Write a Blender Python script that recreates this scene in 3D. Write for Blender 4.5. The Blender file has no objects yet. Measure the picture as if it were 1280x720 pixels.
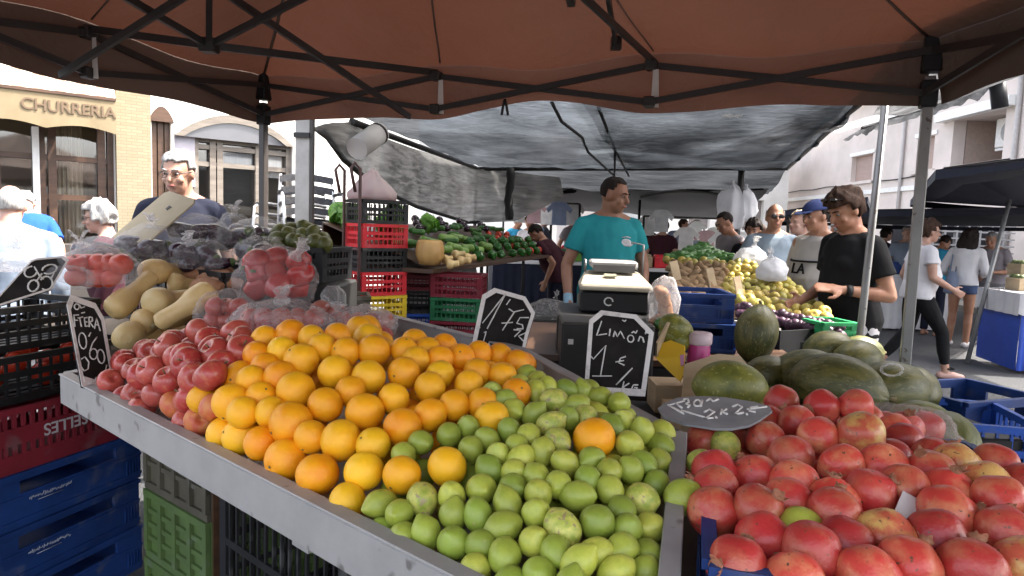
import bpy, bmesh, math, random
from mathutils import Vector, Matrix, noise
random.seed(11)
SC = bpy.context.scene
COL = SC.collection
R = math.radians
V = Vector
# ------------------------------------------------------------------ camera frame
CAM = V((0, 0, 1.42)); FPX = 850.0
_t, _r = R(5.17), R(2.0)
R0 = V((1, 0, 0)); U0 = V((0, math.sin(_t), math.cos(_t))); FW = V((0, math.cos(_t), -math.sin(_t)))
RT = R0 * math.cos(_r) + U0 * math.sin(_r); UP = U0 * math.cos(_r) - R0 * math.sin(_r)
def ray(px, py): return RT * ((px - 640) / FPX) + UP * ((360 - py) / FPX) + FW
def at(px, py, Y):
    d = ray(px, py); return CAM + d * (Y / d.y)
def atz(px, py, z):
    d = ray(px, py); return CAM + d * ((z - CAM.z) / d.z)
def ptop(p):
    d = V(p) - CAM; f = d.dot(FW)
    return 640 + FPX * d.dot(RT) / f, 360 - FPX * d.dot(UP) / f
def rnd(a, b): return random.uniform(a, b)
# ------------------------------------------------------------------ mesh builder
class MB:
    def __init__(s): s.v = []; s.f = []; s.m = []; s.sm = []
    def add(s, vs, fs, mi=0, smooth=False):
        o = len(s.v); s.v += [V(v) for v in vs]
        for f in fs:
            s.f.append([i + o for i in f]); s.m.append(mi); s.sm.append(smooth)
        return s
    def box(s, c, size, rot=None, mi=0):
        x, y, z = [a / 2 for a in size]; c = V(c)
        vs = [V((i * x, j * y, k * z)) for k in (-1, 1) for j in (-1, 1) for i in (-1, 1)]
        if rot is not None: vs = [rot @ v for v in vs]
        return s.add([c + v for v in vs], [(0, 2, 3, 1), (4, 5, 7, 6), (0, 1, 5, 4), (2, 6, 7, 3), (0, 4, 6, 2), (1, 3, 7, 5)], mi)
    def bar(s, a, b, w, h=None, mi=0, up=(0, 0, 1)):
        a, b = V(a), V(b); d = b - a; L = d.length
        if L < 1e-6: return s
        d = d / L; u = V(up)
        if abs(d.dot(u)) > .98: u = V((0, 1, 0))
        sx = d.cross(u).normalized(); sz = sx.cross(d)
        rot = Matrix((sx, d, sz)).transposed()
        return s.box((a + b) / 2, (w, L, h or w), rot, mi)
    def tube(s, pts, r, n=8, mi=0, smooth=True, sq=1.0, caps=True):
        pts = [V(p) for p in pts]; k = len(pts)
        rs = r if isinstance(r, (list, tuple)) else [r] * k
        vs = []; prev = None
        for i, p in enumerate(pts):
            d = (pts[min(i + 1, k - 1)] - pts[max(i - 1, 0)])
            d = d.normalized() if d.length > 1e-9 else V((0, 0, 1))
            if prev is None:
                u = V((0, 0, 1)) if abs(d.z) < .9 else V((0, 1, 0))
                a = d.cross(u).normalized()
            else:
                a = prev - d * prev.dot(d)
                a = a.normalized() if a.length > 1e-6 else d.orthogonal().normalized()
            prev = a; b = d.cross(a)
            for j in range(n):
                t = 2 * math.pi * j / n
                vs.append(p + a * (math.cos(t) * rs[i]) + b * (math.sin(t) * rs[i] * sq))
        fs = [(i * n + j, i * n + (j + 1) % n, (i + 1) * n + (j + 1) % n, (i + 1) * n + j) for i in range(k - 1) for j in range(n)]
        s.add(vs, fs, mi, smooth)
        if caps:
            o = len(s.v) - k * n
            s.f.append([o + j for j in range(n)][::-1]); s.f.append([o + (k - 1) * n + j for j in range(n)])
            s.m += [mi, mi]; s.sm += [False, False]
        return s
    def lathe(s, prof, n=24, M=None, mi=0, smooth=True):
        vs = []; M = M or Matrix.Identity(4)
        for r, z in prof:
            for j in range(n):
                t = 2 * math.pi * j / n; vs.append(M @ V((r * math.cos(t), r * math.sin(t), z)))
        fs = [(i * n + j, i * n + (j + 1) % n, (i + 1) * n + (j + 1) % n, (i + 1) * n + j) for i in range(len(prof) - 1) for j in range(n)]
        s.add(vs, fs, mi, smooth)
        o = len(s.v) - len(vs)
        for i in (0, len(prof) - 1):
            if prof[i][0] > 1e-4:
                s.f.append([o + i * n + j for j in range(n)]); s.m.append(mi); s.sm.append(False)
        return s
    def ell(s, c, r, rot=None, nu=16, nv=10, mi=0, fn=None):
        c = V(c); r = (r, r, r) if not hasattr(r, '__len__') else r
        vs = []
        def P(a, b):
            d = V((math.sin(a) * math.cos(b), math.sin(a) * math.sin(b), math.cos(a)))
            p = V((d.x * r[0], d.y * r[1], d.z * r[2]))
            if fn: p = fn(p, d)
            if rot is not None: p = rot @ p
            return c + p
        vs.append(P(0, 0))
        for i in range(1, nv):
            for j in range(nu): vs.append(P(math.pi * i / nv, 2 * math.pi * j / nu))
        vs.append(P(math.pi, 0)); L = len(vs) - 1
        fs = [(0, 1 + j, 1 + (j + 1) % nu) for j in range(nu)]
        for i in range(nv - 2):
            for j in range(nu):
                a = 1 + i * nu; fs.append((a + j, a + nu + j, a + nu + (j + 1) % nu, a + (j + 1) % nu))
        a = 1 + (nv - 2) * nu
        fs += [(a + j, L, a + (j + 1) % nu) for j in range(nu)]
        return s.add(vs, fs, mi, True)
    def cap(s, p0, r0, p1, r1, n=12, mi=0):
        p0, p1 = V(p0), V(p1); d = (p1 - p0)
        d = d.normalized() if d.length > 1e-6 else V((0, 0, 1))
        pts = []; rs = []
        for i in range(5):
            a = math.pi / 2 * (1 - i / 4.0); pts.append(p0 - d * (r0 * math.sin(a))); rs.append(max(r0 * math.cos(a), r0 * .03))
        for i in range(5):
            a = math.pi / 2 * i / 4.0; pts.append(p1 + d * (r1 * math.sin(a))); rs.append(max(r1 * math.cos(a), r1 * .03))
        return s.tube(pts, rs, n, mi)
    def loft(s, rings, n=20, mi=0, power=2.0, X=None):
        """rings: (x, y, z, rx, ry); closed elliptical loft"""
        vs = []
        for (x, y, z, rx, ry) in rings:
            for j in range(n):
                t = 2 * math.pi * j / n; c, q = math.cos(t), math.sin(t)
                e = 2.0 / power
                p = V((x + rx * math.copysign(abs(c) ** e, c), y + ry * math.copysign(abs(q) ** e, q), z))
                vs.append(X(p) if X else p)
        k = len(rings)
        fs = [(i * n + j, i * n + (j + 1) % n, (i + 1) * n + (j + 1) % n, (i + 1) * n + j) for i in range(k - 1) for j in range(n)]
        fs += [list(range(n))[::-1], [(k - 1) * n + j for j in range(n)]]
        return s.add(vs, fs, mi, True)
    def grid(s, fn, nu, nv, mi=0, smooth=True):
        vs = [fn(i / nu, j / nv) for j in range(nv + 1) for i in range(nu + 1)]
        w = nu + 1
        return s.add(vs, [(j * w + i, j * w + i + 1, (j + 1) * w + i + 1, (j + 1) * w + i) for j in range(nv) for i in range(nu)], mi, smooth)
    def prism(s, pts, off, mi=0):
        pts = [V(p) for p in pts]; off = V(off); n = len(pts)
        fs = [list(range(n)), [n + i for i in range(n)][::-1]] + [(i, n + i, n + (i + 1) % n, (i + 1) % n) for i in range(n)]
        return s.add(pts + [p + off for p in pts], fs, mi)
    def mesh(s, name, mats, org=(0, 0, 0), bevel=0, recalc=True, seg=1):
        o = V(org); me = bpy.data.meshes.new(name)
        me.from_pydata([tuple(v - o) for v in s.v], [], s.f)
        me.polygons.foreach_set('material_index', s.m); me.polygons.foreach_set('use_smooth', s.sm)
        for m in (mats if isinstance(mats, (list, tuple)) else [mats]): me.materials.append(m)
        if recalc or bevel:
            bm = bmesh.new(); bm.from_mesh(me)
            if recalc: bmesh.ops.recalc_face_normals(bm, faces=bm.faces)
            if bevel:
                es = [e for e in bm.edges if len(e.link_faces) == 2 and e.calc_face_angle(0) > .6]
                bmesh.ops.bevel(bm, geom=es, offset=bevel, segments=seg, affect='EDGES', profile=.5, clamp_overlap=True)
            bm.to_mesh(me); bm.free()
        return me
    def build(s, name, mats, parent=None, org=(0, 0, 0), bevel=0, recalc=True, seg=1):
        return mk(name, s.mesh(name, mats, org, bevel, recalc, seg), parent, org if parent is None else (0, 0, 0))
def mk(name, data, parent=None, loc=(0, 0, 0), rot=None, scale=None):
    o = bpy.data.objects.new(name, data); COL.objects.link(o); o.location = loc
    if parent is not None: o.parent = parent
    if rot is not None:
        o.rotation_mode = 'QUATERNION' if hasattr(rot, 'w') else 'XYZ'
        if hasattr(rot, 'w'): o.rotation_quaternion = rot
        else: o.rotation_euler = rot
    if scale is not None: o.scale = (scale, scale, scale) if not hasattr(scale, '__len__') else scale
    return o
def tag(o, label=None, cat=None, group=None, kind=None):
    if label: o['label'] = label
    if cat: o['category'] = cat
    if group: o['group'] = group
    if kind: o['kind'] = kind
    return o
def thing(name, label, cat, loc=(0, 0, 0), rz=0, group=None):
    o = mk(name, None, None, loc, (0, 0, rz)); o.empty_display_size = .1
    return tag(o, label, cat, group)
def dup(root, loc=None, rot=None, label=None, group=None):
    def cp(o, par):
        c = o.copy(); COL.objects.link(c)
        if par is not None: c.parent = par
        for ch in o.children: cp(ch, c)
        return c
    r = cp(root, None)
    if loc is not None: r.location = loc
    if rot is not None:
        if hasattr(rot, 'w'): r.rotation_mode = 'QUATERNION'; r.rotation_quaternion = rot
        else: r.rotation_mode = 'XYZ'; r.rotation_euler = rot
    if label: r['label'] = label
    if group: r['group'] = group
    return r
def rquat():
    from mathutils import Quaternion
    q = Quaternion((random.gauss(0, 1), random.gauss(0, 1), random.gauss(0, 1), random.gauss(0, 1))); q.normalize(); return q
def N3(p, f=1.0): return noise.noise(V(p) * f)
# ------------------------------------------------------------------ materials
def newmat(name):
    m = bpy.data.materials.new(name); m.use_nodes = True; m.node_tree.nodes.clear(); return m, m.node_tree.nodes, m.node_tree.links
def nd(ns, t, **kw):
    n = ns.new(t)
    for k, v in kw.items():
        if k in n.inputs: n.inputs[k].default_value = v
        else: setattr(n, k, v)
    return n
def c4(c): return (c[0], c[1], c[2], 1)
def coords(ns, ls, scale=(1, 1, 1), kind='Object', rand=True):
    tc = ns.new('ShaderNodeTexCoord'); mp = ns.new('ShaderNodeMapping'); mp.inputs['Scale'].default_value = scale
    ls.new(tc.outputs[kind], mp.inputs['Vector'])
    if rand:
        oi = ns.new('ShaderNodeObjectInfo'); mu = nd(ns, 'ShaderNodeMath', operation='MULTIPLY'); mu.inputs[1].default_value = 37.0
        ls.new(oi.outputs['Random'], mu.inputs[0]); ls.new(mu.outputs[0], mp.inputs['Location'])
    return mp.outputs['Vector']
def mat(name, col, rough=.55, col2=None, vs=6.0, vamt=1.0, lo=.35, hi=.65, rnd_=0.0, rcol=None, bump=0, bs=60, metal=0, spec=.5, sss=0, coat=0, sc=(1, 1, 1), detail=4, speck=None, spk=(40, .62, .68), trans=None, rv=0.0):
    m, ns, ls = newmat(name)
    out = ns.new('ShaderNodeOutputMaterial'); b = ns.new('ShaderNodeBsdfPrincipled')
    b.inputs['Roughness'].default_value = rough; b.inputs['Metallic'].default_value = metal
    b.inputs['Specular IOR Level'].default_value = spec; b.inputs['Coat Weight'].default_value = coat
    if sss:
        b.inputs['Subsurface Weight'].default_value = sss; b.inputs['Subsurface Radius'].default_value = (.012, .006, .003); b.inputs['Subsurface Scale'].default_value = 1
    vec = coords(ns, ls, sc)
    n1 = nd(ns, 'ShaderNodeTexNoise', Scale=vs, Detail=detail, Roughness=.6); ls.new(vec, n1.inputs['Vector'])
    rp = ns.new('ShaderNodeMapRange'); rp.inputs['From Min'].default_value = lo; rp.inputs['From Max'].default_value = hi
    ls.new(n1.outputs['Fac'], rp.inputs['Value'])
    if vamt != 1.0: rp.inputs['To Max'].default_value = vamt
    c2 = col2 or tuple(x * .72 for x in col)
    mx = nd(ns, 'ShaderNodeMix', data_type='RGBA'); mx.inputs[6].default_value = c4(col); mx.inputs[7].default_value = c4(c2)
    ls.new(rp.outputs[0], mx.inputs[0]); last = mx.outputs[2]
    if rnd_ or rcol:
        oi = ns.new('ShaderNodeObjectInfo')
        if rcol:
            mr = nd(ns, 'ShaderNodeMix', data_type='RGBA'); mr.inputs[7].default_value = c4(rcol)
            pw = nd(ns, 'ShaderNodeMath', operation='MULTIPLY'); pw.inputs[1].default_value = rnd_ or 1.0
            ls.new(oi.outputs['Random'], pw.inputs[0]); ls.new(pw.outputs[0], mr.inputs[0]); ls.new(last, mr.inputs[6]); last = mr.outputs[2]
    if rv:
        oi2 = ns.new('ShaderNodeObjectInfo'); hs = ns.new('ShaderNodeHueSaturation')
        mm = ns.new('ShaderNodeMapRange'); mm.inputs['To Min'].default_value = 1 - rv; mm.inputs['To Max'].default_value = 1 + rv
        sn = nd(ns, 'ShaderNodeMath', operation='FRACT'); s7 = nd(ns, 'ShaderNodeMath', operation='MULTIPLY'); s7.inputs[1].default_value = 7.31
        ls.new(oi2.outputs['Random'], s7.inputs[0]); ls.new(s7.outputs[0], sn.inputs[0]); ls.new(sn.outputs[0], mm.inputs['Value'])
        ls.new(mm.outputs[0], hs.inputs['Value']); ls.new(last, hs.inputs['Color']); last = hs.outputs['Color']
    if speck:
        n2 = nd(ns, 'ShaderNodeTexNoise', Scale=spk[0], Detail=2); ls.new(vec, n2.inputs['Vector'])
        r2 = ns.new('ShaderNodeMapRange'); r2.inputs['From Min'].default_value = spk[1]; r2.inputs['From Max'].default_value = spk[2]
        ls.new(n2.outputs['Fac'], r2.inputs['Value'])
        m2 = nd(ns, 'ShaderNodeMix', data_type='RGBA'); m2.inputs[7].default_value = c4(speck)
        ls.new(r2.outputs[0], m2.inputs[0]); ls.new(last, m2.inputs[6]); last = m2.outputs[2]
    ls.new(last, b.inputs['Base Color'])
    if bump:
        n3 = nd(ns, 'ShaderNodeTexNoise', Scale=bs, Detail=3); ls.new(vec, n3.inputs['Vector'])
        bp = nd(ns, 'ShaderNodeBump', Strength=bump, Distance=.01); ls.new(n3.outputs['Fac'], bp.inputs['Height']); ls.new(bp.outputs['Normal'], b.inputs['Normal'])
    sh = b.outputs[0]
    if trans:
        tr = nd(ns, 'ShaderNodeBsdfTranslucent'); tr.inputs['Color'].default_value = c4(trans[0])
        ms = ns.new('ShaderNodeMixShader'); ms.inputs[0].default_value = trans[1]
        ls.new(b.outputs[0], ms.inputs[1]); ls.new(tr.outputs[0], ms.inputs[2]); sh = ms.outputs[0]
    ls.new(sh, out.inputs['Surface'])
    return m
def plain(name, col, rough=.5, **k): return mat(name, col, rough, vs=k.pop('vs', 12), vamt=k.pop('vamt', .5), **k)
def film(name, tint=(.9, .9, .9), opac=.25, rough=.15, bs=14, bump=.5):
    """thin clear plastic: mostly see-through, milky and shiny where it creases"""
    m, ns, ls = newmat(name); out = ns.new('ShaderNodeOutputMaterial')
    tp = nd(ns, 'ShaderNodeBsdfTransparent'); tp.inputs['Color'].default_value = c4([.97] * 3)
    b = ns.new('ShaderNodeBsdfPrincipled'); b.inputs['Base Color'].default_value = c4(tint); b.inputs['Roughness'].default_value = rough; b.inputs['Specular IOR Level'].default_value = .9
    tl = nd(ns, 'ShaderNodeBsdfTranslucent'); tl.inputs['Color'].default_value = c4(tint)
    m1 = ns.new('ShaderNodeMixShader'); m1.inputs[0].default_value = .4; ls.new(b.outputs[0], m1.inputs[1]); ls.new(tl.outputs[0], m1.inputs[2])
    vec = coords(ns, ls); n = nd(ns, 'ShaderNodeTexNoise', Scale=bs, Detail=5, Roughness=.65, Distortion=1.5); ls.new(vec, n.inputs['Vector'])
    bp = nd(ns, 'ShaderNodeBump', Strength=bump, Distance=.03); ls.new(n.outputs['Fac'], bp.inputs['Height']); ls.new(bp.outputs[0], b.inputs['Normal'])
    rp = ns.new('ShaderNodeMapRange'); rp.inputs['From Min'].default_value = .35; rp.inputs['From Max'].default_value = .75
    rp.inputs['To Min'].default_value = opac * .35; rp.inputs['To Max'].default_value = min(.95, opac * 2.2); ls.new(n.outputs['Fac'], rp.inputs['Value'])
    lw = nd(ns, 'ShaderNodeLayerWeight', Blend=.35); ls.new(bp.outputs[0], lw.inputs['Normal'])
    ad = nd(ns, 'ShaderNodeMath', operation='MULTIPLY_ADD', use_clamp=True); ad.inputs[1].default_value = .2; ls.new(lw.outputs['Facing'], ad.inputs[0]); ls.new(rp.outputs[0], ad.inputs[2])
    m2 = ns.new('ShaderNodeMixShader'); ls.new(ad.outputs[0], m2.inputs[0]); ls.new(tp.outputs[0], m2.inputs[1]); ls.new(m1.outputs[0], m2.inputs[2])
    ls.new(m2.outputs[0], out.inputs['Surface']); return m
def netmat(name, col=(.03, .03, .035), glow=(.25, .26, .28), see=.25, sc=(3, 40, 40), tw=.5):
    """woven shade cloth: dark threads, part light passing through, uneven weave"""
    m, ns, ls = newmat(name); out = ns.new('ShaderNodeOutputMaterial')
    df = nd(ns, 'ShaderNodeBsdfDiffuse'); tl = nd(ns, 'ShaderNodeBsdfTranslucent'); tp = nd(ns, 'ShaderNodeBsdfTransparent')
    df.inputs['Color'].default_value = c4(col); 
    vec = coords(ns, ls, sc, rand=False); n = nd(ns, 'ShaderNodeTexNoise', Scale=1.0, Detail=5, Roughness=.7, Distortion=.6); ls.new(vec, n.inputs['Vector'])
    vec2 = coords(ns, ls, (.8, .8, .8), rand=False); n2 = nd(ns, 'ShaderNodeTexNoise', Scale=1.2, Detail=3, Distortion=1); ls.new(vec2, n2.inputs['Vector'])
    av = nd(ns, 'ShaderNodeMath', operation='MULTIPLY_ADD'); av.inputs[1].default_value = .55; ls.new(n.outputs['Fac'], av.inputs[0])
    h = nd(ns, 'ShaderNodeMath', operation='MULTIPLY'); h.inputs[1].default_value = .45; ls.new(n2.outputs['Fac'], h.inputs[0]); ls.new(h.outputs[0], av.inputs[2])
    rp = ns.new('ShaderNodeMapRange'); rp.inputs['From Min'].default_value = .40; rp.inputs['From Max'].default_value = .62
    ls.new(av.outputs[0], rp.inputs['Value'])
    mx = nd(ns, 'ShaderNodeMix', data_type='RGBA'); mx.inputs[6].default_value = c4([g * .38 for g in glow]); mx.inputs[7].default_value = c4([min(1, g * 1.5) for g in glow])
    ls.new(rp.outputs[0], mx.inputs[0]); ls.new(mx.outputs[2], tl.inputs['Color'])
    m1 = ns.new('ShaderNodeMixShader'); m1.inputs[0].default_value = tw; ls.new(df.outputs[0], m1.inputs[1]); ls.new(tl.outputs[0], m1.inputs[2])
    r2 = ns.new('ShaderNodeMapRange'); r2.inputs['To Min'].default_value = see * .3; r2.inputs['To Max'].default_value = see * 1.7; ls.new(rp.outputs[0], r2.inputs['Value'])
    m2 = ns.new('ShaderNodeMixShader'); ls.new(r2.outputs[0], m2.inputs[0]); ls.new(m1.outputs[0], m2.inputs[1]); ls.new(tp.outputs[0], m2.inputs[2])
    ls.new(m2.outputs[0], out.inputs['Surface']); return m
def glassmat(name, col=(.05, .06, .06)):
    return plain(name, col, .06, spec=.8, vamt=.4, vs=2)
M = {}
M['steel'] = plain('galvanised_steel', (.36, .35, .34), .5, metal=.25, bump=.05, vs=9, speck=(.16, .15, .14), spk=(16, .66, .72))
M['dark_steel'] = plain('dark_steel', (.03, .028, .027), .45, metal=.3)
M['pole_grey'] = plain('grey_pole_paint', (.24, .24, .235), .4, metal=.4, speck=(.1, .08, .07), spk=(30, .68, .72))
M['white'] = plain('white_paint', (.78, .77, .74), .5)
M['cream_plastic'] = plain('cream_plastic', (.46, .42, .33), .4, vs=5)
M['black_plastic'] = plain('black_plastic', (.013, .013, .014), .5, spec=.3)
M['chalkboard'] = mat('chalkboard', (.014, .012, .011), .8, col2=(.032, .028, .026), vs=14, vamt=.6, spec=.15)
M['slate'] = mat('grey_slate_board', (.2, .205, .21), .5, col2=(.28, .285, .29), vs=10)
M['chalk'] = plain('chalk_white', (.72, .7, .66), .9, vs=60)
M['border'] = mat('white_board_edge', (.74, .7, .66), .6, col2=(.45, .41, .38), vs=25, lo=.5, hi=.75)
def crmat(n, c, c2=None): return mat('crate_plastic_' + n, c, .5, spec=.3, col2=c2 or tuple(x * .6 for x in c), vs=7, lo=.4, hi=.75, bump=.06, bs=30, rv=.12, detail=7, speck=tuple(x * .6 + .05 for x in c), spk=(11, .6, .72))
M['c_red'] = crmat('red', (.62, .02, .03)); M['c_maroon'] = crmat('maroon', (.2, .018, .03)); M['c_blue'] = crmat('blue', (.012, .042, .175))
M['c_black'] = crmat('black', (.014, .014, .015)); M['c_yellow'] = crmat('yellow', (.75, .52, .02)); M['c_green'] = crmat('green', (.02, .16, .06))
M['c_lime'] = crmat('dull_green', (.085, .14, .04), (.06, .085, .035)); M['c_dusty'] = crmat('dusty_brown', (.085, .075, .052), (.045, .04, .03)); M['c_bright_blue'] = crmat('bright_blue', (.03, .11, .5)); M['c_bright_green'] = crmat('bright_green', (.03, .35, .12))
M['card'] = mat('cardboard', (.42, .32, .2), .8, col2=(.34, .255, .155), vs=5, bump=.05, bs=80, sc=(1, 1, 6))
M['paper'] = plain('white_paper', (.7, .66, .63), .8)
M['film'] = film('clear_bag_film', (.92, .92, .92), .09, .1, 9, .7)
M['film2'] = film('milky_bag_film', (.9, .88, .88), .2, .14, 10, .7)
M['bag_white'] = mat('white_carrier_bag', (.82, .82, .84), .4, col2=(.68, .69, .72), vs=7, trans=((.85, .85, .87), .4), bump=.4, bs=16)
M['wood'] = mat('dark_stained_wood', (.085, .042, .022), .45, col2=(.05, .024, .013), vs=3, sc=(1, 1, 9))
M['rope'] = plain('black_cord', (.015, .015, .015), .7)
# ------------------------------------------------------------------ text and strokes
def text_mesh(s, size, ext=.002, shear=0, spacing=1.0):
    cu = bpy.data.curves.new('t', 'FONT'); cu.body = s; cu.size = size; cu.extrude = ext; cu.align_x = 'CENTER'; cu.align_y = 'CENTER'; cu.shear = shear; cu.space_character = spacing; cu.offset = size * .012
    o = bpy.data.objects.new('t', cu); COL.objects.link(o)
    dg = bpy.context.evaluated_depsgraph_get(); me = bpy.data.meshes.new_from_object(o.evaluated_get(dg)); bpy.data.objects.remove(o); return me
class Plane:
    """a flat board in the place: through three points, seen along pixel rays"""
    def __init__(s, a, b, c):
        s.o = V(a); s.n = (V(b) - V(a)).cross(V(c) - V(a)).normalized()
        if s.n.dot(CAM - s.o) < 0: s.n = -s.n
    def hit(s, px, py, lift=0):
        d = ray(px, py); t = (s.o + s.n * lift - CAM).dot(s.n) / d.dot(s.n); return CAM + d * t
def arc(cx, cy, rx, ry, a0=0, a1=360, n=12, rot=0):
    out = []
    for i in range(n + 1):
        a = R(a0 + (a1 - a0) * i / n); x, y = rx * math.cos(a), ry * math.sin(a); c, q = math.cos(R(rot)), math.sin(R(rot))
        out.append((cx + x * c - y * q, cy + x * q + y * c))
    return out
def board(label, tri, poly, strokes, base, rw=.0022, bw=.86, board_mat='chalkboard', group=None, edge=True, thick=.005):
    pl = Plane(*[at(*t) for t in tri]); pts = [pl.hit(*p) for p in poly]
    cen = sum(pts, V()) / len(pts)
    root = thing('price_sign', label, 'price sign', base, 0, group); b = V(base)
    mb = MB(); mb.prism([p - pl.n * thick for p in pts], pl.n * thick); mb.v = [v - b for v in mb.v]; mb.build('board', M[board_mat], root)
    if edge:
        mb = MB(); n = len(pts); inn = [cen + (p - cen) * bw for p in pts]
        for i in range(n):
            j = (i + 1) % n
            mb.prism([pts[i] + pl.n * .0003 - b, pts[j] + pl.n * .0003 - b, inn[j] + pl.n * .0003 - b, inn[i] + pl.n * .0003 - b], pl.n * .0016)
        mb.build('border', M['border'], root)
    mb = MB()
    for st in strokes:
        P = [pl.hit(x, y, .0012) - b for x, y in st]
        # resample for a hand-drawn wobble
        Q = []
        for i in range(len(P) - 1):
            for k in range(3): Q.append(P[i].lerp(P[i + 1], k / 3))
        Q.append(P[-1])
        mb.tube(Q, [rw * rnd(.75, 1.2) for _ in Q], 6)
    if strokes: mb.build('lettering', M['chalk'], root)
    return root
# ------------------------------------------------------------------ camera, world, sun
cd = bpy.data.cameras.new('camera'); cam = bpy.data.objects.new('camera', cd); COL.objects.link(cam); SC.camera = cam
cd.sensor_width = 36; cd.lens = 36 * FPX / 1280; cd.clip_start = .05; cd.clip_end = 500
cam.matrix_world = Matrix.Translation(CAM) @ Matrix((RT, UP, -FW)).transposed().to_4x4()
SUN_EL, SUN_AZ = 56.0, 82.0          # azimuth measured from +Y towards +X
w = bpy.data.worlds.new('World'); SC.world = w; w.use_nodes = True
ns, ls = w.node_tree.nodes, w.node_tree.links; ns.clear()
sky = ns.new('ShaderNodeTexSky'); sky.sky_type = 'NISHITA'; sky.sun_disc = False; sky.sun_elevation = R(SUN_EL); sky.sun_rotation = R(SUN_AZ); sky.dust_density = 6.0; sky.air_density = .8; sky.ozone_density = .3
bg = ns.new('ShaderNodeBackground'); bg.inputs[1].default_value = .15; wo = ns.new('ShaderNodeOutputWorld')
hs_ = ns.new('ShaderNodeHueSaturation'); hs_.inputs['Saturation'].default_value = .5; ls.new(sky.outputs[0], hs_.inputs['Color']); ls.new(hs_.outputs[0], bg.inputs[0]); ls.new(bg.outputs[0], wo.inputs[0])
sl = bpy.data.lights.new('sun', 'SUN'); sl.energy = 2.0; sl.angle = R(.5); sl.color = (1, .95, .87)
so = bpy.data.objects.new('sun', sl); COL.objects.link(so)
sd = V((math.sin(R(SUN_AZ)) * math.cos(R(SUN_EL)), math.cos(R(SUN_AZ)) * math.cos(R(SUN_EL)), math.sin(R(SUN_EL))))
so.rotation_mode = 'QUATERNION'; so.rotation_quaternion = sd.to_track_quat('Z', 'Y')
SC.view_settings.view_transform = 'Standard'; SC.view_settings.look = 'None'; SC.view_settings.exposure = 2.85; SC.view_settings.gamma = 1; SC.view_settings.use_curve_mapping = False
SC.cycles.max_bounces = 10; SC.cycles.transparent_max_bounces = 24; SC.cycles.use_denoising = True
# ------------------------------------------------------------------ ground
asph = mat('worn_asphalt', (.062, .062, .065), .85, col2=(.046, .046, .048), vs=.9, speck=(.13, .13, .13), spk=(90, .6, .7), bump=.25, bs=120)
g = MB(); g.add([(-90, -60, 0), (90, -60, 0), (90, 150, 0), (-90, 150, 0)], [(0, 1, 2, 3)]); tag(g.build('ground', asph), kind='structure')
pave = mat('pale_pavement', (.3, .28, .25), .8, col2=(.24, .22, .2), vs=2, bump=.1)
g = MB(); g.add([(9.3, 5, .12), (12, 5, .12), (12, 60, .12), (9.3, 60, .12), (9.3, 5, 0), (9.3, 60, 0)], [(0, 1, 2, 3), (4, 0, 3, 5)]); tag(g.build('pavement', pave), kind='structure')
# ------------------------------------------------------------------ wall helper
def holed(name, x0, x1, z0, z1, holes, thick, m, parent, arches=()):
    """a wall in local x-z with rectangular openings; front face at y=0, thickness behind"""
    xs = sorted({x0, x1, *[h[0] for h in holes], *[h[1] for h in holes]}); zs = sorted({z0, z1, *[h[2] for h in holes], *[h[3] for h in holes]})
    bm = bmesh.new(); vd = {}
    def vv(x, z):
        if (x, z) not in vd: vd[(x, z)] = bm.verts.new((x, 0, z))
        return vd[(x, z)]
    for i in range(len(xs) - 1):
        for j in range(len(zs) - 1):
            cx, cz = (xs[i] + xs[i + 1]) / 2, (zs[j] + zs[j + 1]) / 2
            if any(h[0] < cx < h[1] and h[2] < cz < h[3] for h in holes): continue
            bm.faces.new((vv(xs[i], zs[j]), vv(xs[i + 1], zs[j]), vv(xs[i + 1], zs[j + 1]), vv(xs[i], zs[j + 1])))
    r = bmesh.ops.extrude_face_region(bm, geom=list(bm.faces))
    bmesh.ops.translate(bm, verts=[e for e in r['geom'] if isinstance(e, bmesh.types.BMVert)], vec=(0, thick, 0))
    bmesh.ops.recalc_face_normals(bm, faces=bm.faces)
    me = bpy.data.meshes.new(name); bm.to_mesh(me); bm.free(); me.materials.append(m)
    return mk(name, me, parent)
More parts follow.
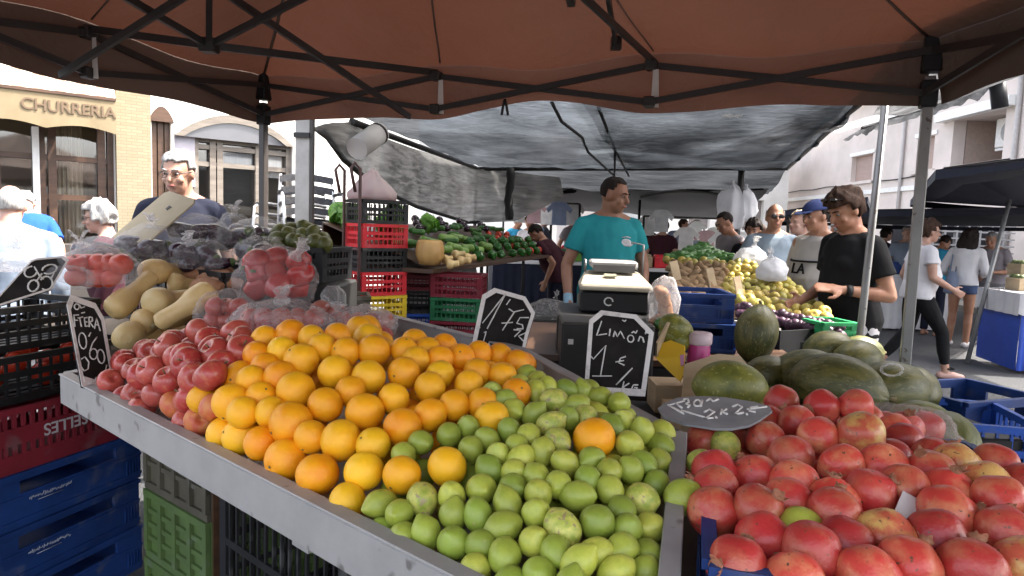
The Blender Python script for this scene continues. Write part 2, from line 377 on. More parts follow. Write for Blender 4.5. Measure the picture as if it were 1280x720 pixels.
# ------------------------------------------------------------------ shop building beyond the stall
WO = V((-4.56, 7.8, 0)); WX = V((.787, .617, 0)); WRZ = math.atan2(.617, .787); WN = V((.617, -.787, 0))
WPL = Plane(WO, WO + WX, WO + V((0, 0, 1)))
def ws(px, py=200, lift=0):
    p = WPL.hit(px, py, lift); return (p - WO).dot(WX), p.z
cream = mat('cream_render', (.31, .255, .165), .8, col2=(.25, .2, .13), vs=3, bump=.08, bs=50)
whitew = mat('white_render', (.66, .64, .6), .85, col2=(.56, .54, .5), vs=1.5, bump=.05, bs=40)
def brickmat(name, a, b, mortar, sc):
    m, ns, ls = newmat(name); out = ns.new('ShaderNodeOutputMaterial'); p = ns.new('ShaderNodeBsdfPrincipled'); p.inputs['Roughness'].default_value = .85
    tc = ns.new('ShaderNodeTexCoord'); mp = ns.new('ShaderNodeMapping'); mp.inputs['Rotation'].default_value = (R(90), 0, 0); ls.new(tc.outputs['Object'], mp.inputs['Vector'])
    br = nd(ns, 'ShaderNodeTexBrick', Scale=sc); br.inputs['Color1'].default_value = c4(a); br.inputs['Color2'].default_value = c4(b); br.inputs['Mortar'].default_value = c4(mortar); br.inputs['Mortar Size'].default_value = .012; br.inputs['Brick Width'].default_value = .5; br.inputs['Row Height'].default_value = .16
    ls.new(mp.outputs[0], br.inputs['Vector']); ls.new(br.outputs['Color'], p.inputs['Base Color'])
    bp = nd(ns, 'ShaderNodeBump', Strength=.4, Distance=.01, invert=True); ls.new(br.outputs['Fac'], bp.inputs['Height']); ls.new(bp.outputs[0], p.inputs['Normal']); ls.new(p.outputs[0], out.inputs[0]); return m
brick = brickmat('cream_brick', (.25, .205, .13), (.215, .175, .11), (.16, .135, .09), 4.6)
intm = plain('shop_interior', (.16, .12, .085), .8, vs=2)
curtm = mat('cream_curtain', (.6, .52, .4), .8, col2=(.36, .29, .2), vs=2.2, sc=(14, 14, .4))
glass = glassmat('shop_glass', (.05, .045, .04))
def clearglass(name, op=.3):
    m, ns, ls = newmat(name); out = ns.new('ShaderNodeOutputMaterial'); tp = ns.new('ShaderNodeBsdfTransparent'); gl = nd(ns, 'ShaderNodeBsdfGlossy', Roughness=.04)
    fr = nd(ns, 'ShaderNodeFresnel', IOR=1.5); ad = nd(ns, 'ShaderNodeMath', operation='ADD', use_clamp=True); ad.inputs[1].default_value = op * .3
    ls.new(fr.outputs[0], ad.inputs[0]); mx = ns.new('ShaderNodeMixShader'); ls.new(ad.outputs[0], mx.inputs[0]); ls.new(tp.outputs[0], mx.inputs[1]); ls.new(gl.outputs[0], mx.inputs[2]); ls.new(mx.outputs[0], out.inputs[0]); return m
cg = clearglass('clear_window_glass')
SB = thing('shop_building', 'cream churro shop with wood framed glass front, brick pier and white arched wall', 'building', WO, WRZ)
sA0, sA1 = -3.6, ws(143)[0]; sP1 = ws(186)[0]; sB0, sB1 = ws(190)[0], ws(214)[0]; sC0, sC1 = ws(218)[0], ws(366)[0]
zA = 2.45; zB = ws(201, 150)[1]; zC = ws(366, 182)[1]; zCt = ws(290, 142)[1]
wall_h = 6.4
holed('wall', -5, 3.3, 0, wall_h, [(sA0, sA1, .0, zA), (sB0, sB1, .25, zB), (sC0, sC1, .1, zC)], .28, whitew, SB)
# arched heads: dark timber fanlights set on the wall face
def archpoly(s0, s1, zb, rise, n=14): return [(s0 + (s1 - s0) * i / n, zb + rise * math.sin(math.pi * i / n) ** .8) for i in range(n + 1)]
mb = MB(); mb.prism([V((x, -.03, z)) for x, z in archpoly(sB0 - .03, sB1 + .03, zB - .02, ws(201, 131)[1] - zB)], (0, .028, 0)); mb.build('arch_panel', M['wood'], SB)
shut = mat('varnished_shutter', (.3, .21, .11), .4, col2=(.2, .13, .065), vs=2, sc=(40, 40, 1))
mb = MB(); mb.box(((sB0 + sB1) / 2, .12, (zB + .25) / 2), (sB1 - sB0, .03, zB - .25)); mb.build('shutter', shut, SB)
for x in (sB0 + .03, (sB0 + sB1) / 2, sB1 - .03):
    mb = MB(); mb.box((x, .08, (zB + .25) / 2), (.055, .05, zB - .25)); mb.build('window_frame', M['wood'], SB)
mb = MB(); mb.box(((sB0 + sB1) / 2, -.02, 1.5), (sB1 - sB0 + .1, .14, .05)); mb.build('sill', M['wood'], SB)
# brick pier
mb = MB(); mb.box(((sA1 + sP1) / 2 + .01, -.045, wall_h / 2), (sP1 - sA1, .085, wall_h)); mb.build('brick_pier', brick, SB)
mb = MB(); mb.box((-1.2, -.02, 3.9), (sA1 * 2 + 2.6, .036, 2.0)); mb.build('cream_upper_wall', cream, SB)
# glazed churro shop front
def frame(parent, xs, zs, x0, x1, z0, z1, y, m, w=.06, name='window_frame'):
    f = None
    mb = MB()
    for x in xs: mb.box((x, y, (z0 + z1) / 2), (w, .07, z1 - z0))
    for z in zs: mb.box(((x0 + x1) / 2, y, z), (x1 - x0, .05, w * .8))
    return mb.build(name, m, parent)
xw = [ws(p)[0] for p in (-60, -5, 52, 66, 128, 140)]
f = frame(SB, xw, [ws(90, 198)[1], ws(90, 247)[1], zA - .05, .1, .75], sA0, sA1, 0, zA, .1, M['wood'], .075)
mb = MB(); mb.box(((sA0 + sA1) / 2, .12, zA / 2), (sA1 - sA0, .008, zA - .01)); mb.build('pane', cg, f)
mb = MB(); x = ws(45)[0]; mb.box((x, .02, 1.15), (.06, .08, 2.3)); mb.build('door_post', M['white'], SB)
cx0, cx1 = ws(72)[0], ws(108)[0]
mb = MB(); mb.grid(lambda u, v: V((cx0 + (cx1 - cx0) * u, .32 + .03 * math.sin(u * 40), .5 + 1.9 * v)), 60, 2); mb.build('curtain', curtm, SB)
mb = MB(); mb.box((-1.2, 2.2, 1.6), (6.5, .1, 3.2)); mb.box((-1.2, 1.2, 2.9), (6.5, 2.2, .1)); mb.box((-1.2, 1.2, .05), (6.5, 2.2, .09)); mb.box((2.02, 1.2, 1.5), (.1, 2.1, 2.7)); mb.build('interior_wall', intm, SB)
mb = MB(); a0, a1 = ws(92)[0] + .35, ws(122)[0] + .5; mb.prism([V((a0, 2.1, 0))] + [V((x, 2.1, z)) for x, z in archpoly(a0, a1, 1.9, .35)] + [V((a1, 2.1, 0))], (0, .04, 0)); mb.build('inner_door', M['wood'], SB)
# second glass front with arched timber head
tim = mat('weathered_grey_timber', (.19, .16, .13), .6, col2=(.12, .1, .08), vs=3, sc=(1, 1, 8))
xc = [sC0 + .03, ws(246)[0], ws(268)[0], ws(277)[0], ws(325)[0], ws(334)[0], sC1 - .03]
frame(SB, xc, [ws(290, 186)[1], ws(290, 207)[1], .15, zC - .03], sC0, sC1, .1, zC, .1, tim, .07)
mb = MB(); rise = zCt - zC
top = archpoly(sC0, sC1, zC - .02, rise); inn = archpoly(sC0 + .1, sC1 - .1, zC - .02, rise - .1)
for i in range(len(top) - 1):
    q = [top[i], top[i + 1], inn[i + 1], inn[i]]; mb.prism([V((x, -.035, z)) for x, z in q], (0, .03, 0))
mb.build('arch_frame', tim, SB)
mb = MB(); mb.prism([V((x, -.012, z)) for x, z in inn], (0, .008, 0)); mb.build('arch_glass', glassmat('fanlight_glass', (.1, .1, .11)), SB)
gw = glassmat('window_reflecting', (.09, .085, .08))
mb = MB(); mb.box(((sC0 + sC1) / 2, .15, (zC + .1) / 2), (sC1 - sC0, .008, zC - .1)); mb.build('shop_window', cg, SB)
mb = MB(); x0, x1 = ws(219)[0], ws(245)[0]; mb.box(((x0 + x1) / 2, .06, (zC + 1.75) / 2), (x1 - x0, .02, zC - 1.78)); mb.build('sign_panel', plain('lilac_grey_panel', (.36, .34, .38), .6), SB)
for a, b_, z0, z1, c in ((270, 322, 187, 206, (.22, .26, .33)), (336, 362, 162, 222, (.72, .71, .7)), (277, 322, 208, 262, (.02, .018, .016))):
    x0, x1 = ws(a)[0], ws(b_)[0]; t0, t1 = ws((a + b_) / 2, z0)[1], ws((a + b_) / 2, z1)[1]
    mb = MB(); mb.box(((x0 + x1) / 2, .2, (t0 + t1) / 2), (x1 - x0, .02, t0 - t1)); mb.build('blind', mat('blind_%d' % a, c, .7, col2=tuple(k * .75 for k in c), vs=2, sc=(30, 1, 1)), SB)
mb = MB(); mb.tube([V((sB0 - .3 + i * .22, -.02, 3.02 - .05 * math.sin(i * .9) ** 2)) for i in range(16)], .012, 6); mb.build('cable', M['rope'], SB)
mb = MB(); mb.box((sC1 + .22, -.04, 1.9), (.16, .08, .24)); mb.build('meter_box', plain('meter_grey', (.4, .4, .4), .5), SB)
# awning with its lettered band
ylift = .55
def wsl(px, py): 
    p = WPL.hit(px, py, ylift); return (p - WO).dot(WX), p.z
AW = thing('shop_awning', 'striped brown and cream shop awning whose band reads churro shop', 'awning', WO, WRZ)
ax0, ax1 = wsl(-60, 120)[0], wsl(145, 140)[0]
zb1 = wsl(80, 117)[1]; zb0 = zb1 - .36
stripe, sn, sl_ = newmat('awning_stripes'); o_ = sn.new('ShaderNodeOutputMaterial'); p_ = sn.new('ShaderNodeBsdfPrincipled'); p_.inputs['Roughness'].default_value = .8
tc = sn.new('ShaderNodeTexCoord'); wv = nd(sn, 'ShaderNodeTexWave', Scale=1.75, Distortion=0); wv.bands_direction = 'X'; sl_.new(tc.outputs['Object'], wv.inputs['Vector'])
cr = sn.new('ShaderNodeValToRGB'); cr.color_ramp.interpolation = 'CONSTANT'; cr.color_ramp.elements[0].color = (.2, .125, .09, 1); cr.color_ramp.elements[1].position = .5; cr.color_ramp.elements[1].color = (.42, .38, .31, 1)
sl_.new(wv.outputs['Fac'], cr.inputs['Fac']); sl_.new(cr.outputs[0], p_.inputs['Base Color']); sl_.new(p_.outputs[0], o_.inputs[0])
mb = MB(); mb.grid(lambda u, v: V((ax0 + (ax1 - ax0) * u, -ylift * (1 - .75 * v), zb1 + .55 * v + .008 * math.sin(u * 30))), 60, 4); mb.build('striped_cloth', stripe, AW)
bandm = mat('awning_band', (.22, .17, .098), .8, col2=(.17, .13, .07), vs=3)
NB = 120
def scal(x): return .05 * abs(math.sin((x - ax1) * math.pi / .62)) 
mb = MB(); mb.grid(lambda u, v: V((ax0 + (ax1 - ax0) * u, -ylift - .006, (zb0 + scal(ax0 + (ax1 - ax0) * u)) * (1 - v) + zb1 * v)), NB, 3)
mb.grid(lambda u, v: V((ax0 + (ax1 - ax0) * u, -ylift + .012, (zb0 + scal(ax0 + (ax1 - ax0) * u)) * (1 - v) + zb1 * v)), NB, 3); mb.build('band', bandm, AW)
mb = MB(); mb.bar((ax0, -ylift, zb1), (ax1, -ylift, zb1), .04, .03); mb.build('front_rail', M['wood'], AW)
mb = MB(); mb.add([(ax1, -ylift, zb0 + .02), (ax1, -.1, zb0 + .1), (ax1, -.1, zb1 + .5), (ax1, -ylift, zb1)], [(0, 1, 2, 3)]); mb.build('end_flap', bandm, AW)
t0, t1 = wsl(24, 126), wsl(143, 140)
wdt = t1[0] - t0[0]; tm = text_mesh('CHURRERIA', .2, .004); bx = max(v.co.x for v in tm.vertices) - min(v.co.x for v in tm.vertices)
tm.materials.append(plain('brown_lettering', (.13, .085, .05), .8)); mk('lettering', tm, AW, ((t0[0] + t1[0]) / 2 + .01, -ylift - .012, (t0[1] + t1[1]) / 2 - .02), (R(90), 0, 0), (wdt / bx, wdt / bx * 1.05, 1))
# low dark hedge-like planter box along the shop front
mb = MB(); mb.box((0, 0, .55), (2.6, .3, 1.1)); o = mb.build('planter_box', plain('dark_planter', (.045, .038, .033), .7), None); o.location = WO + WX * -.9 + WN * 1.1; o.rotation_euler = (0, 0, WRZ); tag(o, 'long dark low screen standing in front of the churro shop glass', 'screen')
# ------------------------------------------------------------------ buildings across the street
RX = 12.0
RPL = Plane((RX, 0, 0), (RX, 1, 0), (RX, 0, 1))
def rs(px, py): p = RPL.hit(px, py); return p.y, p.z
rend = mat('pale_pink_white_render', (.64, .56, .51), .85, col2=(.55, .48, .43), vs=1.2, bump=.05, bs=30)
RB = thing('apartment_house', 'pale rendered apartment house with a recessed balcony across the street', 'building', (RX, 0, 0), R(90))
# local x = world y, local y = -world x -> outward (towards -X) is +y, so the wall grows towards -y
def rh(p0, p1):
    (a, zt), (b_, zb_) = rs(*p0), rs(*p1); return (min(a, b_), max(a, b_), zb_, zt)
hb = rh((1192, 160), (1256, 190)); (ya, _), (yb, _) = rs(1256, 160), rs(1192, 160)
bal = (ya, yb, rs(1222, 203)[1], rs(1222, 143)[1])
win1 = (rs(1168, 180)[0], rs(1147, 180)[0], rs(1157, 212)[1], rs(1157, 171)[1])
win2 = (rs(1091, 200)[0], rs(1065, 200)[0], rs(1078, 226)[1], rs(1078, 194)[1])
win3 = (rs(1290, 200)[0] - 1.6, rs(1290, 200)[0] - .5, 3.2, 4.6)
roofz = rs(1200, 112)[1]
RW = RB
wl = holed('wall', 4, 62, 0, roofz + .6, [bal, win1, win2, win3], -.35, rend, RB)
def rbox(name, c, size, m, parent=RB, bevel=0):
    mb = MB(); mb.box(c, size); return mb.build(name, m, parent, bevel=bevel)
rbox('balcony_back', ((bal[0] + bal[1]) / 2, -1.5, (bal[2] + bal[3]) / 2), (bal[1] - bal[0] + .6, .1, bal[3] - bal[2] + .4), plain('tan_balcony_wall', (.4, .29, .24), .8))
rbox('balcony_floor', ((bal[0] + bal[1]) / 2, -.75, bal[2] - .05), (bal[1] - bal[0] + .6, 1.5, .09), rend)
rbox('balcony_ceiling', ((bal[0] + bal[1]) / 2, -.95, bal[3] + .05), (bal[1] - bal[0] + .6, 1.1, .09), rend)
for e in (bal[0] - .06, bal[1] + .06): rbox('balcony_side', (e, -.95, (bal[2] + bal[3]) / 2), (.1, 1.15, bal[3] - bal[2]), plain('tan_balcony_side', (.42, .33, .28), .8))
rbox('balcony_slab', ((bal[0] + bal[1]) / 2, .06, bal[2] - .16), (bal[1] - bal[0] + 1.6, .1, .2), rend)
for wn in (win1, win2, win3):
    sh = rbox('window', ((wn[0] + wn[1]) / 2, -.2, (wn[2] + wn[3]) / 2), (wn[1] - wn[0], .05, wn[3] - wn[2]), mat('brown_shutter', (.4, .29, .25), .7, col2=(.33, .24, .2), vs=2, sc=(1, 1, 25)))
    rbox('sill', ((wn[0] + wn[1]) / 2, .05, wn[2] - .06), (wn[1] - wn[0] + .3, .08, .1), rend, sh)
    rbox('frame', ((wn[0] + wn[1]) / 2, .02, wn[3] + .07), (wn[1] - wn[0] + .24, .03, .12), M['white'], sh)
rbox('cornice', (33, .12, roofz + .62), (58, .5, .16), M['white'])
rbox('roof', (33, -3, roofz + .78), (58, 6.2, .12), mat('clay_roof', (.3, .18, .12), .8))
rbox('string_course', (33, .03, 3.0), (58, .05, .14), M['white'])
rbox('valance_box', ((bal[0] + bal[1]) / 2, .15, bal[3] + .1), (bal[1] - bal[0] + .9, .28, .24), M['white'])
for ya_, r_ in ((rs(1275, 150)[0], .06), (rs(1130, 200)[0], .05)):
    mb = MB(); mb.tube([(ya_, .07, .1), (ya_, .07, roofz + .5)], r_, 10); mb.build('drainpipe', plain('grey_pipe', (.4, .37, .35), .5), RB)
mb = MB(); mb.tube([(6 + i * 1.2, .05, 3.35 - .05 * math.sin(i * 1.3) ** 2) for i in range(30)], .02, 6); mb.build('cable', M['rope'], RB)
# air conditioner on the balcony
p = (rs(1228, 160)[0], rs(1228, 163)[1])
AC = thing('air_conditioner', 'white air conditioner unit on a bracket inside the recessed balcony', 'air conditioner', (RX + .85, p[0], p[1]), R(90))
mb = MB(); mb.box((0, 0, 0), (.95, .35, .75)); mb.build('casing', M['white'], AC, bevel=.02)
mb = MB(); mb.tube([(0, .176, 0), (0, .19, 0)], .26, 20); mb.build('fan_grille', plain('grille_grey', (.35, .35, .34), .5), AC)
mb = MB(); mb.bar((-.5, .1, -.42), (.5, .1, -.42), .06); mb.bar((-.3, .1, -.42), (-.3, .1, -.8), .05); mb.build('bracket', M['white'], AC)
# lattice block wall and far houses
def house(name, label, c, size, m, wins=(), rz=0, roof=True):
    h = thing(name, label, 'building', c, rz)
    sx, sy, sz = size; hl = [(x - ww / 2, x + ww / 2, z, z + hh) for x, z, ww, hh in wins]
    f_ = holed('wall', -sx / 2, sx / 2, 0, sz, hl, .3, m, h)
    mb = MB(); mb.box((0, sy / 2 + .3, sz / 2), (sx, sy, sz - .01)); mb.build('body_wall', m, h)
    for (x0, x1, z0, z1) in hl:
        mb = MB(); mb.box(((x0 + x1) / 2, .2, (z0 + z1) / 2), (x1 - x0, .05, z1 - z0)); wd = mb.build('window', plain('far_window', (.2, .17, .16), .5), h)
        mb = MB(); mb.box(((x0 + x1) / 2, -.04, z0 - .05), (x1 - x0 + .2, .1, .08)); mb.build('sill', M['white'], wd)
    if roof:
        mb = MB(); mb.box((0, sy / 2 - .1, sz + .06), (sx + .5, sy + .7, .12)); mb.build('roof', M['white'], h)
    return h
house('far_house', 'white stepped house at the far end of the street beyond the stalls', (8.4, 27, 0), (5.2, 5, 4.6), whitew, [(-1.2, 1.6, .9, 1.2), (1.1, 1.6, .9, 1.2), (.0, 3.2, .7, .6)], R(12))
house('far_house', 'lower white house with a flat porch next to the stepped one', (4.9, 31, 0), (4.2, 5, 3.4), rend, [(-.8, .2, 1, 2.1), (.9, 1.4, .8, 1)], R(6))
house('far_house', 'long pale house closing the street behind the dark awnings', (-6, 40, 0), (19, 6, 6.5), whitew, [(-6, 2.5, 1, 1.3), (-3, 2.5, 1, 1.3), (0, 2.5, 1, 1.3), (3, 2.5, 1, 1.3), (6, 2.5, 1, 1.3)], R(-3))
house('corner_house', 'blank white rendered house wall beyond the chair stacks', (-4.2, 13.6, 0), (4.6, 4, 6), whitew, [(-1.6, 3.4, .8, 1.1)], R(20), False)
lat = brickmat('lattice_block', (.5, .48, .46), (.45, .43, .42), (.05, .05, .05), 2.4)
LW = thing('lattice_wall', 'grey pierced block wall seen under the navy awnings', 'wall', (9.9, 15.2, 0), 0)
mb = MB()
for i in range(9):
    for j in range(9): 
        x, z = -1.0 + i * .26, .6 + j * .15
        mb.box((x, 0, z), (.26, .1, .035)); mb.box((x - .12, 0, z + .075), (.04, .098, .115))
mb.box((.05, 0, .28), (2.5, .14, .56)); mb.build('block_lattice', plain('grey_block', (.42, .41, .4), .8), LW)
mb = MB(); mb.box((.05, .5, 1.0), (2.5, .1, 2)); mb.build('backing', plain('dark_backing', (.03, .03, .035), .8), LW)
# ------------------------------------------------------------------ our stall's canopy
BLc, BRc = V((-1.36, 3.7, 0)), V((1.53, 2.6, 0)); FLc, FRc = V((-2.43, .88, 0)), V((1.42, -.45, 0)); PK = V((-.3, 1.55, 2.95))
ZU, ZL = 2.14, 1.965
fab = None
def fabric(name, col, tl, fac, vs=1.6, wr=.25):
    m, ns, ls = newmat(name); out = ns.new('ShaderNodeOutputMaterial'); b = ns.new('ShaderNodeBsdfPrincipled'); b.inputs['Roughness'].default_value = .75; b.inputs['Specular IOR Level'].default_value = .25
    vec = coords(ns, ls, rand=False); n = nd(ns, 'ShaderNodeTexNoise', Scale=vs, Detail=4); ls.new(vec, n.inputs['Vector'])
    rp = ns.new('ShaderNodeMapRange'); rp.inputs['From Min'].default_value = .3; rp.inputs['From Max'].default_value = .7; ls.new(n.outputs['Fac'], rp.inputs['Value'])
    mx = nd(ns, 'ShaderNodeMix', data_type='RGBA'); mx.inputs[6].default_value = c4(col); mx.inputs[7].default_value = c4([x * .55 for x in col]); ls.new(rp.outputs[0], mx.inputs[0]); ls.new(mx.outputs[2], b.inputs['Base Color'])
    n2 = nd(ns, 'ShaderNodeTexNoise', Scale=5, Detail=3, Distortion=2); ls.new(vec, n2.inputs['Vector']); bp = nd(ns, 'ShaderNodeBump', Strength=wr, Distance=.05); ls.new(n2.outputs['Fac'], bp.inputs['Height']); ls.new(bp.outputs[0], b.inputs['Normal'])
    t = nd(ns, 'ShaderNodeBsdfTranslucent'); t.inputs['Color'].default_value = c4(tl); ms = ns.new('ShaderNodeMixShader'); ms.inputs[0].default_value = fac
    ls.new(b.outputs[0], ms.inputs[1]); ls.new(t.outputs[0], ms.inputs[2]); ls.new(ms.outputs[0], out.inputs[0]); return m
FAB = fabric('rust_canopy_cloth', (.18, .138, .115), (.026, .0082, .0045), .32, 1.1)
CN = thing('market_canopy', 'rust brown folding canopy on dark scissor trusses over the fruit stall', 'canopy', (0, 0, 0))
cs = [BLc, BRc, FRc, FLc]
def zz(p, z): return V((p.x, p.y, z))
mb = MB()
for i in range(4):
    a, b_ = cs[i], cs[(i + 1) % 4]
    def pf(u, v, a=a, b_=b_, i=i):
        e = zz(a.lerp(b_, u), ZU + .03 - .035 * math.sin(math.pi * u * 3) ** 2)
        p = e.lerp(PK, v); p.z -= .16 * math.sin(math.pi * v) ** 1.1 * (.35 + .65 * math.sin(math.pi * u)); p.z += .012 * N3((p.x * 3, p.y * 3, 1))
        return p
    mb.grid(pf, 36, 18)
mb.build('roof_cloth', FAB, CN, recalc=False)
for i in range(4):      # stitched ridge seams and two panel seams a side
    for k, uu in enumerate((0.0, .34, .67)):
        a, b_ = cs[i], cs[(i + 1) % 4]; pts = []
        for j in range(15):
            v = .02 + .9 * j / 14 * (1 if k == 0 else .75); e = zz(a.lerp(b_, uu), ZU + .03 - .035 * math.sin(math.pi * uu * 3) ** 2); q = e.lerp(PK, v); q.z -= .16 * math.sin(math.pi * v) ** 1.1 * (.35 + .65 * math.sin(math.pi * uu)) + .006; q.z += .012 * N3((q.x * 3, q.y * 3, 1)); pts.append(q)
        mb = MB(); mb.tube(pts, .007 if k == 0 else .004, 6, sq=.5); mb.build('seam', FAB, CN)
for i in range(4):
    a, b_ = cs[i], cs[(i + 1) % 4]; nrm = (b_ - a).cross(V((0, 0, 1))).normalized() * -1
    cen = (cs[0] + cs[1] + cs[2] + cs[3]) / 4
    if nrm.dot((a + b_) / 2 - cen) < 0: nrm = -nrm
    mb = MB()
    def vf(u, v, a=a, b_=b_, nrm=nrm, i=i):
        s = u * 3; bell = math.sin(math.pi * (s % 1)) ** 2
        pe = a.lerp(b_, u); zt = ZU + .034 - .035 * bell + .012 * N3((pe.x * 3, pe.y * 3, 1)); zb = ZL - .035 + (.075 * bell if i == 0 and 1 < s < 2 else .02 * bell) + .012 * N3((u * 9, i, 0))
        p = a.lerp(b_, u); p = zz(p, zt * (1 - v) + zb * v) + nrm * (.05 * v + .018 * v * N3((u * 14, v * 2, i * 3)))
        return p
    mb.grid(vf, 72, 6); mb.build('valance', FAB, CN, recalc=False)
def nodes(a, b_): return [a.lerp(b_, k / 3) for k in range(4)]
for i in range(4):
    a, b_ = cs[i], cs[(i + 1) % 4]; N = nodes(a, b_); cen = V((-.3, 1.6, 0))
    for k in range(3):
        for (z0, z1, of) in ((ZU - .02, ZL, .0), (ZL, ZU - .02, .014)):
            mb = MB(); d = (cen - N[k]).normalized() * (.015 + of); mb.bar(zz(N[k], z0) + d, zz(N[k + 1], z1) + d, .012, .026); mb.build('truss_bar', M['dark_steel'], CN)
    for k in range(1, 3):
        for z in (ZU - .02, ZL):
            mb = MB(); mb.box(zz(N[k], z) + (cen - N[k]).normalized() * .02, (.05, .05, .045), Matrix.Rotation(R(-21), 3, 'Z')); mb.build('joint', M['dark_steel'], CN, bevel=.006)
        mb = MB(); s0 = zz(N[k], ZU - .04) + (cen - N[k]).normalized() * .03 + V((.012, 0, 0))
        mb.add([s0, s0 + V((.022, -.01, 0)), s0 + V((.03, -.012, -.16)), s0 + V((-.002, 0, -.155))], [(0, 1, 2, 3)]); mb.build('strap', plain('white_strap', (.5, .47, .44), .7), CN)
    # legs
    lm = M['dark_steel'] if i != 1 else M['pole_grey']
    base = a
    mb = MB(); mb.box(zz(base, 1.02), (.036, .036, 2.04 - .02), Matrix.Rotation(R(-21), 3, 'Z')); lg = mb.build('leg', M['pole_grey'] if i else plain('dark_leg_paint', (.05, .042, .038), .45), CN, bevel=.003)
    mb = MB(); mb.box(zz(base, .012), (.1, .1, .012), Matrix.Rotation(R(-21), 3, 'Z')); mb.build('foot_plate', M['dark_steel'], lg)
    mb = MB(); mb.box(zz(base, ZU - .02), (.062, .062, .15), Matrix.Rotation(R(-21), 3, 'Z')); mb.box(zz(base, ZL), (.056, .056, .1), Matrix.Rotation(R(-21), 3, 'Z')); mb.build('bracket', M['black_plastic'], lg, bevel=.005)
# inner truss that carries the peak
def inner(p0, p1, wd=.024):
    mb = MB(); mb.bar(p0, p1, wd * .6, wd); mb.build('truss_bar', M['dark_steel'], CN)
L1 = zz(BLc.lerp(FLc, 1 / 3), ZU); B1 = zz(BLc.lerp(BRc, 1 / 3), ZU); B2 = zz(BLc.lerp(BRc, 2 / 3), ZU)
MN = at(261, 57, 2.55)
inner(L1, MN, .028); inner(MN, B1, .028)
inner(MN, at(262, -70, 2.3), .036)
inner(at(60, -60, 1.95), MN); inner(MN, at(520, -75, 2.05)); inner(at(130, -110, 1.95), at(512, 146, 3.2)); inner(at(75, 94, 2.5), at(380, -100, 2.0))
mb = MB(); mb.box(MN, (.06, .06, .05)); mb.build('joint', M['dark_steel'], CN, bevel=.006)
inner(B2, at(690, -40, 2.0)); inner(at(770, 54, 2.8), at(752, -50, 2.1)); inner(at(715, 2, 2.2), at(700, -60, 2.0), .04)
mb = MB(); mb.box(at(770, 54, 2.8), (.04, .04, .05)); mb.build('joint', M['dark_steel'], CN)
# cord loops hanging at the middle of the rear valance
mb = MB()
for dx in (-4, 4): mb.tube([at(631, 124, 3.1), at(631 + dx * .5, 132, 3.1), at(631 + dx, 144, 3.1)], .006, 6)
mb.build('hanging_cord', M['rope'], CN)
# second pole beside the canopy leg, and a flat grey post
mb = MB(); a, b_ = at(1108, 128, 3.0), at(1075, 425, 3.0); d = (b_ - a); b2 = a + d * (a.z / -d.z); mb.tube([b2, a + V((0, 0, .15))], .016, 12); o = mb.build('steel_pole', M['pole_grey'], None, org=b2); tag(o, 'thin leaning steel pole beside the canopy leg near the melons', 'pole')
p0 = at(378, 300, 4.4)
PO = thing('grey_post', 'flat pale grey post in front of the stacked chairs', 'post', (p0.x, p0.y, 0))
mb = MB(); mb.box((0, 0, 1.2), (.09, .04, 2.4)); mb.build('upright', mat('scuffed_grey_paint', (.42, .41, .39), .6, col2=(.33, .32, .3), vs=9, bump=.05), PO, bevel=.004)
mb = MB(); mb.box((.055, .01, 1.2), (.02, .05, 2.4)); mb.build('edge_strip', plain('dark_edge_strip', (.06, .055, .05), .6), PO)
mb = MB(); mb.box((0, -.03, 1.95), (.1, .02, .03)); mb.build('clamp', M['dark_steel'], PO)
# ------------------------------------------------------------------ shade nets behind
NL, NR = V((-1.56, 4.25, 2.28)), V((1.78, 3.0, 2.27)); NFL, NFR = at(598, 211, 9.5), at(985, 210, 8.3)
net1 = netmat('black_shade_net', (.05, .05, .055), (.018, .0205, .0235), .05, (8, 44, 44), .8)
SN = thing('shade_net', 'big black shade net stretched over the greengrocers behind the stall', 'shade net', (0, 0, 0))
mb = MB()
def nf(u, v):
    a = NL.lerp(NR, u); b_ = NFL.lerp(NFR, u); p = a.lerp(b_, v)
    p.z -= .10 * math.sin(math.pi * v) * math.sin(math.pi * u); p.z += .022 * N3((p.x * 5, p.y * 2.2, 7)) + .03 * N3((p.x * 1.6, p.y * .9, 3)) + .012 * math.sin(p.y * 5 + p.x * 2 + 2 * N3(p, .8)) 
    if u > .97: p.x += .05 * N3((v * 9, 0, 0))
    return p
mb.grid(nf, 60, 60); mb.build('net_cloth', net1, SN, recalc=False)
def rod(name, pts, r, m, parent): 
    mb = MB(); mb.tube(pts, r, 8); return mb.build(name, m, parent)
mb = MB(); mb.grid(lambda u, v: nf(.52 + .47 * u, v) + V((0, 0, .05 + .03 * N3((u * 5, v * 5, 8)))), 30, 40); mb.build('added_dark_net', netmat('added_net_layer', (.06, .06, .065), (.04, .043, .047), .45, (8, 44, 44), .8), SN, recalc=False)  # extra layer added over this half to darken the net
rod('rail', [NFL, NFR], .03, M['dark_steel'], SN); rod('rail', [at(440, 152, 5.2), NFL], .028, M['dark_steel'], SN)
rod('rail', [NR, at(1062, 140, 4.7), NFR], .02, M['dark_steel'], SN)
def post(px, py, Y, r=.024): 
    a = at(px, py, Y); return rod('post', [a, V((a.x - .015, a.y, 0))], r, M['dark_steel'], SN)
post(596, 212, 9.45); post(927, 212, 8.5, .04)
rod('cord', [at(690, 128, 4.4), at(702, 152, 4.9), at(728, 172, 5.6), at(735, 190, 6.3), at(768, 220, 8.9)], .012, M['rope'], SN)
rod('cord', [at(748, 134, 4.5), at(768, 185, 6.3), at(786, 220, 8.9)], .012, M['rope'], SN); rod('cord', [at(769, 186, 6.4), at(768, 220, 8.9)], .012, M['rope'], SN)
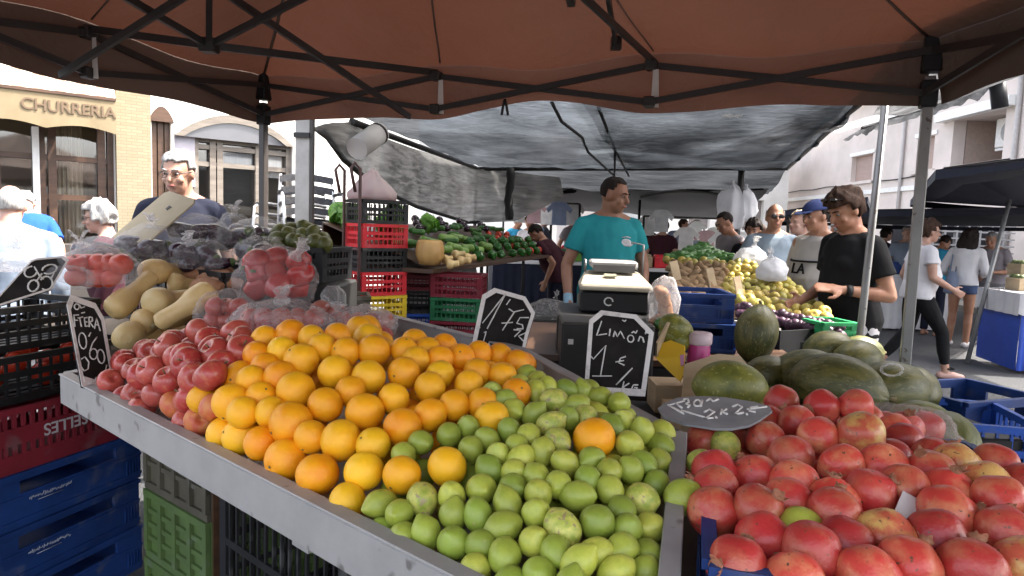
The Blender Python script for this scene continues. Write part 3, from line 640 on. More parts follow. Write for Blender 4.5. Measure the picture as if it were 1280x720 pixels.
mb = MB(); a = at(638, 210, 9.3); mb.tube([a + V((.01 * math.sin(i), 0, -.7 * i / 8)) for i in range(9)], [.05 + .012 * (i % 2) for i in range(9)], 8); mb.build('rolled_tie', M['rope'], SN)
rod('batten', [at(1048, 140, 5.0), at(975, 190, 7.3)], .02, plain('pale_batten', (.5, .5, .5), .6), SN)
# pale translucent patches just under the net
for k, (x, y, Y, w_, h_) in enumerate(((915, 141, 4.7, .12, .02), (986, 160, 5.7, .03, .16), (978, 178, 6.6, .1, .05), (1070, 152, 4.9, .14, .16))):
    mb = MB(); c = at(x, y, Y) + V((0, 0, -.02)); mb.grid(lambda u, v: c + V(((u - .5) * w_, (v - .5) * h_ * 5, .01 * N3((u * 3, v * 3, k)))), 4, 4); mb.build('pale_net_patch', plain('pale_patch', (.6, .6, .6), .7, trans=((.8, .8, .8), .5)), SN)
# hanging side curtain of the net
cur_m = netmat('backlit_pale_net', (.2, .197, .19), (.135, .135, .134), .05, (3, 3, 30), .72)  # paler than the other nets: light from behind is put into the colour
SCu = thing('side_curtain', 'pale backlit net curtain drooping from the side rail of the shade net', 'net curtain', (0, 0, 0))
TOPC = [at(402, 156, 5.0), at(440, 152, 5.2), at(490, 176, 6.4), at(545, 195, 7.9), at(598, 211, 9.4), at(640, 215, 9.6), at(700, 222, 9.8)]
BOTC = [at(404, 164, 5.0), at(430, 200, 5.3), at(470, 234, 6.0), at(520, 258, 7.4), at(584, 278, 9.2), at(645, 277, 9.5), at(705, 245, 9.8)]
def pl_(C, u):
    k = u * (len(C) - 1); i = min(int(k), len(C) - 2); return C[i].lerp(C[i + 1], k - i)
mb = MB(); mb.grid(lambda u, v: pl_(TOPC, u).lerp(pl_(BOTC, u), v) + V((.0, -.22 * math.sin(math.pi * v) * (1 - .6 * u) + .05 * N3((u * 22, v * 5, 1)), .02 * N3((u * 9, v * 9, 5)) - .04 * math.sin(math.pi * v))), 70, 22)
mb.build('net_cloth', cur_m, SCu, recalc=False)
rod('edge_cord', [pl_(BOTC, i / 24) for i in range(18)], .022, M['rope'], SCu)
# rolled white blind tied to the rail
RL = thing('rolled_blind', 'rolled up white plastic blind tied to the side rail', 'rolled blind', at(460, 176, 5.25))
mb = MB(); a, b_ = at(446, 186, 5.1) - RL.location, at(474, 166, 5.4) - RL.location; mb.tube([a, b_], .085, 18); mb.build('roll', plain('white_roll', (.6, .58, .56), .5, vs=4), RL)
mb = MB(); mb.tube([b_ - (b_ - a) * .12, b_ - (b_ - a) * .06], .089, 18); mb.build('tie', M['rope'], RL)
# further dark nets and tarps
net2 = netmat('far_grey_net', (.04, .04, .045), (.018, .0195, .0215), .015, (2, 14, 14), .8)
SN2 = thing('shade_net', 'farther sagging grey net between the big net and the dark tarp', 'shade net', (0, 0, 0))
A, B, C_, D = NFL + V((.1, .03, .0)), NFR + V((0, .03, .0)), at(955, 240, 13), at(668, 242, 14)
mb = MB(); mb.grid(lambda u, v: A.lerp(B, u).lerp(D.lerp(C_, u), v) + V((0, 0, -.12 * math.sin(math.pi * v) + .05 * N3((u * 6, v * 6, 2)))), 40, 20); mb.build('net_cloth', net2, SN2, recalc=False)
rod('rail', [D, C_], .03, M['dark_steel'], SN2)
tarp = plain('black_tarp', (.02, .021, .024), .6, bump=.3, bs=6)
TP = thing('black_tarp', 'black tarp roof sagging low over the far crowded stalls', 'tarp', (0, 0, 0))
A, B, C_, D = at(655, 238, 11), at(962, 236, 10.4), at(930, 270, 19), at(668, 268, 19)
mb = MB(); mb.grid(lambda u, v: A.lerp(B, u).lerp(D.lerp(C_, u), v) + V((0, 0, .1 * math.sin(math.pi * u * 2) * v + .06 * N3((u * 8, v * 4, 9)))), 40, 16); mb.build('tarp_cloth', tarp, TP, recalc=False)
rod('hoop', [at(800 + 8 * i, 246 - 7 * math.sin(math.pi * i / 14), 10.6) for i in range(15)], .02, M['dark_steel'], TP)
for x in (690, 800, 905): 
    a = at(x, 250, 13); rod('post', [a, V((a.x, a.y, 0))], .025, M['dark_steel'], TP)
# torn strip of net across the street
TN = thing('torn_net', 'torn shade net along the apartment house front with an added overhead shading sheet', 'shade net', (0, 0, 0))
U_ = [at(1078, 160, 9), at(1110, 148, 9.6), at(1150, 138, 10.4), at(1200, 118, 11), at(1248, 99, 11.4)]; L_ = [at(1082, 176, 9), at(1115, 166, 9.6), at(1152, 153, 10.4), at(1205, 138, 11), at(1250, 122, 11.4)]
NEARC = [V((2.3, 4.0, 2.8)), V((3.4, 3.9, 3.1)), V((4.6, 3.8, 3.4)), V((6, 3.7, 3.8)), V((7.6, 3.6, 4.3))]
tnm = netmat('torn_net_mat', (.1, .1, .1), (.09, .09, .09), .06, (3, 3, 12), .6)
mb = MB(); mb.grid(lambda u, v: pl_(U_, u).lerp(pl_(L_, u), v * (1 + .35 * N3((u * 17, 0, 0)))) + V((-.3 * v, 0, .03 * N3((u * 20, v * 8, 4)))), 60, 8); mb.build('torn_hem', tnm, TN, recalc=False)
mb = MB(); mb.grid(lambda u, v: pl_(U_, u).lerp(pl_(NEARC, u), v) + V((0, 0, -.12 * math.sin(math.pi * v) + .05 * N3((u * 6, v * 6, 4)))), 40, 24); mb.build('net_cloth', tnm, TN, recalc=False)  # overhead extension, out of view, added to shade the aisle
rod('cord', U_, .02, M['dark_steel'], TN); rod('dark_fold', [at(1246, 98, 11.3), at(1250, 135, 11.3)], .12, tarp, TN)
# ------------------------------------------------------------------ navy canopies on the far side
navy = plain('navy_canopy_cloth', (.018, .02, .032), .75, bump=.3, bs=5, spec=.2)
def tent(label, pts_px, peak, drop, legs):
    t = thing('stall_canopy', label, 'canopy', (0, 0, 0))
    P = [at(*p) for p in pts_px]; pk = at(*peak); mb = MB(); n = len(P)
    for i in range(n):
        a, b_ = P[i], P[(i + 1) % n]
        mb.grid(lambda u, v: a.lerp(b_, u).lerp(pk, v) + V((0, 0, -.12 * math.sin(math.pi * v))), 12, 8)
        mb.grid(lambda u, v: a.lerp(b_, u) + V((0, 0, -drop * v - .03 * math.sin(math.pi * u) * (1 - v))), 12, 2)
    mb.build('roof_cloth', navy, t, recalc=False)
    for lg in legs:
        a, b_ = at(*lg[0]), at(*lg[1]); mb = MB(); d = b_ - a
        k = a.z / -d.z; mb.tube([a, a + d * k], .025, 10); mb.build('leg', M['pole_grey'], t)
    return t
tent('navy canopy seen from below, nearest to the apartment house balcony', [(1170, 212, 6.8), (1335, 190, 6.3), (1335, 262, 9.6), (1138, 250, 10)], (1215, 222, 8.2), .1, [((1262, 250, 8.2), (1228, 380, 8.0))])
tent('long low navy canopy behind the walking woman', [(1060, 262, 9.4), (1335, 258, 9.0), (1340, 284, 14), (1075, 280, 14.5)], (1190, 258, 11.5), .1, [((1140, 285, 12), (1138, 330, 12))])
tent('farthest navy canopy with a curved roof above the man in the cap', [(962, 266, 12.5), (1085, 246, 11.5), (1095, 277, 17), (968, 277, 17)], (1040, 258, 13.5), .1, [((985, 272, 13), (985, 300, 13))])

# unseen canopy added to keep sun off the fruit; thin pole suggests its leg
NB_ = thing('added_shade_canopy', 'added unseen rust brown canopy that shades the fruit, joining the canopy edge', 'canopy', (0, 0, 0))
nc = [V((1.56, 2.95, 2.3)), V((4.8, 2.75, 2.3)), V((4.6, -.6, 2.3)), V((1.46, -.4, 2.3))]; npk = V((3.2, 1.2, 3.0)); mb = MB()
for i in range(4):
    a, b_ = nc[i], nc[(i + 1) % 4]; mb.grid(lambda u, v: a.lerp(b_, u).lerp(npk, v) + V((0, 0, -.12 * math.sin(math.pi * v))), 14, 8)
mb.build('roof_cloth', FAB, NB_, recalc=False)
for i in range(4): rod('truss_bar', [nc[i], nc[(i + 1) % 4]], .014, M['dark_steel'], NB_)
for p in nc[1:3]: rod('leg', [p, V((p.x, p.y, 0))], .018, M['pole_grey'], NB_)
# ================================================================== our stall: fruit
M['orange'] = mat('orange_peel', (.90, .34, .006), .36, col2=(.86, .245, .004), vs=1.3, rnd_=1.0, rcol=(.94, .52, .015), bump=.22, bs=26, spec=.45, rv=.07, sss=.06)
M['lime'] = mat('lemon_green_peel', (.56, .56, .085), .36, col2=(.42, .46, .06), vs=1.6, rnd_=.95, rcol=(.22, .31, .04), bump=.16, bs=13, spec=.5, rv=.14, speck=(.4, .36, .13), spk=(3.2, .7, .78))
M['lime_yellow'] = mat('yellowing_lemon_peel', (.62, .58, .13), .38, col2=(.3, .38, .05), vs=1.8, bump=.16, bs=13, rv=.1, speck=(.34, .26, .13), spk=(2.6, .6, .68))
M['pom'] = mat('pomegranate_skin', (.60, .065, .045), .36, detail=8, col2=(.70, .31, .14), vs=1.1, lo=.44, hi=.74, rnd_=.75, rcol=(.42, .02, .028), bump=.12, bs=9, spec=.5, rv=.2, speck=(.16, .07, .04), spk=(5, .67, .72))
M['pom_yellow'] = mat('pomegranate_skin_yellow', (.66, .40, .12), .36, col2=(.56, .11, .06), vs=1.1, lo=.42, hi=.6, bump=.12, bs=9, rv=.12, detail=8, speck=(.2, .1, .05), spk=(5, .65, .71))
M['calyx'] = mat('dry_calyx', (.42, .15, .08), .7, col2=(.24, .12, .06), vs=4)
M['apple'] = mat('apple_skin', (.40, .03, .03), .3, col2=(.52, .2, .09), vs=1.6, lo=.5, hi=.8, sc=(3, 3, .8), spec=.55, rv=.15, rnd_=.6, rcol=(.46, .12, .08))
M['peach'] = mat('peach_skin', (.62, .23, .06), .5, col2=(.55, .1, .05), vs=1.6, rv=.1)
M['squash'] = mat('butternut_skin', (.66, .46, .2), .42, col2=(.6, .4, .16), vs=3, rnd_=.8, rcol=(.64, .5, .24), bump=.05, bs=12, rv=.1, speck=(.4, .27, .13), spk=(7, .7, .76))
M['stem'] = mat('dry_stem', (.2, .15, .07), .8, col2=(.12, .1, .04), vs=10)
M['greenstem'] = mat('green_stem', (.09, .15, .03), .6, col2=(.06, .1, .02), vs=8)
M['eggplant'] = mat('aubergine_skin', (.022, .008, .018), .16, col2=(.035, .012, .026), vs=3, spec=.7)
M['pepper'] = mat('red_pepper_skin', (.46, .015, .012), .2, col2=(.36, .01, .01), vs=3, spec=.6)
M['tomato'] = mat('tomato_skin', (.6, .06, .02), .25, col2=(.5, .035, .015), vs=2, rv=.1)
M['onion'] = mat('onion_skin', (.35, .07, .07), .35, col2=(.45, .2, .13), vs=2, sc=(4, 4, .6), rv=.12)
M['melon'] = mat('toad_skin_melon', (.055, .062, .013), .48, col2=(.135, .125, .03), vs=3.0, lo=.42, hi=.66, sc=(1, 1, .3), bump=.18, bs=9, rv=.2, speck=(.16, .15, .06), spk=(14, .58, .68))
M['melon_pale'] = mat('pale_melon_rind', (.17, .18, .06), .5, col2=(.1, .115, .03), vs=2.6, sc=(1, 1, .4), bump=.12, bs=9, rv=.1)
M['papaya'] = mat('green_papaya', (.2, .2, .03), .45, col2=(.1, .115, .02), vs=1.8, rv=.1, speck=(.3, .3, .1), spk=(7, .62, .7))
# -- templates
def orange_me(k):
    mb = MB(); sd = k * 7.3
    def fn(p, d):
        q = p * (1 - .07 * math.exp(-((1 - abs(d.z)) / .02)) * .6); q.z *= .95
        return q * (1 + .022 * N3((d.x * 1.4 + sd, d.y * 1.4, d.z * 1.4)))
    mb.ell((0, 0, 0), 1, None, 32, 22, fn=fn); return mb.mesh('orange', M['orange'], recalc=False)
def button_me():
    mb = MB(); mb.lathe([(.001, .93), (.075, .935), (.06, .955), (.001, .96)], 7); return mb.mesh('stem_button', M['stem'])
def lime_me(k, mt):
    mb = MB(); sd = k * 5.1; el = (1.08, 1.22, 1.16, 1.3)[k % 4]
    def fn(p, d):
        z = d.z; q = V((p.x, p.y, z * el))
        nip = .2 * math.exp(-((1 - z) / .055)) if z > 0 else -.07 * math.exp(-((1 + z) / .04))
        q.z += nip; taper = 1 - .10 * abs(z) ** 3
        q.x *= taper; q.y *= taper
        return q * (1 + .05 * N3((d.x * 1.2 + sd, d.y * 1.2, d.z * 1.2)))
    mb.ell((0, 0, 0), 1, None, 28, 22, fn=fn); return mb.mesh('lemon', mt, recalc=False)
def pom_me(k, mt):
    mb = MB(); sd = k * 3.7
    def fn(p, d):
        a = math.atan2(d.y, d.x); s = math.sqrt(max(0, 1 - d.z ** 2))
        q = p * (1 + .03 * math.cos(a * 5 + sd) * s ** 2 + .055 * N3((d.x * 1.5 + sd, d.y * 1.5, d.z * 1.5)))
        q.z = q.z * .93 + .10 * math.exp(-((1 - d.z) / .03)) - .05 * math.exp(-((1 + d.z) / .03))
        return q
    mb.ell((0, 0, 0), 1, None, 32, 22, fn=fn); return mb.mesh('pomegranate', mt, recalc=False)
def calyx_me(k):
    rr = random.Random(k * 7 + 1); mb = MB(); n = rr.choice((5, 6, 6, 7)); L = rr.uniform(.12, .3); sp = rr.uniform(.24, .36)
    mb.lathe([(.23, .90), (.19, 1.0), (sp * .8, 1.08 + L * .2)], 18); mb.lathe([(.13, .94), (.14, 1.02), (sp * .7, 1.07 + L * .2)], 18)
    for i in range(n):
        a = 2 * math.pi * (i + rr.uniform(-.2, .2)) / n; w_ = rr.uniform(.3, .5); l_ = L * rr.uniform(.35, 1.2); b_ = rr.uniform(-.08, .14); z0 = 1.06 + L * .2; r0 = sp * .78
        p = [V((r0 * math.cos(a - w_), r0 * math.sin(a - w_), z0)), V((r0 * math.cos(a + w_), r0 * math.sin(a + w_), z0)), V(((r0 + b_) * math.cos(a + w_ * .5), (r0 + b_) * math.sin(a + w_ * .5), z0 + l_ * .6)), V(((r0 + b_ * 1.6) * math.cos(a), (r0 + b_ * 1.6) * math.sin(a), z0 + l_)), V(((r0 + b_) * math.cos(a - w_ * .6), (r0 + b_) * math.sin(a - w_ * .6), z0 + l_ * .55))]
        mb.prism(p, V((-math.cos(a), -math.sin(a), 0)) * .03)
    return mb.mesh('calyx', M['calyx'])
def apple_me(k, mt):
    mb = MB(); pr = []
    for i in range(19):
        a = math.pi * i / 18; r = math.sin(a) * (1 + .10 * math.cos(a)); z = math.cos(a) * .88
        z -= .34 * math.exp(-(r / .3) ** 2) * (1 if z > 0 else 0) - .18 * math.exp(-(r / .25) ** 2) * (1 if z < 0 else 0)
        pr.append((max(r, .001), z))
    mb.lathe(pr, 28)
    for v in mb.v: v *= 1 + .04 * N3(v + V((k * 4.4, 0, 0)), 1.3)
    return mb.mesh('apple', mt)
def stem_me(r=.045, z0=.5, z1=.95, bend=.12, m='stem'):
    mb = MB(); mb.tube([(0, 0, z0), (bend * .3, 0, (z0 + z1) / 2), (bend, 0, z1)], [r * .8, r, r * 1.3], 7); return mb.mesh('stem', M[m])
ORM = [orange_me(k) for k in range(3)]; BTN = button_me()
LMM = [lime_me(k, M['lime']) for k in range(4)]; LYM = [lime_me(k, M['lime_yellow']) for k in range(3)]
POM = [pom_me(k, M['pom']) for k in range(5)]; POY = [pom_me(k, M['pom_yellow']) for k in range(2)]; CALS = [calyx_me(k) for k in range(6)]; CAL = CALS[0]
APM = [apple_me(k, M['apple']) for k in range(3)]; PEM = [apple_me(k, M['peach']) for k in range(2)]; TOM = [apple_me(k, M['tomato']) for k in range(2)]; STM = stem_me()
ONM = [apple_me(k + 5, M['onion']) for k in range(2)]
from mathutils import Quaternion
def aimq(dirn): return V(dirn).normalized().to_track_quat('Z', 'Y')
def put(name, me, loc, r, label, cat, group=None, child=None, cname='stem', rot=None, sc=None):
    o = mk(name, me, None, loc, rot or rquat(), r if sc is None else sc); tag(o, label, cat, group)
    if child is not None: mk(cname, child, o)
    return o
# -- tray
def tz(x, y): return .895 + .095 * ((x * .65 + y * .76) - .66) / .9
TA, TB, TE, TF = V((-1.33, 2.0)), V((-.06, .912)), V((.037, 2.1)), V((-.56, 2.77))
_q0, _q1 = atz(836, 720, .945), atz(850, 528, 1.03); TD = V((_q1.x, _q1.y)); _dd = V((_q0.x - _q1.x, _q0.y - _q1.y)); _fe = TB - TA
_k = ((TA.x - TD.x) * _fe.y - (TA.y - TD.y) * _fe.x) / (_dd.x * _fe.y - _dd.y * _fe.x); TCo = TD + _dd * _k
TR = thing('display_tray', 'wide grey metal tray tilted towards the buyer holding oranges, lemons and apples', 'display tray', (0, 0, 0))
def t3(p, dz=0): return V((p.x, p.y, tz(p.x, p.y) + dz))
mb = MB(); poly = [TA, TCo, TD, TE, TF]; mb.prism([t3(p, -.03) for p in poly], (0, 0, .02)); mb.build('tray_floor', M['steel'], TR)
def rim(name, a, b, z0, z1, th=.012, lip=.018):
    mb = MB(); d = (b - a).normalized(); n = V((d.y, -d.x)); n3 = V((n.x, n.y, 0))
    P = [t3(a, z0), t3(b, z0), t3(b, z1), t3(a, z1)]
    mb.prism(P, n3 * th)
    if lip:
        Q = [t3(a, z1 + .001), t3(b, z1 + .001), t3(b, z1 + .007), t3(a, z1 + .007)]; mb.prism([q - n3 * lip for q in Q], n3 * (lip + th + .004))
    return mb.build(name, M['steel'], TR, bevel=.002)
rim('front_rim', TA, TCo, -.048, .036); rim('divider_rim', TCo, TD, -.03, .045, .012, .014); rim('back_rim', TD, TE, -.03, .04); rim('back_rim', TE, TF, -.03, .04); rim('end_rim', TF, TA, -.03, .036)
for p in (TCo + V((-.02, .06)), TD + V((-.03, 0)), TE, TF + V((.02, -.02)), V((-.95, 2.3))):
    mb = MB(); mb.box((p.x, p.y, (tz(p.x, p.y) - .04) / 2), (.035, .035, tz(p.x, p.y) - .04)); mb.build('leg', M['steel'], TR)
def inpoly(x, y, P):
    c = False; n = len(P)
    for i in range(n):
        a, b_ = P[i], P[i - 1]
        if (a.y > y) != (b_.y > y) and x < (b_.x - a.x) * (y - a.y) / (b_.y - a.y) + a.x: c = not c
    return c
def edge_d(x, y, P):
    best = 9; q = V((x, y))
    for i in range(len(P)):
        a, b_ = P[i], P[i - 1]; e = b_ - a; t = max(0, min(1, (q - a).dot(e) / e.length_squared)); best = min(best, (q - a - e * t).length)
    return best
def gau(x, y, cx, cy, a, s): return a * math.exp(-((x - cx) ** 2 + (y - cy) ** 2) / (2 * s * s))
def Hc(x, y): return tz(x, y) + .037 - .05 * math.exp(-(edge_d(x, y, poly) if inpoly(x, y, poly) else 0) / .07) + gau(x, y, -.55, 1.76, .175, .31) + gau(x, y, -.1, 1.75, .03, .25) + gau(x, y, .15, 1.35, .055, .32) + gau(x, y, -.95, 2.1, .09, .25)
def Hp(x, y): return .965 + .035 * (y - 1.0) + gau(x, y, .85, 1.35, .05, .4) - gau(x, y, .46, 1.6, .07, .16)
def march(px, py, H, y0=.7, y1=3.2):
    d = ray(px, py); t = y0 / d.y; prev = None
    while t * d.y < y1:
        p = CAM + d * t
        if p.z <= H(p.x, p.y): return p
        t += .004
    return CAM + d * (y1 / d.y)
ORD = ['first', 'second', 'third', 'fourth', 'fifth', 'sixth', 'seventh', 'eighth', 'ninth', 'tenth', 'eleventh', 'twelfth', 'thirteenth', 'fourteenth', 'fifteenth', 'sixteenth', 'seventeenth', 'eighteenth', 'nineteenth', 'twentieth']
Z4 = lambda x, y: (200 + x / 2.77, 380 + y / 2.77); Z5 = lambda x, y: (450 + x / 2.571, 440 + y / 2.571); Z7 = lambda x, y: (840 + x / 2.768, 460 + y / 2.768)
balls = []    # [pos, r, kind, label]
oranges = [(438,108,55),(355,130,45),(528,120,40),(613,112,45),(490,183,62),(390,185,52),(740,163,58),(635,165,52),(545,160,40),(240,228,60),(345,228,42),(605,235,60),(320,190,42),
 (890,135,35),(930,155,40),(975,150,32),(845,160,40),(1035,185,45),(1105,172,37),(1180,180,40),(1235,200,42),(720,255,60),(845,240,58),(890,195,42),(970,190,42),(1105,237,48),(1180,248,40),(970,245,52),(1070,280,50),
 (935,290,57),(1225,310,44),(140,305,52),(245,320,67),(305,285,45),(400,270,60),(460,295,68),(340,318,48),(580,345,62),(655,305,42),(710,375,68),(810,328,55),(1035,352,52),(1120,340,38),(945,382,60),(1148,395,62),
 (140,410,62),(300,385,45),(375,385,55),(432,410,78),(215,450,68),(840,427,68),(308,490,62),(520,470,52),(620,472,73),(738,488,52),(390,545,77),(525,595,75),(700,590,70),(838,593,68),(995,563,70),(620,685,65)]
special = {(1148,395): 'orange perched at the edge where the orange pile meets the green lemons', (995,563): 'stray orange lying apart among the lemons, near the front of the tray', (620,685): 'orange touching the front metal rim where the lemons begin', (438,108): 'orange crowning the very top of the pile, against the bagged apples', (432,410): 'large deep orange in the middle of the pile with a big round face', (620,472): 'orange with a tiny dark dot resting out in front of a paler one', (390,545): 'biggest orange standing just behind the front metal rim', (240,228): 'orange leaning on the red apples, high on the pile flank', (140,410): 'lowest outer orange by the rim next to the peaches', (740,163): 'slightly green tinged orange on the crest of the pile'}
rows = sorted(oranges, key=lambda q: q[1]); bands = [rows[i:i + 9] for i in range(0, len(rows), 9)]
for bi, bd in enumerate(bands):
    for k, q in enumerate(sorted(bd, key=lambda q: q[0])):
        px, py = Z4(q[0], q[1]); p = march(px, py, Hc); dist = (p - CAM).dot(FW)
        lab = special.get((q[0], q[1])) or 'ripe orange, %s from the left in the %s row down from the pile top' % (ORD[k], ORD[bi])
        balls.append([p, min(.046, max(.034, q[2] / 2.77 * dist / FPX)), 'orange', lab, True])
px, py = Z5(752, 278); p = march(px, py, Hc); balls.append([p, .041, 'orange', 'single orange sunk in the middle of the lemon heap, away from the other oranges', True])
limes = [(65,488,52),(188,482,58),(70,570,45),(205,580,50),(140,585,38),(305,615,60),(305,522,52),(120,535,40),(295,465,40),(390,440,55),(362,310,47),(290,265,45),(345,245,34),(140,330,45),(195,290,34),(405,285,34),
 (420,380,50),(445,335,42),(495,380,30),(490,435,42),(475,490,45),(375,525,42),(385,620,42),(370,700,45),(460,565,60),(465,655,60),(590,700,62),(560,610,47),(565,520,47),(575,455,45),(565,400,48),(505,305,32),(510,350,36),
 (480,255,35),(495,185,30),(560,200,34),(540,270,30),(455,150,30),(430,135,25),(535,75,38),(510,110,28),(570,95,28),(560,125,30),(628,158,47),(612,235,48),(635,285,48),(585,325,45),(660,358,46),(745,345,43),(865,298,50),
 (725,210,42),(700,125,30),(760,140,35),(835,170,40),(885,155,28),(920,155,28),(925,200,40),(855,228,35),(810,240,35),(665,120,28),(740,120,28),(785,130,26),(695,170,28),(620,115,28),(670,215,30),(905,255,44),(985,260,45),(980,300,45),(985,355,42),
 (965,425,47),(800,385,43),(795,440,47),(695,460,54),(640,430,40),(740,415,36),(870,380,36),(910,360,34),(905,475,60),(945,568,58),(765,550,66),(650,570,66),(845,520,42),(840,635,60),(855,560,36),(935,660,45),(710,690,56),(760,665,44),(620,660,44),(925,705,55),(820,712,44),(690,745,60),(480,745,60),(850,770,60),(600,790,62),(760,780,62)]
yel = {(628,158), (612,235), (635,285), (725,210), (905,475), (650,570), (188,482)}
spl = {(650,570): 'blemished yellow green lemon with brown scars near the front', (612,235): 'wrinkled tan blotched lemon in the middle of the heap', (905,475): 'yellowish lemon with a cut stem end lying by the divider rim', (65,488): 'dark green round lemon wedged between the front rim and the oranges', (188,482): 'long pale lemon next to the stray orange near the front rim', (585,325): 'dark green round lemon near the heap middle', (565,400): 'lemon with a dark crease on its side, mid heap', (855,228): 'deep green lemon beneath the lying slate sign', (835,170): 'big smooth lemon just below the lemon price board', (945,568): 'round bright lemon close to the divider rim'}
rows = sorted(limes, key=lambda q: q[1]); bands = [rows[i:i + 12] for i in range(0, len(rows), 12)]
for bi, bd in enumerate(bands):
    for k, q in enumerate(sorted(bd, key=lambda q: q[0])):
        px, py = Z5(q[0], q[1]); p = march(px, py, Hc); dist = (p - CAM).dot(FW)
        lab = spl.get((q[0], q[1])) or 'green lemon, %s from the left in the %s row down from the heap back' % (ORD[k], ORD[bi])
        balls.append([p, min(.033, max(.024, q[2] / 2.571 * dist / FPX * .93)), 'lemon_y' if (q[0], q[1]) in yel else 'lemon', lab, True])
pxa = lambda x, y: (x, y)
apples = [(205,479,20),(180,470,17),(166,494,15),(205,455,0),(232,452,20),(248,415,20),(210,433,18),(225,447,18),(268,426,17),(278,448,18),(262,441,16),(297,430,18),(290,418,16),(222,497,16),(252,470,17),(240,485,16),(258,492,18),(160,480,14),(270,462,17),(300,442,16),(195,510,15),(150,487,14)]
k = 0
for (x, y, r) in sorted([a for a in apples if a[2]], key=lambda q: (q[1] // 25, q[0])):
    p = march(x, y, Hc); balls.append([p, .038, 'apple', 'glossy red apple, %s counted along the apple heap beside the oranges' % ORD[k % 20] if k < 20 else 'red apple low at the end of the apple heap', True]); k += 1
for i, (x, y) in enumerate(((186, 508), (216, 518), (262, 500))):
    p = march(x, y, Hc); balls.append([p, .036, 'peach', ('mottled peach at the outer end of the front rim', 'orange blushed peach by the front rim beneath the apples', 'peach squeezed between the apples and the lowest oranges')[i], True])
def relax(bs, it=8, tol=.86, P=None):
    for _ in range(it):
        for i in range(len(bs)):
            for j in range(i):
                a, b_ = bs[i], bs[j]; d = a[0] - b_[0]; L = d.length; m_ = (a[1] + b_[1]) * tol
                if L < m_ and L > 1e-5:
                    d = d * ((m_ - L) / L * .35); a[0] = a[0] + d; b_[0] = b_[0] - d
        if P:
            for a in bs:
                if a[0].y > 2.05: continue
                q = V((a[0].x, a[0].y)); ins = inpoly(q.x, q.y, P); best = None
                for i in range(len(P)):
                    p0, p1 = P[i], P[i - 1]; e = p1 - p0; t = max(0, min(1, (q - p0).dot(e) / e.length_squared)); f = p0 + e * t; dd = (q - f).length
                    if best is None or dd < best[0]: best = (dd, f)
                dd, f = best; n = (q - f).normalized() if dd > 1e-5 else V((0, 1)); n = n if ins else -n
                if not ins or dd < a[1] + .008: g = f + n * (a[1] + .008); a[0] = V((g.x, g.y, a[0].z))
                a[0].z = max(a[0].z, tz(a[0].x, a[0].y) + a[1] - .012)
def fill(bs, P, H, layers, pick, bounds, step, fac=.86):
    n0 = len(bs); x0, x1, y0, y1 = bounds
    for off in layers:
        y = y0
        while y < y1:
            x = x0
            while x < x1:
                xx, yy = x + rnd(-.3, .3) * step, y + rnd(-.3, .3) * step; x += step
                if not inpoly(xx, yy, P) or edge_d(xx, yy, P) < .03: continue
                qx, qy = ptop((xx, yy, H(xx, yy)))
                if H is Hp and 800 < qx < 972 and 470 < qy < 548: continue
                if H is Hc and ((qx > 655 and qy < 497) or (qx > 480 and qy < 442)): continue
                if H is Hp and ((qx < 900 and qy > 630) or qx + (qy - 500) * -.9 > 1135): continue
                if H is Hc and qx < 445 and qy < 410: continue
                p = V((xx, yy, H(xx, yy) - off))
                near = min(bs[:n0], key=lambda b: (b[0] - p).length_squared)
                kd = pick(near[2]); r = {'orange': .038, 'lemon': .028, 'apple': .035, 'pom': .042}[kd]
                if p.z < tz(xx, yy) + r * .6 and H is Hc: p.z = tz(xx, yy) + r * .6
                if all((b[0] - p).length > (b[1] + r) * fac for b in bs): bs.append([p, r, kd, None, False])
            y += step
relax(balls, 10, .87, poly)
fill(balls, poly, Hc, (.03, .055, .085), lambda k: {'lemon_y': 'lemon', 'peach': 'apple'}.get(k, k), (-1.35, .45, .72, 2.6), .035, .95)
FILL = {'orange': 'orange lying deeper in the pile, mostly hidden under its neighbours', 'lemon': 'green lemon lying deeper in the heap, mostly hidden under its neighbours', 'apple': 'red apple lying deeper in the apple heap under others', 'pom': 'pomegranate lying deeper in the heap, mostly hidden under others'}
GRP = {'orange': 'oranges in the tilted tray', 'lemon': 'green lemons in the tilted tray', 'apple': 'red apples in the tilted tray', 'pom': 'pomegranates in the blue crates'}
for p, r, kd, lab, vis in balls:
    if kd == 'orange': put('orange', random.choice(ORM), p, r, lab or FILL[kd], 'orange', GRP[kd], BTN if vis else None, 'stem_button')
    elif kd in ('lemon', 'lemon_y'):
        kk = random.randrange(4); sq = 1.08
        put('lemon', LMM[kk] if kd == 'lemon' else random.choice(LYM), p, r * .97, lab or FILL['lemon'], 'lemon', GRP['lemon'])
    elif kd == 'apple': put('apple', random.choice(APM), p, r, lab or FILL[kd], 'apple', GRP[kd], STM if vis else None, rot=aimq((rnd(-1, 1), rnd(-1.2, .4), rnd(.2, 1))))
    else: put('peach', random.choice(PEM), p, r, lab, 'peach', 'peaches by the front rim')
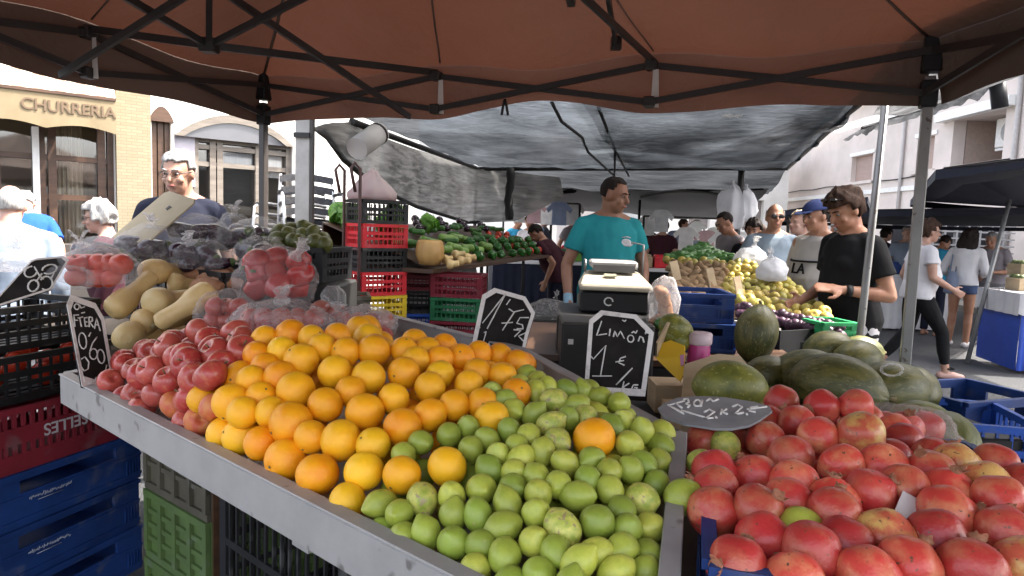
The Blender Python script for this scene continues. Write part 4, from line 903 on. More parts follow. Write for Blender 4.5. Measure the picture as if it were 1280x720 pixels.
# -- pomegranates
PP = [V((.24, .74)), V((1.3, .74)), V((1.12, 1.2)), V((1.0, 1.8)), V((.48, 1.85))]
pb = []
poms = [(378,118,55,0),(530,135,58,0),(625,135,38,0),(345,190,38,0),(320,250,55,0),(270,240,45,0),(415,190,50,0),(505,235,64,0),(650,235,80,1),(745,345,80,0),(590,345,63,0),(410,310,76,0),(305,390,68,0),(195,375,62,0),(110,260,48,0),(135,420,45,0),(185,495,56,0),(310,520,63,0),(395,600,82,0),(500,455,78,0),(400,415,48,0),(395,480,46,0),(560,590,66,0),(675,440,84,0),(695,570,95,1),(890,590,95,0),(610,690,80,0),(790,690,80,0),(245,690,88,0),(425,705,72,0),(885,360,76,0),(985,340,64,1),(960,510,95,0),(1025,440,60,0),(1100,425,70,1),(1100,340,56,0),(1135,570,92,0),(1200,415,42,0),(1190,500,50,0),(1030,700,112,0),(1215,690,60,1),(810,420,44,0),(1150,480,50,0),(460,640,50,0),(560,520,50,0)]
splp = {(650,235): 'big yellow topped pomegranate near the back of the heap', (745,345): 'pale pink pomegranate pointing its crown upward, mid heap', (695,570): 'golden green pomegranate with a ragged crown at the front', (890,590): 'smooth rosy pomegranate in front of the white paper scrap', (1030,700): 'huge two toned pomegranate at the bottom front', (410,310): 'tall red pomegranate with dark scuffs near the back', (530,135): 'pomegranate with a dark crown hole behind the others, beside the melons', (378,118): 'first red pomegranate beside the cardboard flap', (245,690): 'round red pomegranate in the corner of the blue crate', (960,510): 'dull red pomegranate with a dried star mark behind the paper scrap', (985,340): 'yellowish scarred pomegranate on the heap flank', (305,390): 'light red pomegranate touching another with a dry crown'}
rows = sorted(poms, key=lambda q: q[1]); bands = [rows[i:i + 8] for i in range(0, len(rows), 8)]
for bi, bd in enumerate(bands):
    for k, q in enumerate(sorted(bd, key=lambda q: q[0])):
        px, py = Z7(q[0], q[1]); p = march(px, py, Hp); dist = (p - CAM).dot(FW)
        lab = splp.get((q[0], q[1])) or 'red pomegranate, %s from the left in the %s row down from the heap back' % (ORD[k], ORD[bi])
        pb.append([p, min(.06, max(.042, q[2] / 2.768 * dist / FPX * 1.06)), 'pom_y' if q[3] else 'pom', lab, True])
for i, (zx, zy, r) in enumerate(((185,268,.03),(110,335,.026),(90,448,.03),(455,535,.034))):
    px, py = Z7(zx, zy); p = march(px, py, Hp); pb.append([p, r, 'lemon_y' if i < 2 else 'lemon', ('yellow green lemon strayed among the pomegranates, upright by the divider', 'small round lemon among the pomegranates near the divider', 'green lemon at the corner where divider and blue crate meet', 'green lemon dropped in the middle of the pomegranates')[i], True])
relax(pb, 8, .86)
fill(pb, PP, Hp, (.055, .10), lambda k: 'pom', (.3, 1.7, .78, 2.0), .05, .95)
for p, r, kd, lab, vis in pb:
    if kd.startswith('lemon'): put('lemon', random.choice(LYM if kd == 'lemon_y' else LMM), p, r, lab, 'lemon', 'stray lemons among the pomegranates')
    else:
        rot = aimq((rnd(-1, 1), rnd(-.9, .9), rnd(-.7, .9))); put('pomegranate', random.choice(POY if kd == 'pom_y' else POM), p, r, lab or FILL['pom'], 'pomegranate', GRP['pom'], random.choice(CALS) if vis else None, 'calyx', rot)
# ================================================================== crates
def crate_parts(w_, d_, h_, style, th=.012):
    """four side panels and a floor of an open market crate, local origin at the middle of its base"""
    out = []
    def panel(L, ax, sgn, endp):
        mb = MB(); off = sgn * ((d_ if ax == 0 else w_) / 2 - th / 2)
        def B(u, z, su, sz, tk=th, o2=0):
            c = (u, off + sgn * o2, z) if ax == 0 else (off + sgn * o2, u, z); s = (su, tk, sz) if ax == 0 else (tk, su, sz); mb.box(c, s)
        Li = L - .0 if ax == 0 else L - 2 * th - .001
        if style == 'lattice':
            rb = .022; B(0, h_ - rb / 2, Li, rb, th * 1.5, .003); B(0, .0125, Li, .025)
            for e in (-1, 1): B(e * (Li / 2 - .018), h_ / 2, .036, h_ - 2 * rb - .004)
            n = max(3, int(Li / .042)); 
            for i in range(n):
                u = -Li / 2 + .036 + (Li - .072) * (i + .5) / n; B(u, h_ / 2, .008, h_ - 2 * rb - .006, th * .7)
            for f in (.32, .62): B(0, .025 + (h_ - .045) * f, Li - .074, .016 if f < .5 else .022, th * .8, .001)
        elif style == 'weave':
            B(0, h_ - .012, Li, .024, th * 1.5, .003); B(0, .012, Li, .024)
            n = max(3, int(Li / .085))
            for i in range(n + 1): B(-Li / 2 + .012 + (Li - .024) * i / n, h_ / 2, .022, h_ - .05, th * 1.3, .003)
            for f in range(1, 4): B(0, .024 + (h_ - .048) * f / 4, Li - .002, .016, th * .9, .001)
            B(0, h_ / 2, Li - .05, h_ - .05, .003, -.005)
        elif style == 'vent':    # tall solid panel, band of slots, name band
            rb = .02; B(0, h_ - rb / 2, Li, rb, th * 1.6, .003); B(0, .03, Li, .06); B(0, h_ * .56, Li, h_ * .26, th, 0)
            for e in (-1, 1): B(e * (Li / 2 - .02), h_ / 2, .04, h_ - .03, th * .9, -.001)
            n = max(4, int(Li / .035))
            for i in range(n):
                u = -Li / 2 + .04 + (Li - .08) * (i + .5) / n; B(u, .06 + (h_ * .43 - .06) / 2, .012, h_ * .43 - .062, th * .8); B(u, (h_ * .69 + h_ - rb) / 2, .012, h_ * .31 - rb - .002, th * .8)
            B(0, h_ * .25, Li - .08, .014, th * .7, 0)
        else:                    # 'slot': solid walls with one long hand slot under the rim
            sl0, sl1 = h_ * .60, h_ * .84; sw = Li * (.62 if not endp else .4)
            B(0, sl0 / 2, Li, sl0); B(0, (sl1 + h_) / 2, Li, h_ - sl1)
            for e in (-1, 1): B(e * (sw / 2 + (Li - sw) / 4), (sl0 + sl1) / 2, (Li - sw) / 2, sl1 - sl0 - .001)
            B(0, h_ - .008, Li, .015, th * 1.8, .004); B(0, h_ * .12, Li, .012, th * 1.4, .003); B(0, sl0 - .012, Li, .01, th * 1.4, .003)
            for i in range(5): B(Li / 2 - .012 - i * .014, h_ * .3, .004, h_ * .3, th * 1.5, .003)
        return mb
    for sgn in (-1, 1): out.append(('side_panel', panel(w_, 0, sgn, False)))
    for sgn in (-1, 1): out.append(('end_panel', panel(d_, 1, sgn, True)))
    mb = MB(); nb = 7
    if style == 'lattice':
        for i in range(nb): mb.box((0, -d_ / 2 + th + (d_ - 2 * th) * (i + .5) / nb, .006), (w_ - 2 * th, (d_ - 2 * th) / nb * .6, .01))
    else: mb.box((0, 0, .006), (w_ - 2 * th - .001, d_ - 2 * th - .001, .01))
    out.append(('floor_panel', mb)); return out
CR = {}
def crate(mk_, loc, rz, label, w_=.56, d_=.38, h_=.21, style='lattice', group=None, letters=None):
    key = (mk_, w_, d_, h_, style)
    if key not in CR: CR[key] = [(n, mb.mesh(n, M[mk_], recalc=False)) for n, mb in crate_parts(w_, d_, h_, style)]
    t = thing('crate', label, 'crate', loc, rz, group); first = None
    for n, me in CR[key]:
        o = mk(n, me, t)
        if n == 'side_panel' and first is None: first = o
    if letters:
        txt, size, z, flip, sh = letters; tm = text_mesh(txt, size, .0008, sh); tm.materials.append(plain('crate_lettering', (.5, .45, .47), .7))
        mk('lettering', tm, first, (0, -d_ / 2 - .0075, z), (R(90), R(180) if flip else 0, 0))
    return t
# -- crate tower at the near left: blue, maroon, black
TRZ = R(73); far = at(176, 600, 2.63); fd = V((math.cos(TRZ), math.sin(TRZ), 0)); fn_ = V((math.sin(TRZ), -math.cos(TRZ), 0))
def tower(z, k=0.0, j=0.0, w_=.6, d_=.4): c = far - fd * (w_ / 2 + k) - fn_ * (d_ / 2 + j); return V((c.x, c.y, z))
h3 = .185; gb = 'blue crates of the near tower'
crate('c_blue', tower(0), TRZ, 'lowest blue crate of the near tower, standing on the ground beside the green crate', .6, .4, h3, 'slot', gb)
crate('c_blue', tower(h3 + .002, .01), TRZ, 'middle blue crate of the near tower with small white print above its slot', .6, .4, h3, 'slot', gb, None)
crate('c_blue', tower(2 * h3 + .004), TRZ, 'upper blue crate of the near tower, right under the maroon crate', .6, .4, h3, 'slot', gb, None)
zm = 3 * h3 + .006; hm = .215
crate('c_maroon', tower(zm, -.02), TRZ, 'maroon slotted crate with upside down white lettering on top of the blue ones', .6, .4, hm, 'vent', None, ('CASELLES', .058, hm * .56, True, 0))
zk = zm + hm + .002
crate('c_black', tower(zk, -.01, .03), TRZ, 'black crate of tomatoes on top of the maroon crate', .58, .38, .16, 'lattice', 'black crates at the stall end')
crate('c_black', tower(zk + .162, .05, .09), TRZ, 'black crate behind the slanted price board, above the tomato crate', .56, .36, .15, 'lattice', 'black crates at the stall end')
for i in range(15):
    c = tower(zk + .06 + .055 * (i % 2), 0, .03); a, b_ = (i % 5 - 2) * .1 + rnd(-.01, .01), (i // 5 - 1) * .105
    put('tomato', TOM[i % 2], c + fd * a - fn_ * b_, .042, 'ripe tomato in the black crate above the maroon one', 'tomato', 'tomatoes in the black crate', STM)
for z in (h3 + .002, 2 * h3 + .004):      # faint printed line on the blue crates, too worn to read
    cr_ = [o for o in COL.objects if o.name.startswith('crate') and o.parent is None and abs(o.location.z - z) < .001][0]; sp = [c for c in cr_.children if c.name.startswith('side_panel')][0]
    mb = MB(); x = -.16
    for k in range(26): mb.tube([V((x + .006 * k, -.2075, h3 * .46 + rnd(-.004, .004))), V((x + .006 * (k + .6), -.2075, h3 * .46 + rnd(.004, .012)))], .0018, 4)
    mb.tube([V((x + .03, -.2075, h3 * .40)), V((x + .12, -.2075, h3 * .40))], .0014, 4); mb.build('worn_lettering', plain('crate_print', (.32, .34, .42), .8), sp)
# green and dusty crates under the tray
g0 = at(272, 640, 2.15); GZ = R(-38)
crate('c_lime', V((g0.x + .02, g0.y + .18, .0)), GZ, 'pale green crate at the very bottom under the tray', .42, .5, .24, 'weave', 'crates under the tray')
crate('c_lime', V((g0.x + .02, g0.y + .18, .242)), GZ, 'dull green lattice crate under the tray beneath the dusty one', .42, .5, .24, 'weave', 'crates under the tray')
crate('c_dusty', V((g0.x + .02, g0.y + .18, .485)), GZ, 'dusty brown lattice crate tucked right under the tray rim', .42, .5, .32, 'weave', 'crates under the tray')
k0 = at(395, 700, 1.75)
crate('c_black', V((k0.x + .05, k0.y + .1, .25)), R(-41), 'black slatted crate in the shade below the orange pile', .62, .42, .4, 'lattice', 'crates under the tray')
crate('c_black', V((k0.x + .05, k0.y + .1, 0)), R(-41), 'black crate on the ground below the other black crate under the tray', .62, .42, .245, 'lattice', 'crates under the tray')
# small metal bracket under the front rim
b0 = at(383, 680, 1.36); mb = MB(); mb.box((0, 0, 0), (.06, .03, .012), Matrix.Rotation(R(-41), 3, 'Z')); o = mb.build('rim_bracket', M['steel'], None); o.location = b0; tag(o, 'small bare metal bracket under the front rim of the tray', 'bracket')
# wooden bench behind and to the side of the tray
BRZ = math.atan2(-.65, .76)
BN = thing('display_bench', 'trestle bench under the squashes, bags and black crates', 'bench', (-1.27, 2.80, 0), BRZ)
mb = MB(); mb.box((0, 0, .885), (1.75, .8, .03)); mb.build('bench_top', mat('bench_board', (.12, .09, .06), .8, vs=3), BN, bevel=.003)
for sx in (-1, 1):
    for sy in (-1, 1):
        mb = MB(); mb.box((sx * .78, sy * .33, .435), (.05, .05, .87)); mb.build('leg', M['wood'], BN)
def squash_me(k):
    mb = MB(); pts = []; rs = []; L = (2.9, 3.3, 2.6)[k]; bd = (.0, .35, .2)[k]
    for i in range(19):
        t = i / 18; pts.append((bd * math.sin(math.pi * t), 0, L * (t - .5)))
        neck = .66 + .04 * math.sin(t * 7); bulb = 1.0 * math.sqrt(max(0, 1 - ((t - .27) / .30) ** 2)) if t < .42 else 0
        sm = 1 / (1 + math.exp((t - .44) * 22)); r = bulb * 0 + neck * (1 - sm) + sm * (.96 if t > .15 else .96 * math.sqrt(max(.02, 1 - ((.15 - t) / .16) ** 2)))
        if t > .9: r *= math.sqrt(max(.03, 1 - ((t - .9) / .108) ** 2))
        rs.append(r)
    mb.tube(pts, rs, 22); 
    for v in mb.v: v *= 1 + .02 * N3(v + V((k * 5, 0, 0)), .9)
    return mb.mesh('butternut_squash', M['squash']), L
SQM = [squash_me(k) for k in range(3)]; SQS = stem_me(.12, 0, .3, .08)
def seg_thing(name, me, L, p0, p1, r, label, cat, group, child=None, cname='stem', top=None):
    p0, p1 = V(p0), V(p1); o = mk(name, me, None, (p0 + p1) / 2, aimq(p1 - p0), (r, r, max(r, (p1 - p0).length / L) if (p1 - p0).length > r else r)); tag(o, label, cat, group)
    if child is not None:
        c = mk(cname, child, o, (0, 0, L / 2 - .08 if top is None else top))
    return o
gs_ = 'butternut squashes on the bench'
for i, (a, b_, r, lab) in enumerate([
    ((138, 392, 2.55), (192, 343, 2.75), .052, 'long pale squash slanting up along the pile beside the tomato bag'),
    ((196, 378, 2.5), (232, 374, 2.62), .056, 'bright yellow squash with a brown navel lying across the pile middle'),
    ((268, 362, 2.5), (196, 405, 2.42), .054, 'big tan squash lying in front of the others with its thick end up'),
    ((172, 404, 2.45), (215, 392, 2.65), .05, 'dull squash half hidden under the big tan one'),
    ((158, 423, 2.35), (190, 408, 2.6), .052, 'lowest squash pointing its round navel end at the buyer by the apples'),
    ((184, 340, 2.72), (232, 338, 2.95), .055, 'topmost squash with a small navel spot, under the eggplant bag'),
    ((212, 352, 2.78), (246, 357, 2.85), .042, 'small pale squash behind the yellow one'),
    ((225, 345, 2.9), (262, 352, 2.95), .04, 'second small squash at the back of the pile next to the sweet potatoes'),
    ((178, 432, 2.55), (240, 415, 2.65), .05, 'squash at the bottom of the pile, almost covered'), ((205, 400, 2.7), (255, 385, 2.8), .05, 'squash buried in the back of the pile')]):
    me, L = SQM[i % 3]; seg_thing('butternut_squash', me, L, at(*a), at(*b_), r, lab, 'squash', gs_, SQS)
M['sweetp'] = mat('sweet_potato_skin', (.42, .22, .11), .7, col2=(.34, .15, .08), vs=4, bump=.15, bs=9)
def tuber_me(k):
    mb = MB(); mb.ell((0, 0, 0), (1, 1, 2), None, 18, 14, fn=lambda p, d: p * (1 + .22 * N3((d.x + k * 3, d.y, d.z * 1.6), 1.4))); return mb.mesh('sweet_potato', M['sweetp'])
TBM = [tuber_me(k) for k in range(2)]
for i, (x, y, Y) in enumerate(((247, 345, 2.9), (266, 349, 2.85), (283, 352, 2.8), (258, 359, 2.75), (272, 338, 3.0))):
    o = put('sweet_potato', TBM[i % 2], at(x, y, Y), .038, ('brown sweet potato behind the small squashes', 'sweet potato between squash and pepper bag', 'sweet potato touching the red pepper bag', 'sweet potato lowest of its group above the tan squash', 'sweet potato farthest back under the eggplant bags')[i], 'sweet potato', 'sweet potatoes behind the squashes', rot=aimq((1, rnd(-.5, .5), rnd(-.3, .3))))
# -- bags of produce
def eggplant_me(k):
    mb = MB(); pts = []; rs = []
    for i in range(17):
        t = i / 16; pts.append((.35 * math.sin(t * 2.2) * (k % 2), 0, 3.6 * (t - .5))); rs.append(max(.03, (.62 + .42 * math.sin(math.pi * (1 - t) ** 1.5)) * math.sqrt(max(.004, 1 - (2 * t - 1) ** 8)) * (1 - .35 * t)))
    mb.tube(pts, rs, 18); return mb.mesh('eggplant', M['eggplant'])
EGM = [eggplant_me(0), eggplant_me(1)]
def egcal():
    mb = MB(); mb.lathe([(.5, 1.25), (.42, 1.62), (.16, 1.74), (.12, 2.15), (.13, 2.2)], 10); return mb.mesh('calyx', M['greenstem'])
EGC = egcal()
def pepper_me(k):
    mb = MB(); mb.ell((0, 0, 0), (1, 1, 1.3), None, 24, 16, fn=lambda p, d: V((p.x * (1 + .1 * math.cos(math.atan2(d.y, d.x) * 4 + k)), p.y * (1 + .1 * math.cos(math.atan2(d.y, d.x) * 4 + k)), p.z - .35 * math.exp(-(1 - d.z) * 9))) * (1 + .08 * N3((d.x + k, d.y, d.z), 1.5))); return mb.mesh('red_pepper', M['pepper'])
PPM = [pepper_me(0), pepper_me(2)]; PST = stem_me(.12, .75, 1.45, .2, 'greenstem')
def bag(label, c, r, film_='film', knot=None, seed=0, group='tied plastic bags of produce'):
    c = V(c); b_ = thing('plastic_bag', label, 'plastic bag', c, 0, group); mb = MB(); sd = seed * 9.1
    def fn(p, d):
        k = 1 + .16 * N3((d.x * 2 + sd, d.y * 2, d.z * 2)) + .10 * (1 - abs(N3((d.x * 5 + sd, d.y * 5, d.z * 5)))) + .016 * N3((d.x * 11, d.y * 11 + sd, d.z * 11))
        q = p * k
        if q.z < -.55 * r[2]: q.z = -.55 * r[2] + (q.z + .55 * r[2]) * .3
        return q
    mb.ell((0, 0, 0), r, None, 48, 30, fn=fn); mb.build('bag_film', M[film_], b_, recalc=False)
    if knot:
        kx = V(knot); mb = MB()
        mb.tube([kx * .78, kx * .9, kx, kx * 1.12], [.03, .012, .016, .028], 9)
        for s in range(3):
            e = kx * 1.05 + V((rnd(-.035, .035), rnd(-.03, .03), rnd(.01, .045))); mb.tube([kx, kx.lerp(e, .6) + V((0, 0, .008)), e], [.006, .016, .022], 6, sq=.25)
        mb.build('knot', M['film2'], b_)
    return b_
def egg_in(px, py, Y, ang, tilt, r, lab, grp='eggplants in clear bags'):
    o = mk('eggplant', random.choice(EGM), None, at(px, py, Y), aimq((math.cos(R(ang)), math.sin(R(ang)), tilt)), r); tag(o, lab, 'eggplant', grp); mk('calyx', EGC, o); return o
EB = [(188, 309, 2.92, (.13, .1, .09), 'clear bag of glossy eggplants under the cardboard sheet', (.02, -.02, .11)),
      (250, 293, 3.05, (.12, .1, .085), 'shiny clear bag of eggplants in front of the man in navy', None), (252, 322, 2.9, (.11, .09, .075), 'creased clear bag of eggplants just above the sweet potatoes', (-.03, -.05, .08)),
      (293, 296, 3.1, (.085, .09, .1), 'upright clear bag of eggplants beneath the dark canopy leg', (.0, 0, .12)), (326, 318, 2.95, (.11, .1, .075), 'dark smooth bag of big eggplants beside the pepper bag', None),
      (325, 291, 3.25, (.12, .09, .07), 'pale greenish bag of eggplants at the back of the row', None), (128, 318, 2.85, (.1, .09, .07), 'flat clear bag of eggplants between tomato bag and cardboard', None)]
for i, (x, y, Y, r, lab, kn) in enumerate(EB):
    bag(lab, at(x, y, Y), r, 'film', kn, i)
    for k in range(4):
        c = ptop(at(x, y, Y)); egg_in(x + (k - 1.5) * 15 * rnd(.8, 1.1), y + rnd(-4, 5) + (6 if k % 2 else -3), Y + rnd(-.03, .03), rnd(-40, 70), rnd(-.3, .3), rnd(.036, .042), 'dark eggplant inside the %s' % ('clear bag under the cardboard sheet', 'bag in front of the man in navy', 'creased bag above the sweet potatoes', 'upright bag beneath the canopy leg', 'dark smooth bag beside the red peppers', 'pale bag at the back of the row', 'flat bag beside the bagged tomatoes')[i], 'eggplants in bag %d' % i)
bx_ = 0
for i, (dx, dy) in enumerate(((-.62, .18), (-.12, .2), (.30, .16))):
    c = V((-1.27, 2.80, .902)) + V((.76, -.65, 0)) * dx + V((.65, .76, 0)) * dy
    crate('c_black', c, BRZ, ('black crate under the eggplant bags, end by the tomato bag', 'black crate under the middle eggplant bags', 'black crate under the red pepper bag')[i], .46, .36, (.29, .29, .17)[i], 'lattice', 'black crates on the bench')
c = at(380, 352, 3.05); crate('c_black', V((c.x, c.y + .14, c.z)), R(-12), 'black crate of avocados in front of the stacked chairs', .25, .3, .155, 'lattice', 'black crates on the bench')
c2 = V((c.x, c.y + .14, 0)); mb = MB(); mb.box((0, 0, c.z / 2 - .002), (.34, .34, c.z - .01)); o = mb.build('black_plinth', plain('plinth_black', (.02, .019, .018), .6), None, bevel=.01); o.location = c2; tag(o, 'black box stand beneath the avocado crate', 'stand')
M['avocado'] = mat('avocado_skin', (.06, .07, .015), .4, col2=(.12, .13, .03), vs=3, bump=.2, bs=14, rv=.2)
mb = MB(); mb.ell((0, 0, 0), 1, None, 20, 14, fn=lambda p, d: V((p.x * (1 - .22 * d.z), p.y * (1 - .22 * d.z), p.z * 1.35))); AVM = mb.mesh('avocado', M['avocado'])
for i in range(14):
    x, y, Y = 350 + (i % 5) * 13 + rnd(-3, 3), 302 - 8 * (i // 5) + rnd(-2, 2) + (6 if i % 5 in (0, 4) else 0), 3.06 + .07 * (i // 5)
    put('avocado', AVM, at(x, y, Y), .036, 'dark avocado heaped in the small black crate', 'avocado', 'avocados in the black crate')
# red pepper bag and bagged apples and onions
bag('bulging clear bag of red peppers tied with a white knot', at(345, 352, 2.62), (.15, .12, .13), 'film', (.11, -.05, .13), 11)
for k in range(9): put('red_pepper', PPM[k % 2], at(345 + (k % 3 - 1) * 26 + rnd(-4, 4), 360 - (k // 3) * 17 + rnd(-3, 3), 2.62 + rnd(-.05, .05)), .046, 'red pepper inside the knotted clear bag', 'pepper', 'red peppers in the bag', PST)
bag('crumpled clear bag of red apples beside the tan squash', at(283, 390, 2.42), (.1, .09, .075), 'film', None, 12)
for k in range(5): put('apple', APM[k % 3], at(268 + (k % 3) * 15, 384 + (k // 3) * 16, 2.42 + rnd(-.03, .03)), .037, 'red apple inside the crumpled bag beside the tan squash', 'apple', 'apples in the crumpled bag', STM)
bag('milky knotted bag of pink apples behind the top oranges', at(352, 402, 2.3), (.16, .11, .07), 'film2', (.02, -.06, .1), 13)
for k in range(8): put('apple', APM[k % 3], at(312 + (k % 5) * 20, 398 + (k // 5) * 13, 2.3 + rnd(-.04, .04)), .037, 'pink apple inside the milky bag behind the oranges', 'apple', 'apples in the milky bag', STM)
bag('clear bag of red onions at the far end of the tray', at(455, 406, 2.4), (.11, .1, .065), 'film2', (-.09, -.02, .05), 14)
for k in range(7): put('red_onion', ONM[k % 2], at(430 + (k % 4) * 17, 402 + (k // 4) * 12, 2.4 + rnd(-.03, .03)), .036, 'red onion inside the bag at the far tray end', 'onion', 'onions in the bag', None)
for k, (x, y) in enumerate(((400, 388), (420, 394), (410, 402))): put('red_onion', ONM[k % 2], at(x, y, 2.5), .043, ('loose dark red onion between the pepper bag and the onion bag', 'loose red onion beside the onion bag', 'loose red onion lowest between the two bags')[k], 'onion', 'loose onions')
bag('clear bag of tomatoes next to the slanted price board', at(122, 336, 2.6), (.14, .11, .085), 'film', (-.05, -.03, .1), 15)
for k in range(9): put('tomato', TOM[k % 2], at(96 + (k % 5) * 14, 330 + (k // 5) * 16, 2.6 + rnd(-.04, .04)), .042, 'tomato inside the clear bag by the slanted board', 'tomato', 'tomatoes in the clear bag', STM)
bag('loose white plastic bag lying at the far stall end behind the slanted board', at(14, 330, 2.9), (.15, .12, .045), 'film2', (.02, 0, .09), 16)
bag('thin clear bag with a few tomatoes below the price board', at(80, 350, 2.5), (.1, .08, .05), 'film', None, 17)
bag('small white bag corner at the end of the onion bag', at(417, 372, 2.9), (.05, .04, .05), 'film2', None, 18)
# folded cardboard sheet
pl = Plane(at(142, 298, 3.0), at(207, 241, 3.15), at(244, 252, 3.0)); pts = [pl.hit(*p) for p in ((140, 296), (205, 241), (212, 239), (243, 249), (242, 254), (186, 302), (152, 303))]
b0 = pts[0]; mb = MB(); mb.prism([p - b0 for p in pts], -pl.n * .006); o = mb.build('cardboard_sheet', mat('grey_card', (.40, .33, .22), .8, col2=(.34, .28, .18), vs=4), None); o.location = b0
tag(o, 'slanting brown cardboard sheet with a punched hole, behind the eggplant bag', 'cardboard')
mb = MB(); q = [pl.hit(x, y, .001) - b0 for x, y in ((207, 261), (212, 257), (215, 259), (211, 261), (209, 263))]; mb.prism(q, pl.n * .0015); mb.build('punched_hole', M['black_plastic'], o)
# the same sheet rests on a crate: a tall black crate behind it
# ================================================================== price boards
board('dark price board with chalked 1.75 standing behind the orange pile', [(590, 452, 2.18), (652, 452, 2.14), (618, 362, 2.26)],
      [(584, 458), (603, 369), (618, 360), (657, 371), (669, 391), (660, 420), (652, 458)],
      [[(632, 367), (609, 411)], [(603, 404), (632, 367)], [(638, 374), (633, 381)], [(636, 386), (642, 390), (655, 387)], [(643, 390), (628, 413)], [(627, 404), (641, 403)], [(661, 397), (650, 397), (646, 404), (653, 406), (654, 411), (646, 411)], [(642, 412), (651, 413), (643, 421)], [(657, 416), (648, 420), (655, 427)], [(605, 416), (608, 414), (604, 428)], [(609, 436), (611, 428), (614, 437), (621, 431)], [(598, 408), (600, 410)]],
      at(620, 450, 2.2))
Z6 = lambda *pts: [(700 + x / 3.6, 340 + y / 3.6) for x, y in pts]
board('black price board headed Limón at one euro a kilo, between lemons and scale', [(730, 486, 1.98), (808, 490, 1.93), (736, 400, 2.0)],
      Z6((108, 545), (132, 215), (185, 172), (345, 192), (423, 272), (383, 560)),
      [Z6((188, 220), (165, 285), (212, 278)), Z6((226, 255), (222, 288)), Z6((240, 292), (246, 265), (258, 292), (272, 266), (290, 300)), Z6(*arc(318, 300, 14, 16)), Z6((322, 274), (332, 268), (340, 276), (348, 262)), Z6((352, 312), (360, 290), (372, 296), (378, 318)), Z6((385, 270), (412, 282), (398, 292)), Z6((388, 262), (384, 280)),
       Z6((138, 378), (150, 392), (206, 330), (182, 468)), Z6((145, 468), (234, 468)), Z6((296, 380), (272, 388), (264, 408), (290, 420)), Z6((250, 405), (288, 398)), Z6((326, 432), (252, 508)), Z6((288, 492), (278, 532)), Z6((312, 500), (284, 518), (306, 536)), Z6((352, 508), (330, 508), (322, 526), (340, 534), (348, 520), (334, 520)), Z6((280, 216), (290, 222), (298, 216)), Z6((122, 508), (128, 510))],
      at(768, 488, 1.95))
Z3 = lambda *pts: [(60 + x / 4.5, 350 + y / 4.5) for x, y in pts]
board('narrow black price board headed oferta, clipped to the outer end of the tray', [(85, 368, 2.04), (146, 495, 1.92), (127, 390, 2.1)],
      Z3((125, 84), (104, 142), (190, 600), (390, 660), (312, 212), (265, 132)),
      [Z3(*arc(162, 150, 14, 16)), Z3((178, 140), (186, 158), (206, 150)), Z3((188, 186), (206, 182)), Z3((146, 196), (150, 262)), Z3((146, 198), (172, 196)), Z3((148, 226), (168, 226)), Z3((178, 212), (188, 262)), Z3((168, 214), (196, 208)), Z3((204, 214), (210, 262), (224, 258)), Z3((204, 214), (222, 210)), Z3((206, 236), (220, 236)), Z3((232, 264), (230, 208), (248, 210), (250, 230), (234, 236), (256, 266)), Z3((262, 274), (272, 214), (294, 286)), Z3((266, 250), (284, 254)),
       Z3(*arc(195, 342, 21, 46, rot=-8)), Z3((240, 296), (230, 316)), Z3((276, 320), (250, 356), (236, 400)), Z3(*arc(256, 416, 22, 30)), Z3(*arc(298, 430, 20, 40, rot=-8)), Z3((188, 444), (208, 432), (230, 462), (226, 500), (204, 512), (188, 490)), Z3((330, 478), (320, 530), (346, 500), (332, 520), (352, 544)), Z3((200, 540), (206, 575)), Z3((222, 570), (240, 586), (246, 556), (262, 580), (272, 546)), Z3((306, 600), (312, 552), (330, 534))],
      at(130, 500, 1.95), rw=.002, bw=.82)
Z1 = lambda *pts: [(x / 5.333, 300 + y / 5.333) for x, y in pts]
board('slanted dark board chalked with two looping figures on the black crates', [(38, 326, 2.42), (83, 320, 2.55), (0, 384, 2.2)],
      Z1((205, 140), (240, 125), (425, 108), (458, 135), (345, 330), (-30, 450), (-60, 430)),
      [Z1(*arc(205, 212, 44, 34, 40, 300, rot=-25)), Z1((228, 178), (262, 236), (290, 262)), Z1(*arc(222, 305, 34, 40, rot=30)), Z1(*arc(330, 195, 50, 30, -170, 150, rot=-15)), Z1((278, 226), (240, 278)), Z1(*arc(308, 288, 42, 46, -160, 120, rot=10)), Z1((360, 222), (338, 262))],
      at(30, 384, 2.25), rw=.003, bw=.9)
mb = MB()
board('grey slate board chalked with 1.30 a kilo, lying between lemons and pomegranates', [(822, 510, 1.50), (963, 515, 1.46), (895, 495, 1.57)],
      Z6((440, 612), (470, 590), (530, 565), (630, 558), (735, 562), (880, 585), (942, 604), (955, 625), (900, 665), (850, 690), (770, 704), (700, 703), (560, 682), (465, 650)),
      [Z6((485, 600), (560, 580)), Z6((555, 574), (575, 570), (580, 586), (566, 592), (584, 600), (574, 610)), Z6(*arc(618, 590, 16, 14)), Z6((640, 576), (634, 604)), Z6((660, 580), (676, 570), (690, 582), (712, 572)), Z6((490, 600), (560, 640), (545, 622), (650, 654)), Z6((650, 630), (672, 618), (694, 630), (652, 660), (690, 656)), Z6((700, 650), (704, 656)), Z6((728, 618), (724, 640)), Z6((748, 618), (728, 630), (752, 640)), Z6((776, 606), (800, 596), (820, 608), (784, 640), (826, 634)), Z6((838, 636), (842, 642)), Z6((890, 604), (858, 610), (852, 626), (880, 630)), Z6((842, 618), (930, 606)), Z6((520, 590), (548, 612))],
      at(900, 512, 1.62), rw=.0024, board_mat='slate', edge=False)
